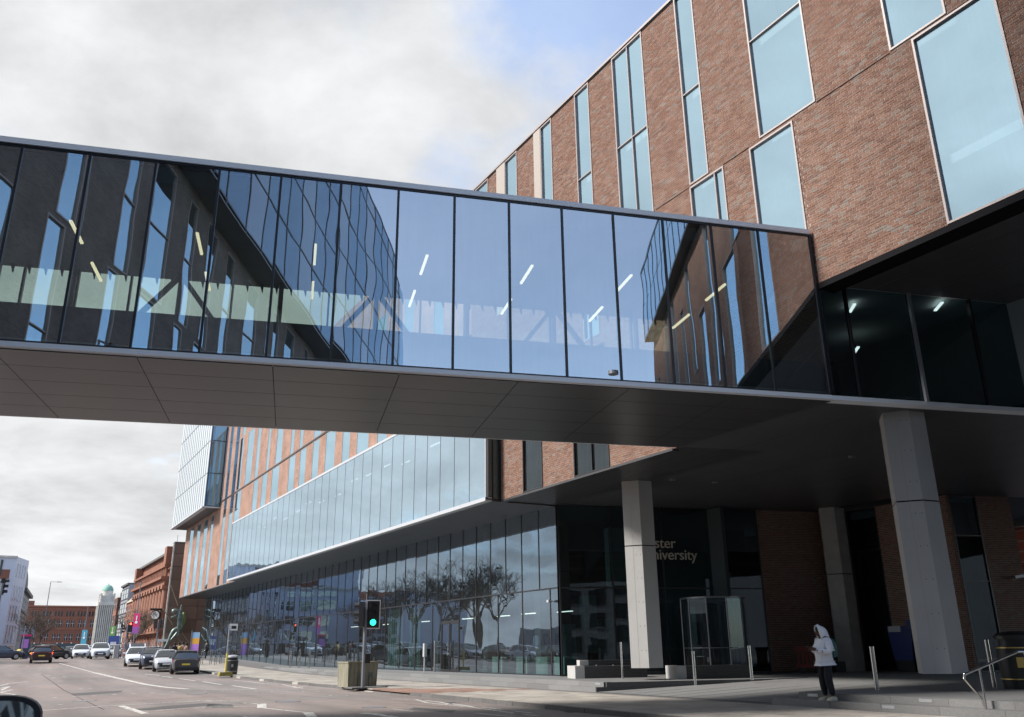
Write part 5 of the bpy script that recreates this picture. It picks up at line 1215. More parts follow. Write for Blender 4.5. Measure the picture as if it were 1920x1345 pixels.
    pr.matrix_basis = Matrix.Translation((.20, .275, 1.10)) @ Matrix.Rotation(R(180), 4, 'Z') @ Matrix.Rotation(R(80), 4, 'X')
person_main()
def passer(label, loc, top_, low_, rz=0, h=1.72, arm=True):
    t = thing('person', label, 'person', loc, rz, 'people by the far corner'); s = h/1.72
    J = {'pel': ((0, 0, .92), .14), 'che': ((0, 0, 1.30), .17), 'nek': ((0, 0, 1.47), .06), 'hed': ((.02, 0, 1.60), .095), 'ls': ((0, .2, 1.38), .07), 'le': ((0, .25, 1.1), .055), 'lw': ((.08, .25, .86), .045), 'rs': ((0, -.2, 1.38), .07), 're': ((0, -.25, 1.1), .055), 'rw': ((.08, -.25, .86), .045), 'lh': ((0, .1, .86), .095), 'lk': ((.05, .1, .48), .07), 'la': ((.08, .1, .06), .05), 'rh': ((0, -.1, .86), .095), 'rk': ((-.03, -.1, .48), .07), 'ra': ((-.12, -.1, .06), .05)}
    J = {k: (tuple(c*s for c in v[0]), v[1]*s) for k, v in J.items()}
    E = [('pel', 'che'), ('che', 'nek'), ('nek', 'hed'), ('che', 'ls'), ('ls', 'le'), ('le', 'lw'), ('che', 'rs'), ('rs', 're'), ('re', 'rw'), ('pel', 'lh'), ('lh', 'lk'), ('lk', 'la'), ('pel', 'rh'), ('rh', 'rk'), ('rk', 'ra')]
    skin('body', J, E, 'pel', 'skin', t, 1)
    U = {k: (v[0], v[1]*1.12+.012) for k, v in J.items() if k in ('pel', 'che', 'ls', 'le', 'lw', 'rs', 're', 'rw')}; skin('coat', U, [e for e in E if e[0] in U and e[1] in U], 'pel', top_, t, 1)
    D_ = {k: (v[0], v[1]*1.12+.01) for k, v in J.items() if k in ('pel', 'lh', 'lk', 'la', 'rh', 'rk', 'ra')}; skin('trousers', D_, [e for e in E if e[0] in D_ and e[1] in D_], 'pel', low_, t, 1)
    q = MB(); q.sphere((0, 0, 1.64*s), .10*s, .10*s, .11*s, 10, 7); obj('hair', q, 'hair', t, True, False)
for px, dist, tp, lab in ((326, 80, 'cloth_a', 'pedestrian in a black coat behind the dark grey hatchback'), (334, 82, 'cloth_b', 'pedestrian in a mustard top behind the parked cars'), (341, 84, 'cloth_c', 'pedestrian in a brown jacket behind the parked cars'), (348, 79, 'cloth_c', 'pedestrian in a russet coat by the colourful banner'), (239, 100, 'cloth_d', 'pedestrian in a dark blue coat near the white car with raised boot'), (246, 98, 'cloth_a', 'pedestrian in dark clothes by the junction barrier'), (386, 92, 'cloth_a', 'pedestrian in black in front of the far glass')):
    d = ray(px, 1225); h_ = math.hypot(d.x, d.y); q_ = O + d*(dist/h_); passer(lab, (q_.x, q_.y, gz(q_.y)+PAVE), tp, 'cloth_a', random.uniform(0, 6))

# ================================================================== FAR STREET BUILDINGS
def grid_windows(par, pl, us, zs, gm='window_dark', fm='red_stone_trim', arch=False, fw=.12, deep=.12, sill=True, cross=True):
    for (a, b) in us:
        for (c, d) in zs:
            fb = MB(); pl.box(fb, a-fw, a, c, d, -.02, .05); pl.box(fb, b, b+fw, c, d, -.02, .05); pl.box(fb, a-fw, b+fw, d, d+fw*1.3, -.02, .07); pl.box(fb, a-fw, b+fw, c-fw, c, -.02, .10)
            if arch:
                m = (a+b)/2; r = (b-a)/2; n = 8; ring = [(m+r*math.cos(math.pi*k/n), d+fw*.2+r*math.sin(math.pi*k/n)) for k in range(n+1)]
                for (u0, z0), (u1, z1) in zip(ring, ring[1:]): fb.bar(pl.p(u0, z0, .03), pl.p(u1, z1, .03), .14, fw, up=pl.N.cross(pl.p(u1, z1)-pl.p(u0, z0)))
            w = obj('window', fb, fm, par)
            q = MB(); pl.quad(q, a, b, c, d + ((b-a)*.3 if arch else 0), .012); obj('pane', q, gm, w)
            if cross:
                q = MB(); m = (a+b)/2; pl.box(q, m-.03, m+.03, c, d, .013, .03); pl.box(q, a, b, (c+d)/2-.03, (c+d)/2+.03, .013, .028); obj('glazing_bar', q, 'white_print' if fm != 'frame_dark' else 'frame_dark', w)

# brown panelled side wall with the bronze figure
bw = thing('panelled_building', 'tall brown panelled wall carrying the bronze climbing figure', 'building', (24, 124, gz(118)))
PBW = Plane((18.2, 118, 0), (1, 0, 0), (0, -1, 0)); zt = 14.9
q = MB(); q.box(18.23, 118.08, 0, 34, 119.5, zt-.03); obj('core', q, 'brown_panel', bw)
z = .6
while z < zt-.2:
    z2 = min(z+1.62, zt)
    for u0, u1 in ((.03, 3.6), (3.6, 7.2), (7.2, 10.8), (10.8, 15)):
        q = MB(); PBW.box(q, u0+.02, u1-.02, z+.025, z2-.025, -.04, .03); obj('cladding_panel', q, 'brown_panel', bw)
    z = z2
q = MB(); q.box(18.05, 117.93, 0.5, 18.22, 118.1, zt+.1); obj('corner_trim', q, 'white_stone', bw)
q = MB(); q.box(18.2, 117.9, zt, 34, 119.5, zt+.15); obj('coping', q, 'slate', bw); q = MB(); q.cyl((18.6, 119, zt), (18.6, 119, zt+1.1), .03, n=6); obj('mast', q, 'grey_pole', bw)

# the bronze figure: long limbed climber on crossing poles, standing off the wall
fg = onz(330, 1210, 1.0); YF = 116.9
def F_(px, py, dy=0.0): p = ony(px, py, YF+dy); return (p.x, p.y, p.z)
figure = thing('bronze_sculpture', 'weathered bronze figure striding with crossed poles in front of the brown wall', 'sculpture', F_(316, 1225))
zf = lambda x, y: (240+x*.13382, 1090+y*.13382)
def FZ(x, y, dy=0.0): return F_(*zf(x, y), dy)
off = Vector(F_(316, 1225))
def rel(J): return {k: (tuple(Vector(v[0])-off), v[1]) for k, v in J.items()}
J = {'pel': (FZ(740, 640), .42), 'bel': (FZ(735, 560), .40), 'che': (FZ(735, 470), .46), 'nek': (FZ(705, 415), .20), 'hed': (FZ(650, 410, -.2), .36), 'hd2': (FZ(615, 440, -.3), .28),
     'rs': (FZ(740, 440, .3), .2), 're': (FZ(745, 380, .3), .15), 'rw': (FZ(752, 330, .2), .09), 'ls': (FZ(715, 480, -.4), .24), 'le': (FZ(710, 600, -.5), .21), 'lw': (FZ(705, 730, -.4), .14), 'lh': (FZ(700, 775, -.4), .12),
     'fs': (FZ(690, 480, -.3), .15), 'fe': (FZ(640, 500, -.5), .13), 'fw': (FZ(600, 510, -.5), .09),
     'h1': (FZ(720, 660, -.2), .34), 'k1': (FZ(640, 690, -.3), .30), 'k1b': (FZ(600, 760, -.3), .24), 'a1': (FZ(545, 880, -.3), .13), 'f1': (FZ(505, 950, -.3), .10),
     'h2': (FZ(735, 665, .2), .3), 'k2': (FZ(680, 740, .2), .2), 'a2': (FZ(560, 870, .2), .1)}
E_ = [('pel', 'bel'), ('bel', 'che'), ('che', 'nek'), ('nek', 'hed'), ('hed', 'hd2'), ('che', 'rs'), ('rs', 're'), ('re', 'rw'), ('che', 'ls'), ('ls', 'le'), ('le', 'lw'), ('lw', 'lh'), ('che', 'fs'), ('fs', 'fe'), ('fe', 'fw'), ('pel', 'h1'), ('h1', 'k1'), ('k1', 'k1b'), ('k1b', 'a1'), ('a1', 'f1'), ('pel', 'h2'), ('h2', 'k2'), ('k2', 'a2')]
skin('figure', rel(J), E_, 'pel', 'bronze', figure, 2)
q = MB(); c = Vector(FZ(770, 545, -.1)); q.sphere(c, .32, .4, 1.0, 12, 8); obj('shoulder_piece', q, 'bronze_green', figure, True)
for a, b in (((600, 60), (700, 340)), ((740, 690), (855, 870)), ((700, 800), (800, 920)), ((480, 360), (625, 610))):
    q = MB(); q.cyl(FZ(*a, .1), FZ(*b, .1), .05, .06, n=6); obj('pole', q, mat('pole_gilt', (.30, .24, .16), .5, metal=.3), figure)
q = MB(); q.cyl((off.x, YF, gz(YF)), (off.x+.1, YF, off.z+.9), .08, .05, n=6); q.cyl((FZ(740, 640)[0], YF+.2, FZ(740, 640)[2]), (FZ(740, 640)[0], 118, FZ(740, 640)[2]), .06, n=6); obj('support', q, 'grey_pole', figure)

# sandstone palazzo front beyond it
XS = 18.25
ss = thing('sandstone_building', 'ornate red sandstone building with giant columns and balustraded cornice', 'building', (XS+5, 140, 1))
PS = Plane((XS, 0, 0), (0, 1, 0), (-1, 0, 0)); y0, y1 = 119.6, 149.0
q = MB(); q.box(XS, y0, 0, XS+14, y1, 11.6); obj('wall', q, 'sandstone', ss)
q = MB(); n = 12
for k in range(n):
    yy = y0+.7+(y1-y0-1.4)*k/(n-1); q.cyl((XS-.15, yy, 4.6), (XS-.15, yy, 9.3), .52, .44, n=12); 
obj('pilaster', q, 'sandstone_b', ss)
q = MB()
for k in range(n): yy = y0+.7+(y1-y0-1.4)*k/(n-1); q.box(XS-.75, yy-.62, 9.3, XS, yy+.62, 9.75); q.box(XS-.75, yy-.66, 4.2, XS, yy+.66, 4.6)
obj('pilaster', q, 'sandstone_b', ss)
q = MB(); q.box(XS-.55, y0, 9.75, XS, y1, 10.5); q.box(XS-1.0, y0, 10.5, XS, y1, 10.85); q.box(XS-.7, y0, 3.9, XS, y1, 4.2); obj('cornice', q, 'sandstone', ss)
q = MB()
for k in range(22): yy = y0+.5+(y1-y0-1)*k/21; q.cyl((XS-.4, yy, 10.87), (XS-.4, yy, 12.0), .18, n=6)
obj('baluster', q, 'sandstone_b', ss)
q = MB(); q.box(XS-.75, y0, 12.0, XS, y1, 12.3); obj('parapet', q, 'sandstone', ss); q = MB(); q.box(XS+.3, y0, 11.6, XS+9, y1, 13.9); obj('attic', q, 'sandstone', ss)
q = MB(); q.box(XS-.2, y0, 13.9, XS+9.3, y1, 14.2); obj('attic_cornice', q, 'slate', ss)
q = MB(); q.box(XS-.7, y0-.1, 12.3, XS+1.0, y0+1.6, 14.6); q.box(XS-.7, y1-1.8, 12.3, XS+1.0, y1, 14.0); obj('corner_block', q, 'sandstone', ss)
us = [(y0+.7+(y1-y0-1.4)*(k+.5)/(n-1)-.55, y0+.7+(y1-y0-1.4)*(k+.5)/(n-1)+.55) for k in range(n-1)]
grid_windows(ss, PS, us, [(5.0, 6.6), (7.2, 8.9)], fm='sandstone_b'); grid_windows(ss, PS, us, [(1.6, 3.0)], fm='sandstone_b', arch=True)
pe = Plane((XS, y0, 0), (1, 0, 0), (0, -1, 0))
# street clock on a bracket in front of it
ck = Vector(ony(292, 1154, 120)); clk = thing('street_clock', 'black framed street clock with a white dial projecting from the sandstone front', 'clock', (ck.x, ck.y, ck.z))
fr_ = Vector((-_h.x, -_h.y, 0)); q = MB(); q.cyl(ck-fr_*.15, ck+fr_*.15, .62, n=24); q.box(ck.x-.75, ck.y-.12, ck.z+.6, ck.x+.75, ck.y+.12, ck.z+.85); obj('case', q, 'black_plastic', clk)
q = MB(); q.cyl(ck+fr_*.15, ck+fr_*.24, .5, n=24); dl = obj('dial', q, 'white_print', clk)
q = MB(); q.bar(ck+fr_*.26, ck+fr_*.26+Vector((.25, -.14, .12)), .05, .02); q.bar(ck+fr_*.26, ck+fr_*.26+Vector((-.02, 0, .4)), .04, .02); obj('hand', q, 'black_plastic', dl)
q = MB(); q.bar(ck+Vector((.6, 0, .5)), Vector((18.24, 119.0, ck.z+.5)), .1, .1); obj('bracket', q, 'black_plastic', clk)

# red brick gable, strip windowed office and narrow fronts further along
def block(name, label, X0, y0, y1, z1, m_, par=None, depth=12, cat='building'):
    t = thing(name, label, cat, (X0+depth/2, (y0+y1)/2, .9)); q = MB(); q.box(X0, y0, .2, X0+depth, y1, z1); obj('wall', q, m_, t); return t
g1 = block('brick_gable_building', 'red brick building with pale pitched roof left of the sandstone front', 18.4, 149.4, 162, 9.4, 'red_brick_far')
q = MB(); q.hexa([(18.2, 149.4, 9.4), (30, 149.4, 9.4), (30, 162.2, 9.4), (18.2, 162.2, 9.4), (20.2, 152, 11.8), (26, 152, 11.8), (26, 159, 11.8), (20.2, 159, 11.8)]); obj('roof', q, 'tan_roof', g1)
Pg1 = Plane((18.4, 0, 0), (0, 1, 0), (-1, 0, 0)); grid_windows(g1, Pg1, [(150.6+3.1*k, 151.9+3.1*k) for k in range(4)], [(2.2, 3.9), (5.0, 6.6), (7.4, 8.8)])
g2 = block('strip_window_office', 'narrow office front with stacked bands of bright windows', 18.5, 162.4, 172, 12.6, 'grey_render')
Pg2 = Plane((18.5, 0, 0), (0, 1, 0), (-1, 0, 0)); grid_windows(g2, Pg2, [(162.8+3.1*k, 165.5+3.1*k) for k in range(3)], [(3.2, 4.8), (5.6, 7.2), (8.0, 9.6), (10.4, 12.0)], gm='glass_tower', fm='frame_dark')
q = MB(); q.box(18.2, 162.4, 12.6, 30, 172, 12.9); obj('coping', q, 'slate', g2)
g3 = block('brick_office', 'brown brick front between the ribbed tower and the banded office', 18.4, 176.2, 181, 11.2, 'red_brick_far')
Pg3 = Plane((18.4, 0, 0), (0, 1, 0), (-1, 0, 0)); grid_windows(g3, Pg3, [(176.8, 178.2), (179, 180.4)], [(3, 5), (6.2, 8), (9.2, 11)])
g4 = block('dark_office', 'dark narrow office front beside the banded windows', 18.7, 172.2, 176, 12.0, 'slate'); Pg4 = Plane((18.7, 0, 0), (0, 1, 0), (-1, 0, 0)); grid_windows(g4, Pg4, [(172.6, 174), (174.4, 175.7)], [(3, 5), (6, 8), (9, 11)], gm='glass_far', fm='frame_dark')

# ribbed white tower with a green dome
tx0, tx1, ty = 24.3, 28.6, 280.0
tw_ = thing('ribbed_tower', 'slender white ribbed stone tower with a green copper dome', 'tower', ((tx0+tx1)/2, ty+3, 1))
q = MB(); q.box(tx0+.15, ty+.15, 0, tx1-.15, ty+6, 15.2); obj('shaft', q, mat('tower_recess', (.20, .18, .155), .9), tw_)
q = MB()
for k in range(9): xx = tx0+(tx1-tx0-.24)*k/8; q.box(xx, ty, 0, xx+.24, ty+.3, 15.3)
for k in range(8): yy = ty+.5+5.4*k/7; q.box(tx0, yy, 0, tx0+.3, yy+.24, 15.3)
obj('rib', q, 'white_stone', tw_)
q = MB(); q.box(tx0-.05, ty-.05, 14.6, tx1+.05, ty+6, 15.5); q.box(tx0+.5, ty+.5, 15.5, tx1-.3, ty+5.4, 17.4); obj('upper_stage', q, 'white_stone', tw_)
q = MB()
for (x_, y_) in ((tx0+.3, ty+.3), (tx1-.6, ty+.3), (tx0+.3, ty+5), (tx1-.6, ty+5)): q.box(x_, y_, 15.5, x_+.5, y_+.5, 18.0)
obj('pinnacle', q, 'white_stone', tw_)
q = MB(); q.cyl(((tx0+tx1)/2+.1, ty+3, 17.4), ((tx0+tx1)/2+.1, ty+3, 18.9), 1.5, n=16); obj('drum', q, 'white_stone', tw_, True)
q = MB(); q.sphere(((tx0+tx1)/2+.1, ty+3, 18.8), 1.55, 1.55, 1.75, 16, 6, 0, 90); obj('dome', q, 'copper_green', tw_, True)
q = MB(); q.cyl(((tx0+tx1)/2+.1, ty+3, 20.4), ((tx0+tx1)/2+.1, ty+3, 20.9), .2, .05, n=8); obj('finial', q, 'copper_green', tw_)

# red brick warehouse closing the street
rb_ = thing('brick_warehouse', 'four storey red brick warehouse closing the end of the street', 'building', (16, 305, .5))
yw = 300.0; PRb = Plane((7.0, yw, 0), (1, 0, 0), (0, -1, 0)); q = MB(); q.box(7.0, yw, 0, 40, yw+14, 14.9); obj('wall', q, 'red_brick_far', rb_)
q = MB(); PRb.box(q, -.1, 33, 14.9, 15.3, -1, .35); PRb.box(q, 0, 33, 11.6, 11.85, -.1, .2); PRb.box(q, 0, 33, 8.4, 8.7, -.1, .22); PRb.box(q, 0, 33, 4.4, 4.75, -.1, .25); PRb.box(q, 0, 33, 14.2, 14.4, -.1, .2); obj('string_course', q, 'red_stone_trim', rb_)
us = []
for g in range(8): us += [(1.2+3.1*g+.85*k, 1.75+3.1*g+.85*k) for k in range(3)]
grid_windows(rb_, PRb, us[:24], [(12.2, 13.7)], fw=.1, cross=False)
us = []
for g in range(7): us += [(1.0+3.3*g, 1.9+3.3*g), (2.3+3.3*g, 3.2+3.3*g)]
grid_windows(rb_, PRb, us, [(9.1, 11.1)], fw=.14); grid_windows(rb_, PRb, us, [(5.2, 7.2)], fw=.14, arch=True)
q = MB(); PRb.box(q, 0, 33, 2.9, 4.3, -.1, .35); obj('shop_fascia', q, mat('fascia_blue', (.05, .085, .105), .5), rb_)
for k in range(8): q = MB(); PRb.box(q, .4+3.4*k, 3.5+3.4*k, .6, 2.9, -.05, .05); obj('shop_window', q, 'window_dark', rb_)
for u in (3.2, 5.0, 9.2, 10.6, 13.0, 16): q = MB(); q.sphere(PRb.p(u, 4.5, .5), .22, nu=8, nv=6); obj('globe_lamp', q, 'white_print', rb_)
q = MB(); PRb.box(q, -.1, 1.6, 15.2, 16.6, -3, 0); obj('chimney', q, 'red_brick_far', rb_)

# modern pale corner building on the left with its curved top
lbm = thing('corner_office', 'pale grey modern corner building with vertical slit windows and curved roof', 'building', (-1, 165, 1))
pts = [Vector((-14, 150, 0)), Vector((1.02, 150, 0)), Vector((2.75, 156, 0)), Vector((4.35, 186, 0)), Vector((-14, 186, 0))]
def ext(ps, z0, z1):
    q = MB(); n = len(ps); q.loft([[p+Vector((0, 0, z)) for p in ps] for z in (z0, z1)]); return q
obj('wall', ext(pts[:3]+[Vector((2.9, 162, 0)), Vector((-14, 162, 0))], 0, 15.4), 'white_render', lbm, False, True, True)
obj('wall', ext([Vector((2.7, 162.02, 0)), pts[3], pts[4], Vector((-14, 162.02, 0))], 0, 11.6), 'grey_render', lbm, False, True, True)
PLa = Plane(pts[0], (1, 0, 0), (0, -1, 0)); us = []
for k in range(4): us += [(3.0+3.2*k+.62*j, 3.45+3.2*k+.62*j) for j in range(4)]
grid_windows(lbm, PLa, [(5.2, 7.9), (8.8, 11.3), (12.0, 13.7)], [(3.2, 4.8), (5.7, 7.3), (8.2, 9.8), (10.5, 11.4)], gm='glass_far', fm='white_render', fw=.1)
q = MB(); PLa.box(q, 0, 14.4, 11.75, 12.1, -.1, .3); PLa.box(q, 0, 15.1, 15.2, 15.5, -.2, .2); obj('cornice', q, 'white_stone', lbm)
q = MB(); PLa.box(q, 8, 14.4, 12.15, 13.5, -.1, .04); obj('cladding', q, 'red_brick_far', lbm)
q = MB(); PLa.box(q, 13.0, 13.3, 12.6, 14.9, -.1, .1); PLa.box(q, 9.0, 11.6, 13.6, 15.0, -.1, .06); obj('window', q, 'window_dark', lbm)
dS = (pts[2]-pts[1]).normalized(); PLb = Plane(pts[1], dS, (dS.y, -dS.x, 0))
grid_windows(lbm, PLb, [(.6+1.35*k, 1.1+1.35*k) for k in range(4)], [(3.2, 5.6), (6.2, 8.4), (9.2, 11.2), (12.6, 14.4)], gm='glass_far', fm='white_render', fw=.06, cross=False)
dS2 = (pts[3]-Vector((2.7, 162.02, 0))).normalized(); PLc = Plane((2.7, 162.02, 0), dS2, (dS2.y, -dS2.x, 0))
grid_windows(lbm, PLc, [(1.2+3.2*k, 2.6+3.2*k) for k in range(7)], [(3.4, 5.2), (6.2, 7.8), (8.8, 10.4)], gm='window_dark', fm='white_stone', fw=.2)
q = MB(); PLc.box(q, 0, 24, 11.2, 11.7, -.2, .6); PLc.box(q, 0, 24, 8.1, 8.4, -.1, .3); obj('cornice', q, 'slate', lbm)
q = MB(); n = 10
q.loft([[Vector((2.7, 162.05, 0)) + dS2*(13*math.sin(math.pi/2*k/n)) + Vector((-9*s_, 0, 11.6+3.2*math.cos(math.pi/2*k/n))) for s_ in (0, 1)] + [Vector((2.7, 162.05, 11.6))+dS2*(13*math.sin(math.pi/2*k/n))+Vector((-9, 0, 0)), Vector((2.7, 162.05, 11.6))+dS2*(13*math.sin(math.pi/2*k/n))] for k in range(n+1)]); obj('curved_roof', q, 'slate', lbm, True, True, True)
q = MB(); PLa.box(q, 0, 15, .3, 2.7, -.05, .03); PLb.box(q, .3, 6, .3, 2.7, -.05, .03); obj('shop_window', q, 'window_dark', lbm)

# houses glimpsed beyond the entrance at the right edge
hs_ = thing('brick_house', 'brick terraced house with white balcony glimpsed at the right edge', 'house', (62, 36, 0))
q = MB(); q.box(54, 30, 0, 70, 37, 8.3); obj('wall', q, 'brick_orange', hs_)
q = MB(); q.hexa([(53.6, 29.6, 8.3), (70.4, 29.6, 8.3), (70.4, 37.4, 8.3), (53.6, 37.4, 8.3), (53.6, 33, 11), (70.4, 33, 11), (70.4, 34, 11), (53.6, 34, 11)]); ro = obj('roof', q, 'tan_roof', hs_)
q = MB(); q.box(56, 33, 10, 57.2, 34, 12.2); obj('chimney', q, 'red_brick_far', ro)
PH = Plane((54, 30, 0), (1, 0, 0), (0, -1, 0)); PH2 = Plane((54, 0, 0), (0, 1, 0), (-1, 0, 0)); grid_windows(hs_, PH, [(1.4, 2.6), (4.4, 5.6), (8, 9.2)], [(1.4, 3.0), (4.8, 6.4)], fm='white_stone')
q = MB(); q.box(53.2, 28.9, 4.0, 60, 29.1, 4.15); q.box(53.2, 28.9, 5.4, 60, 29.1, 5.55); q.box(53.2, 28.9, 3.8, 60, 30, 4.0)
for k in range(34): q.box(53.25+.2*k, 28.97, 4.15, 53.31+.2*k, 29.03, 5.4)
obj('balcony', q, 'white_print', hs_)

# ---- buildings across the street and behind, seen only as mirror images in the glass
def refY(px, X): return onx(px, 1200, 2*XG-X)[1]
def slabhouse(name, label, X, y0, y1, h, wallm, rows, gm='glass_far', fm='frame_dark', bay=3.0, ww=2.2, depth=12, z0=.3):
    t = thing(name, label, 'building', (X-depth/2, (y0+y1)/2, z0)); q = MB(); q.box(X-depth, y0, 0, X, y1, h); obj('wall', q, wallm, t)
    pl = Plane((X, 0, 0), (0, 1, 0), (1, 0, 0)); us = []; y = y0+.6
    while y+ww < y1-.3: us.append((y, y+ww)); y += bay
    grid_windows(t, pl, us, rows, gm=gm, fm=fm, fw=.12, cross=False); return t
XM = -12.0
slabhouse('pale_office', 'pale concrete office with dark strip windows mirrored in the glass front', XM, refY(625, XM)+1, refY(455, XM), 9.6, 'grey_render', [(1.2, 3.0), (3.9, 5.4), (6.4, 8.2)], bay=4.2, ww=3.5, fm='white_render', gm='window_dark')
slabhouse('orange_brick_block', 'orange red brick block mirrored in the glass beside the pale office', XM-.5, refY(640, XM), refY(618, XM)+.5, 12.0, 'brick_orange', [(2, 4), (5, 7)], bay=3, ww=1.4)
slabhouse('blue_grey_block', 'light grey block mirrored in the glass behind bare trees', XM-3, refY(720, XM), refY(642, XM), 10.4, 'white_render', [(1.4, 3.4), (4.2, 6.0), (7.0, 9.0)], bay=3.0, ww=2.1, gm='window_dark')
slabhouse('distant_terrace', 'low dark terrace mirrored in the glass behind the bare trees', XM-22, 8, refY(742, XM), 4.6, 'grey_render', [(1.6, 3.4)], bay=3.6, ww=1.6)
HY0, HY1 = onx(560, 1060, 2*XB-XM+26).y, onx(430, 1060, 2*XB-XM+26).y; HZ = onx(500, 1063, 2*XB-XM+26).z
slabhouse('high_office', 'taller flat roofed office mirrored in the upper glass box', XM-26, HY0, HY1, HZ, 'grey_render', [(3, 5), (8, 10), (13, 15)], bay=4, ww=3)
t = thing('street_end_block', 'grey block closing the street behind the camera, mirrored in dark glass', 'building', (10, -86, 0)); q = MB(); q.box(-70, -100, 0, 90, -86, 17); obj('wall', q, 'grey_render', t)
PK = Plane((-70, -86, 0), (1, 0, 0), (0, 1, 0)); grid_windows(t, PK, [(52+4.2*k, 54.6+4.2*k) for k in range(16)], [(1.5, 4), (5.5, 8), (9.5, 12), (13.5, 16)], gm='window_dark', fm='grey_render', cross=False)

# ================================================================== TREES
def tree_meshes(seed, h, spread=.42, levels=5):
    rg = random.Random(seed); tr = MB(); cr = MB()
    def grow(p, d, ln, r, lv):
        n = 3 if lv > 1 else 2; q = p; dd = d.copy()
        for k in range(n):
            dd = (dd + Vector((rg.uniform(-1, 1), rg.uniform(-1, 1), rg.uniform(-.3, .5)))*.13).normalized(); e = q + dd*ln/n
            r2 = r*(1-.12*(k+1)/n*2); (tr if lv >= levels-1 else cr).cyl(q, e, r*(1-.22*k/n), r*(1-.22*(k+1)/n), n=6 if lv >= levels-1 else (4 if lv > 1 else 3), cap=False); q = e
            if lv < levels and lv > 0 and rg.random() < .7:
                a = rg.uniform(0, 6.283); s_ = Vector((math.cos(a), math.sin(a), rg.uniform(.1, .7))).normalized(); grow(q, (dd*.55+s_*.75).normalized(), ln*rg.uniform(.45, .62), r*.42, lv-1)
        if lv > 0:
            for _ in range(rg.choice((2, 3, 3)) + (2 if lv == levels else 0)):
                a = rg.uniform(0, 6.283); s_ = Vector((math.cos(a), math.sin(a), rg.uniform(-.1, .6))).normalized(); grow(q, (dd*(1-spread)+s_*spread*1.3).normalized(), ln*rg.uniform(.58, .78), r*.58, lv-1)
    grow(Vector((0, 0, 0)), Vector((0, 0, 1)), h*.30, h*.016, levels)
    return tr.mesh('trunk', 'bark', True), cr.mesh('crown', 'twig')
TM = [tree_meshes(5, 8.0), tree_meshes(9, 9.5), tree_meshes(14, 10.5)]
def tree(label, loc, k, s=1.0, rz=0.0):
    t = thing('bare_tree', label, 'tree', loc, rz, 'bare winter trees'); t.scale = (s, s, s)
    a = link(bpy.data.objects.new('trunk', TM[k][0]), t, False); b = link(bpy.data.objects.new('crown', TM[k][1]), t, False)
def at_px(px, dist, dz=0.0, py=1225):
    d = ray(px, py); h = math.hypot(d.x, d.y); p = O + d*(dist/h); return Vector((p.x, p.y, gz(p.y)+dz))
tree('bare tree behind the black hatchback in front of the red warehouse', at_px(56, 140), 0, 1.0)
tree('bare tree leaning in front of the red warehouse, right of its neighbour', at_px(68, 146), 1, .85, 2)
tree('bare tree in front of the red sandstone building', at_px(248, 122), 0, .92, 4)
tree('bare tree beside the banner, left of the sandstone columns', at_px(232, 132), 1, .74, 1)
for i, (px, X, k, s_, lab) in enumerate(((690, -8.5, 1, 1.2, 'bare tree mirrored beside the traffic light'), (735, -10.5, 2, 1.25, 'bare tree mirrored right of the traffic light'), (775, -9.5, 2, 1.3, 'bare tree mirrored left of the entrance doors'), (815, -11.5, 1, 1.35, 'bare tree mirrored over the entrance doors'), (850, -8.6, 2, 1.3, 'broad bare tree mirrored above the entrance doors'), (895, -9.0, 1, 1.45, 'bare tree mirrored right of the entrance doors'), (930, -12, 2, 1.2, 'bare tree mirrored near the glass corner'))):
    Y = refY(px, X); tree(lab, (X, Y, gz(Y)+PAVE), k, s_, i*1.3)

# ================================================================== STREET FURNITURE
def lamp_post(label, loc, h, arm=1.2, az=0, banner=None, grp='street lamps'):
    t = thing('street_lamp', label, 'street lamp', loc, 0, grp); x, y, z = loc; q = MB(); q.cyl((x, y, z), (x, y, z+1.2), .10, .09, n=10); q.cyl((x, y, z+1.2), (x, y, z+h), .07, .045, n=8); obj('pole', q, 'grey_pole', t)
    d = Vector((math.sin(R(az)), math.cos(R(az)), 0)); a = Vector((x, y, z+h)); q = MB(); q.bar(a-d*.05, a+d*arm, .05, .05); obj('arm', q, 'grey_pole', t)
    q = MB(); c = a+d*arm; s_ = d.cross(Vector((0, 0, 1))); q.hexa([c-s_*.12-d*.1-Vector((0, 0, .04)), c+s_*.12-d*.1-Vector((0, 0, .04)), c+s_*.10+d*.6-Vector((0, 0, .02)), c-s_*.10+d*.6-Vector((0, 0, .02)), c-s_*.10-d*.1+Vector((0, 0, .06)), c+s_*.10-d*.1+Vector((0, 0, .06)), c+s_*.06+d*.55+Vector((0, 0, .03)), c-s_*.06+d*.55+Vector((0, 0, .03))]); obj('lantern', q, 'black_plastic', t, False, True, True)
    return t
def banner(label, loc, w, h, mats, vertical=True, d=None, emblem=True):
    """flat cloth banner on its arms, striped with its printed fields"""
    t = thing('banner', label, 'banner', loc); x, y, z = loc; u = Vector((math.cos(AZ), -math.sin(AZ), 0)) if d is None else d; n_ = Vector((-_h.x, -_h.y, 0)); hh = h/len(mats)
    for i, m_ in enumerate(mats):
        q = MB(); q.obox(Vector((x, y, z+h-hh*(i+1))), u*w, n_*.02, (0, 0, hh-.004)); obj('cloth', q, m_, t)
    if emblem:
        c = Vector((x, y, z+h*.55))+u*w*.5+n_*.03; q = MB(); q.cyl(c, c+n_*.01, w*.22, n=12); q.obox(c-u*w*.08+Vector((0, 0, w*.3)), u*w*.16, n_*.01, (0, 0, w*.7)); obj('emblem', q, 'white_print', t)
    q = MB(); q.bar(Vector((x, y, z+h))-u*.1, Vector((x, y, z+h))+u*w, .04, .04); q.bar(Vector((x, y, z))-u*.1, Vector((x, y, z))+u*w, .04, .04); obj('rail', q, 'grey_pole', t)
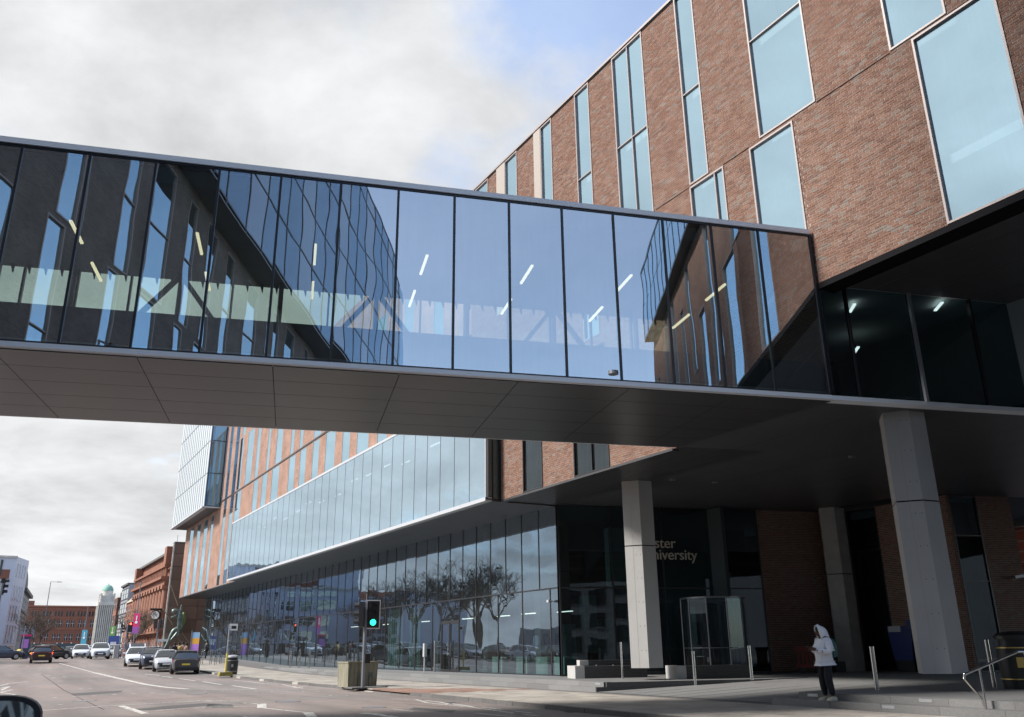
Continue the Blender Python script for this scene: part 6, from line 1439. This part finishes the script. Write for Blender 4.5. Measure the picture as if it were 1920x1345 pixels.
lp = at_px(248, 95); lamp_post('tall grey lamp post carrying the pink banner', lp, 7.4, .5, 200); banner('pink and purple banner on the lamp post by the parked white car', (lp.x-.28, lp.y-.12, lp.z+2.5), .62, 1.9, ['pink', 'pink', 'purple'])
lp = at_px(153, 128); lamp_post('thin lamp post with the blue banner between the white cars and the warehouse', lp, 6.3, .5, 60); banner('light blue banner on the thin lamp post', (lp.x-.3, lp.y-.12, lp.z+1.3), .7, 2.1, ['cyan_ban', 'cyan_ban'])
lp = at_px(74, 152); lamp_post('curved lamp post rising above the red warehouse roof line', lp, 11.0, 1.0, 90)
lp = at_px(205, 140); banner('green banner beside the ribbed tower', (lp.x-.3, lp.y, lp.z+2.2), .75, 2.0, ['green_ban', 'green_ban']); q = MB(); q.cyl((lp.x+.5, lp.y+.1, lp.z), (lp.x+.5, lp.y+.1, lp.z+4.4), .06, n=6); tag(obj('banner_pole', q, 'grey_pole'), 'grey pole beside the green banner', 'pole')
b_ = at_px(211, 136); t = thing('billboard', 'blue poster board standing at the junction', 'billboard', (b_.x, b_.y, b_.z)); q = MB(); q.obox((b_.x-.7, b_.y, b_.z+.6), (1.4, -.5, 0), (0, .15, 0), (0, 0, 2.2)); obj('board', q, 'blue_board', t); q = MB(); q.obox((b_.x-.45, b_.y-.12, b_.z+1.5), (.7, -.25, 0), (0, .02, 0), (0, 0, .5)); obj('print', q, 'white_print', t); q = MB(); q.cyl((b_.x-.4, b_.y, b_.z), (b_.x-.4, b_.y, b_.z+.7), .06, n=6); q.cyl((b_.x+.4, b_.y-.3, b_.z), (b_.x+.4, b_.y-.3, b_.z+.7), .06, n=6); obj('leg', q, 'grey_pole', t)
bb = at_px(357, 100, PAVE); banner('tall banner in blue, orange and violet at the end of the university front', (bb.x, bb.y, bb.z+.15), .8, 2.35, ['sky_ban', 'orange_ban', 'violet_ban', 'violet_ban'], emblem=False)
q = MB(); q.cyl((bb.x-.05, bb.y, bb.z), (bb.x-.05, bb.y, bb.z+2.7), .05, n=8); tag(obj('banner_pole', q, 'grey_pole'), 'grey pole of the three coloured banner', 'pole')
# mirrored lamp post across the street
lp = (-4.0, refY(818, -4.0), gz(refY(818, -4.0))+PAVE); lamp_post('lamp post mirrored in the glass above the entrance doors', lp, 8.4, .6, 0, grp='mirrored lamps')
lamp_post('lamp post behind the camera mirrored low in the bridge glass', (-4.1, 10.35, PAVE), 11.2, .55, 165, grp='mirrored lamps')

def signal(label, base, h, face_az, aspect, both=False, white=True, grp='traffic lights'):
    t = thing('traffic_light', label, 'traffic light', base, 0, grp); x, y, z = base; q = MB(); q.cyl((x, y, z), (x, y, z+h-.35), .075, .07, n=12); obj('pole', q, 'grey_pole', t)
    def head(az, lit, offs, board):
        d = Vector((math.sin(R(az)), math.cos(R(az)), 0)); s_ = Vector((d.y, -d.x, 0)); c = Vector((x, y, z+h-.55))+offs
        q = MB()
        if board: q.obox(c-s_*.29-d*.02+Vector((0, 0, -.56)), s_*.58, d*.03, (0, 0, 1.14)); hb_ = obj('backing_board', q, 'sig_white', t); q = MB(); q.obox(c-s_*.25+d*.012+Vector((0, 0, -.52)), s_*.50, d*.01, (0, 0, 1.06)); obj('board_face', q, 'sig_black', hb_); q = MB()
        q.obox(c-s_*.16-d*.12+Vector((0, 0, -.48)), s_*.32, d*.20, (0, 0, .98)); bx_ = obj('head', q, 'sig_black', t)
        for i in range(3):
            zc = c+d*.085+Vector((0, 0, .33-.32*i)); q = MB(); q.cyl(zc, zc+d*.02, .115, n=18); m_ = 'sig_lens'
            if lit == i: m_ = 'sig_green' if i == 2 else 'sig_red'
            obj('lens', q, m_, bx_)
            q = MB(); n = 10; q.loft([[zc+d*dd+(s_*math.cos(math.pi*(k/n*1.2-.1))+Vector((0, 0, 1))*math.sin(math.pi*(k/n*1.2-.1)))*.13 for k in range(n+1)] for dd in (0, .2)], cap=False, closed=False); obj('visor', q, 'sig_black', bx_)
    head(face_az, aspect, Vector((0, 0, 0))+Vector((math.cos(R(face_az)), -math.sin(R(face_az)), 0))*-.30, white)
    if both: head(face_az+100, -1, Vector((math.cos(R(face_az)), -math.sin(R(face_az)), 0))*.18, False)
    return t
tl = onz(680, 1291, PAVE-.02); tl.z = PAVE-.06
t = signal('traffic light showing green with a white bordered backing board beside the concrete planter', tl, 3.42, 198, 2, both=True)
q = MB(); q.box(tl.x-.03, tl.y-.2, 1.05, tl.x+.2, tl.y-.02, 1.4); obj('push_button_box', q, 'black_plastic', t); q = MB(); q.cyl((tl.x, tl.y, 3.3), (tl.x, tl.y, 3.75), .012, n=6); obj('aerial', q, 'galv', t)
q = MB(); q.box(tl.x-.55, tl.y-.28, PAVE-.02, tl.x+.95, tl.y+.6, PAVE+.03); tag(obj('signal_footing', q, 'kerb'), 'low dark footing at the foot of the green traffic light', 'footing')
signal('far traffic light with dark back at the sandstone corner', at_px(291, 100, PAVE), 3.9, 20, -1, both=True, white=False); signal('far traffic light showing red with an orange edged board', at_px(233, 102, PAVE), 3.6, 198, 0)
signal('far traffic light by the pale corner building', at_px(40, 118), 4.0, 80, -1, white=False); signal('small dark traffic light left of the red signal', at_px(222, 108), 3.6, 100, -1, white=False)
# traffic light whose head reaches in from the left edge
signal('traffic light high at the left edge in front of the corner building', (ony(3, 1102, 62).x, 62, gz(62)), ony(3, 1100, 62).z+.55-gz(62), 100, -1, white=False)

# planter block
pc = onz(660, 1288, PAVE); t = thing('concrete_planter', 'weathered concrete planter block with stains beside the green traffic light', 'planter', (13.3, 36.0, PAVE))
x0, x1, y0, y1, z0, z1 = 12.72, 14.02, 35.45, 36.75, PAVE-.01, PAVE+.93
q = MB(); q.hexa([(x0+.03, y0+.03, z0), (x1-.03, y0+.03, z0), (x1-.03, y1-.03, z0), (x0+.03, y1-.03, z0), (x0, y0, z1), (x1, y0, z1), (x1, y1, z1), (x0, y1, z1)]); obj('block', q, 'planter', t)
q = MB(); q.box(x0-.02, y0-.02, z1, x1+.02, y0+.14, z1+.05); q.box(x0-.02, y1-.14, z1, x1+.02, y1+.02, z1+.05); q.box(x0-.02, y0+.14, z1, x0+.14, y1-.14, z1+.05); q.box(x1-.14, y0+.14, z1, x1+.02, y1-.14, z1+.05); obj('rim', q, 'planter', t); q = MB(); q.box(x0+.14, y0+.14, z1-.03, x1-.14, y1-.14, z1+.02); obj('soil', q, 'bark', t)
for (u, w_, zz) in ((.33, .02, .93), (.70, .03, .93)):
    q = MB(); q.box(x0+1.3*u, y0-.004+.02, z0, x0+1.3*u+w_, y0+.03, z1-.01); obj('stain', q, mat('stain', (.06, .062, .035), .9), t)
cp = [(.30, .62), (.36, .28), (.42, .60)], [(.50, .58), (.58, .60), (.58, .45), (.50, .44), (.59, .30)], [(.68, .32), (.72, .62), (.76, .40), (.80, .62), (.84, .30)]
q = MB()
for pl2 in cp:
    for (a, b), (c, d) in zip(pl2, pl2[1:]): q.bar((x0+1.3*a, y0+.012-.02*b, z0+.93*b), (x0+1.3*c, y0+.012-.02*d, z0+.93*d), .012, .02, up=(0, 0, 1))
obj('graffiti', q, mat('graffiti', (.08, .13, .15), .7), t)

# litter bins
def bin_(label, loc, w, h, gold_=True):
    t = thing('litter_bin', label, 'litter bin', loc, 0, 'litter bins'); x, y, z = loc; q = MB(); n = 20
    def ring(r_, zz): return [(x+r_*math.cos(2*math.pi*k/n), y+r_*math.sin(2*math.pi*k/n), z+zz) for k in range(n)]
    q.loft([ring(w*.46, 0), ring(w*.48, h*.1), ring(w*.5, h*.74)]); obj('body', q, 'bin_black', t, True)
    q = MB(); q.loft([ring(w*.42, h*.74), ring(w*.42, h*.88)], cap=False); obj('opening', q, 'black_plastic', t, True); q = MB(); q.loft([ring(w*.5, h*.86), ring(w*.5, h*.92), ring(w*.42, h*.97), ring(w*.15, h)]); obj('hood', q, 'bin_black' if gold_ else 'galv', t, True)
    for zz in (.16, .70): q = MB(); q.loft([ring(w*.505, h*zz), ring(w*.505, h*(zz+.02))], cap=False); obj('band', q, 'gold' if gold_ else 'galv', t)
    d = Vector((-x, -y, 0)).normalized(); c = Vector((x, y, z+h*.45))+d*w*.49; q = MB(); q.obox(c-d.cross(Vector((0, 0, 1)))*w*.08-Vector((0, 0, w*.11)), d.cross(Vector((0, 0, 1)))*w*.16, d*.02, (0, 0, w*.24)); obj('crest', q, 'gold' if gold_ else 'galv', t)
    for dx in (-.3, .3): q = MB(); q.bar((x+dx*w-.0, y, z+h*.74), (x+dx*w, y, z+h*.88), .05, .3, up=(0, 1, 0)); obj('hood_post', q, 'bin_black', t)
bn = ong(434, 1265, PAVE); bin_('black litter bin with a pale rim beside the yellow bus stop pole', (bn.x, bn.y, gz(bn.y)+PAVE), .72, 1.18, False)
bin_('large black litter bin with gold bands behind the handrail', (23.3, 13.75, PZ), 1.05, 1.42)
# bus stop pole with yellow foot
bs_ = ong(422, 1267, PAVE); zz = gz(bs_.y)+PAVE; t = thing('bus_stop', 'slim bus stop pole with yellow foot and a small flag sign', 'bus stop', (bs_.x, bs_.y, zz))
q = MB(); q.cyl((bs_.x, bs_.y, zz+1.3), (bs_.x, bs_.y, zz+3.0), .045, n=8); obj('pole', q, 'galv', t); q = MB(); q.cyl((bs_.x, bs_.y, zz), (bs_.x, bs_.y, zz+1.3), .06, n=8); obj('yellow_sleeve', q, 'yellow_paint', t)
q = MB(); q.hexa([(bs_.x-.42, bs_.y-.3, zz-.02), (bs_.x+.42, bs_.y-.3, zz-.02), (bs_.x+.42, bs_.y+.3, zz-.02), (bs_.x-.42, bs_.y+.3, zz-.02), (bs_.x-.36, bs_.y-.25, zz+.2), (bs_.x+.36, bs_.y-.25, zz+.2), (bs_.x+.36, bs_.y+.25, zz+.2), (bs_.x-.36, bs_.y+.25, zz+.2)]); obj('foot', q, 'yellow_worn', t)
q = MB(); q.box(bs_.x+.03, bs_.y-.02, zz+2.65, bs_.x+.5, bs_.y+.02, zz+3.05); fl = obj('flag', q, 'white_print', t); q = MB(); q.box(bs_.x+.12, bs_.y-.028, zz+2.74, bs_.x+.42, bs_.y-.021, zz+2.92); obj('symbol', q, 'sig_black', fl)

def bollard(label, loc, h, r=.055, twin=False):
    t = thing('steel_bollard', label, 'bollard', loc, 0, 'steel bollards'); x, y, z = loc; q = MB(); q.cyl((x, y, z), (x, y, z+h), r, n=14); obj('post', q, 'steel', t, True); q = MB(); q.cyl((x, y, z+h), (x, y, z+h+.015), r*1.04, n=14); obj('cap', q, 'steel', t)
def rz_(x): return PAVE + (PZ-.004-PAVE)*(min(26, max(17.95, x))-17.95)/8.05
b1 = onz(1304, 1287, .22); bollard('steel bollard right of the first column, in front of the bench', (b1.x, b1.y, PZ-.02 if b1.y > 25.2-(b1.x-18.5)*.29 else rz_(b1.x)), 1.12)
b2 = onz(1410, 1276, .40); bollard('steel bollard by the revolving door, left of the dark brick wall', (b2.x, b2.y, PZ), 1.12)
b3 = onz(1645, 1294, PZ); bollard('steel bollard between the person and the nearest column', (b3.x, b3.y, PZ), 1.06)
b4 = onz(1865, 1289, PZ); bollard('steel bollard behind the handrail', (b4.x, b4.y, PZ), 1.2)
b5 = onz(817, 1262, PZ); bollard('pale post standing at the glazed double doors', (20.3, 43.3, PZ), 1.55, .05)
b6 = onz(1166, 1246, PZ); bollard('slim post behind the bench left of the first column', (onx(1166, 1246, 20.6).x, onx(1166, 1246, 20.6).y, PZ), 1.3, .04)
q = MB(); q.box(20.55, 45.2, PZ+.75, 20.7, 45.4, PZ+1.45); q.cyl((20.62, 45.3, PZ), (20.62, 45.3, PZ+.75), .04, n=8); t_ = obj('door_push_post', q, 'alu_white'); tag(t_, 'short pale push plate post left of the double doors', 'post')
def stand(label, px, py, h):
    p = ong(px, py, PAVE); p = onx(px, py, min(p.x, 19.2)) if p.x > 19.2 else p
    z = gz(p.y)+PAVE if p.x < 18 else max(PZ, gz(p.y)+PAVE); t = thing('cycle_stand', label, 'cycle stand', (p.x, p.y, z), 0, 'cycle stands along the glass front')
    q = MB(); q.tube([(p.x, p.y, z), (p.x, p.y, z+h), (p.x+.25, p.y+.55, z+h), (p.x+.25, p.y+.55, z)], .03, 8); obj('hoop', q, 'steel', t, True); q = MB(); q.bar((p.x, p.y, z+h*.5), (p.x+.25, p.y+.55, z+h*.5), .03, .03); obj('crossbar', q, 'steel', t)
for i, (px, py) in enumerate(((542, 1257), (559, 1258), (578, 1259))): stand(('leftmost', 'middle', 'rightmost')[i]+' of three steel cycle stands left of the planter', px, py, 1.2)
for i, (px, py) in enumerate(((376, 1246), (393, 1246), (402, 1247), (411, 1246), (424, 1243))): stand(('first', 'second', 'third', 'fourth', 'fifth')[i]+' from the left of the far row of cycle stands by the dark hatchback', px, py, 1.15)

# benches: pale stone end block with dark slats
def bench(label, p0, ln, two=True):
    t = thing('stone_bench', label, 'bench', p0, 0, 'stone benches'); p0 = Vector(p0); U = ED
    q = MB(); q.obox(p0, U*.38, BN*1.0, (0, 0, .46)); obj('end_block', q, 'concrete', t)
    q = MB(); 
    for k in range(4): q.obox(p0+U*.38+Vector((0, 0, .005+.112*k)), U*ln, BN*1.0, (0, 0, .106))
    obj('bench_slat', q, 'bench_slat', t)
    if two:
        q = MB(); q.obox(p0+U*.40+BN*.62+Vector((0, 0, .462)), U*.36, BN*.38, (0, 0, .2)); obj('end_block', q, 'concrete', t)
        q = MB(); q.obox(p0+U*.76+BN*.62+Vector((0, 0, .462)), U*(ln-.4), BN*.38, (0, 0, .095)); q.obox(p0+U*.76+BN*.62+Vector((0, 0, .56)), U*(ln-.4), BN*.38, (0, 0, .095)); obj('bench_slat', q, 'bench_slat', t)
        q = MB()
        for s_ in (.9, 1.6): q.cyl(p0+U*s_+BN*.1+Vector((0, 0, .455)), p0+U*s_+BN*.1+Vector((0, 0, .49)), .025, n=8)
        stuff(obj('studs', q, 'steel', t))
bq = onz(1079, 1273, PZ); bench('dark slatted bench with stone end left of the first column', (bq.x, bq.y, PZ), 2.6)
bq = onz(1270, 1274, PZ); bench('dark slatted bench with stone end right of the first column', (bq.x, bq.y, PZ), 2.6, False)

# handrail on the steps
hr_ = thing('handrail', 'polished steel handrail on the steps at the right edge', 'handrail', (18.0, 11.2, PAVE))
ztop, zlow = PZ+.95, PAVE+.80; xa, xb, ya = 18.85, 17.42, 11.15
pth = [(xa+.35, ya-.25, ztop), (xa, ya, ztop), (xb, ya+.35, zlow+.02), (xb-.02, ya+.36, zlow-.06), (xb+.25, ya+.22, .45), (xb+.30, ya+.2, PAVE)]
q = MB(); q.tube(pth[:4], .026, 10)
for p in pth[1:4]: q.sphere(p, .027, nu=8, nv=6)
obj('rail', q, 'steel', hr_, True); q = MB(); q.tube(pth[3:], .022, 8); obj('leg', q, 'steel', hr_, True)
for (x_, y_, z0, z1) in ((xa+.12, ya-.08, PZ, ztop), (xa+.30, ya-.21, PZ, ztop), (xb+.40, ya+.26, PAVE, zlow+.14)):
    q = MB(); q.cyl((x_, y_, z0), (x_, y_, z1), .022, n=10); obj('leg', q, 'steel', hr_, True)

# blue cabinet, orange barrier, dark bag and ledge near the back wall
bc = Vector((33.9, 24.9, PZ)); t = thing('parcel_cabinet', 'dark blue cabinet with a grey panel and side hood against the brick wall', 'cabinet', bc)
q = MB(); q.hexa([(bc.x-.2, bc.y-.45, PZ+.45), (bc.x+.5, bc.y-.45, PZ+.45), (bc.x+.5, bc.y+.45, PZ+.45), (bc.x-.2, bc.y+.45, PZ+.45), (bc.x-.25, bc.y-.6, PZ+1.85), (bc.x+.5, bc.y-.6, PZ+1.85), (bc.x+.5, bc.y+.6, PZ+1.85), (bc.x-.25, bc.y+.6, PZ+1.85)]); obj('body', q, 'blue_plastic', t)
q = MB(); q.box(bc.x-.28, bc.y-.1, PZ+1.62, bc.x-.22, bc.y+.5, PZ+1.86); obj('panel', q, 'galv', t); q = MB(); q.box(bc.x-.45, bc.y-1.5, PZ+1.75, bc.x+.4, bc.y-.55, PZ+2.1); q.box(bc.x-.2, bc.y-.9, PZ, bc.x+.3, bc.y-.65, PZ+1.8); obj('hood', q, 'blue_plastic', t); q = MB(); q.box(bc.x-.1, bc.y-.4, PZ, bc.x+.4, bc.y+.4, PZ+.45); obj('base', q, 'black_plastic', t)
rb2 = onz(1512, 1262, PZ); rb2 = Vector((30.0, onx(1494, 1262, 30.0).y, PZ)); t = thing('plastic_barrier', 'orange red plastic barrier standing by the dark brick wall', 'barrier', rb2); U = Vector((.75, -.66, 0))
for k in range(5): q = MB(); q.obox(rb2+U*(.1+.17*k)+Vector((0, 0, .35)), U*.10, (0.03, .03, 0), (0, 0, .55)); obj('slat', q, 'red_plastic', t)
q = MB(); q.obox(rb2+Vector((0, 0, .9)), U*1.0, (.05, .05, 0), (0, 0, .16)); q.obox(rb2+Vector((0, 0, .2)), U*1.0, (.05, .05, 0), (0, 0, .15)); obj('frame', q, 'red_plastic', t); q = MB(); q.obox(rb2+U*.1-Vector((.2, .2, 0)), U*.15, (.45, .45, 0), (0, 0, .2)); q.obox(rb2+U*.8-Vector((.2, .2, 0)), U*.15, (.45, .45, 0), (0, 0, .2)); obj('foot', q, 'black_plastic', t)
q = MB(); q.box(32.2, 27.2, PZ, 34.4, 27.75, PZ+.42); t = obj('stone_ledge', q, 'granite_dark_and_shade'); tag(t, 'dark low stone ledge at the foot of the shaded column', 'ledge')
# far junction furniture: white kiosk sign, pillar box, street name plate, barrier
kp = at_px(44, 120); t = thing('advert_panel', 'dark purple advertising panel at the far left kerb', 'advert panel', kp); q = MB(); q.box(kp.x-.5, kp.y-.1, kp.z, kp.x+.5, kp.y+.1, kp.z+2.5); obj('frame', q, 'cloth_d', t); q = MB(); q.box(kp.x-.35, kp.y-.12, kp.z+1.2, kp.x+.35, kp.y-.101, kp.z+2.2); obj('poster', q, 'violet_ban', t); q = MB(); q.box(kp.x-.55, kp.y-.12, kp.z+2.5, kp.x+.55, kp.y+.12, kp.z+2.75); obj('header', q, 'pink', t)
kp = at_px(36, 119); t = thing('grit_bin', 'yellow rounded bin at the far left kerb', 'bin', kp); q = MB(); q.cyl(kp, kp+Vector((0, 0, .75)), .36, .40, n=14); obj('body', q, 'yellow_paint', t, True); q = MB(); q.sphere(kp+Vector((0, 0, .72)), .41, .41, .38, 14, 5, 0, 90); obj('lid', q, 'yellow_paint', t, True)
kp = Vector(ony(304, 1201, 117.7)); q = MB(); q.box(kp.x-.6, 117.6, kp.z-.14, kp.x+.6, 117.94, kp.z+.14); tag(obj('street_name_plate', q, 'white_print'), 'small white street name plate on the brown wall by the bronze foot', 'sign')
kp = at_px(217, 112); t = thing('junction_guardrail', 'grey guard rail and pillar at the far junction corner', 'guard rail', kp); q = MB(); q.box(kp.x-.25, kp.y-.25, kp.z, kp.x+.25, kp.y+.25, kp.z+1.3); obj('pillar', q, 'concrete', t)
for k in range(8): q = MB(); q.cyl((kp.x+.6+.45*k, kp.y, kp.z), (kp.x+.6+.45*k, kp.y, kp.z+1.1), .025, n=6); obj('rail_post', q, 'grey_pole', t)
q = MB(); q.bar((kp.x+.3, kp.y, kp.z+1.1), (kp.x+4, kp.y, kp.z+1.1), .05, .05); obj('top_rail', q, 'grey_pole', t)
kp = at_px(30, 150); t = thing('hanging_sign', 'pale projecting shop sign on the dark front left of the bare trees', 'sign', (4.3, 170, 5.2)); q = MB(); q.box(3.4, 169.9, 4.6, 5.6, 170.1, 5.9); obj('panel', q, 'white_render', t); q = MB(); q.box(3.0, 169.95, 5.2, 3.4, 170.05, 5.3); obj('bracket', q, 'grey_pole', t)
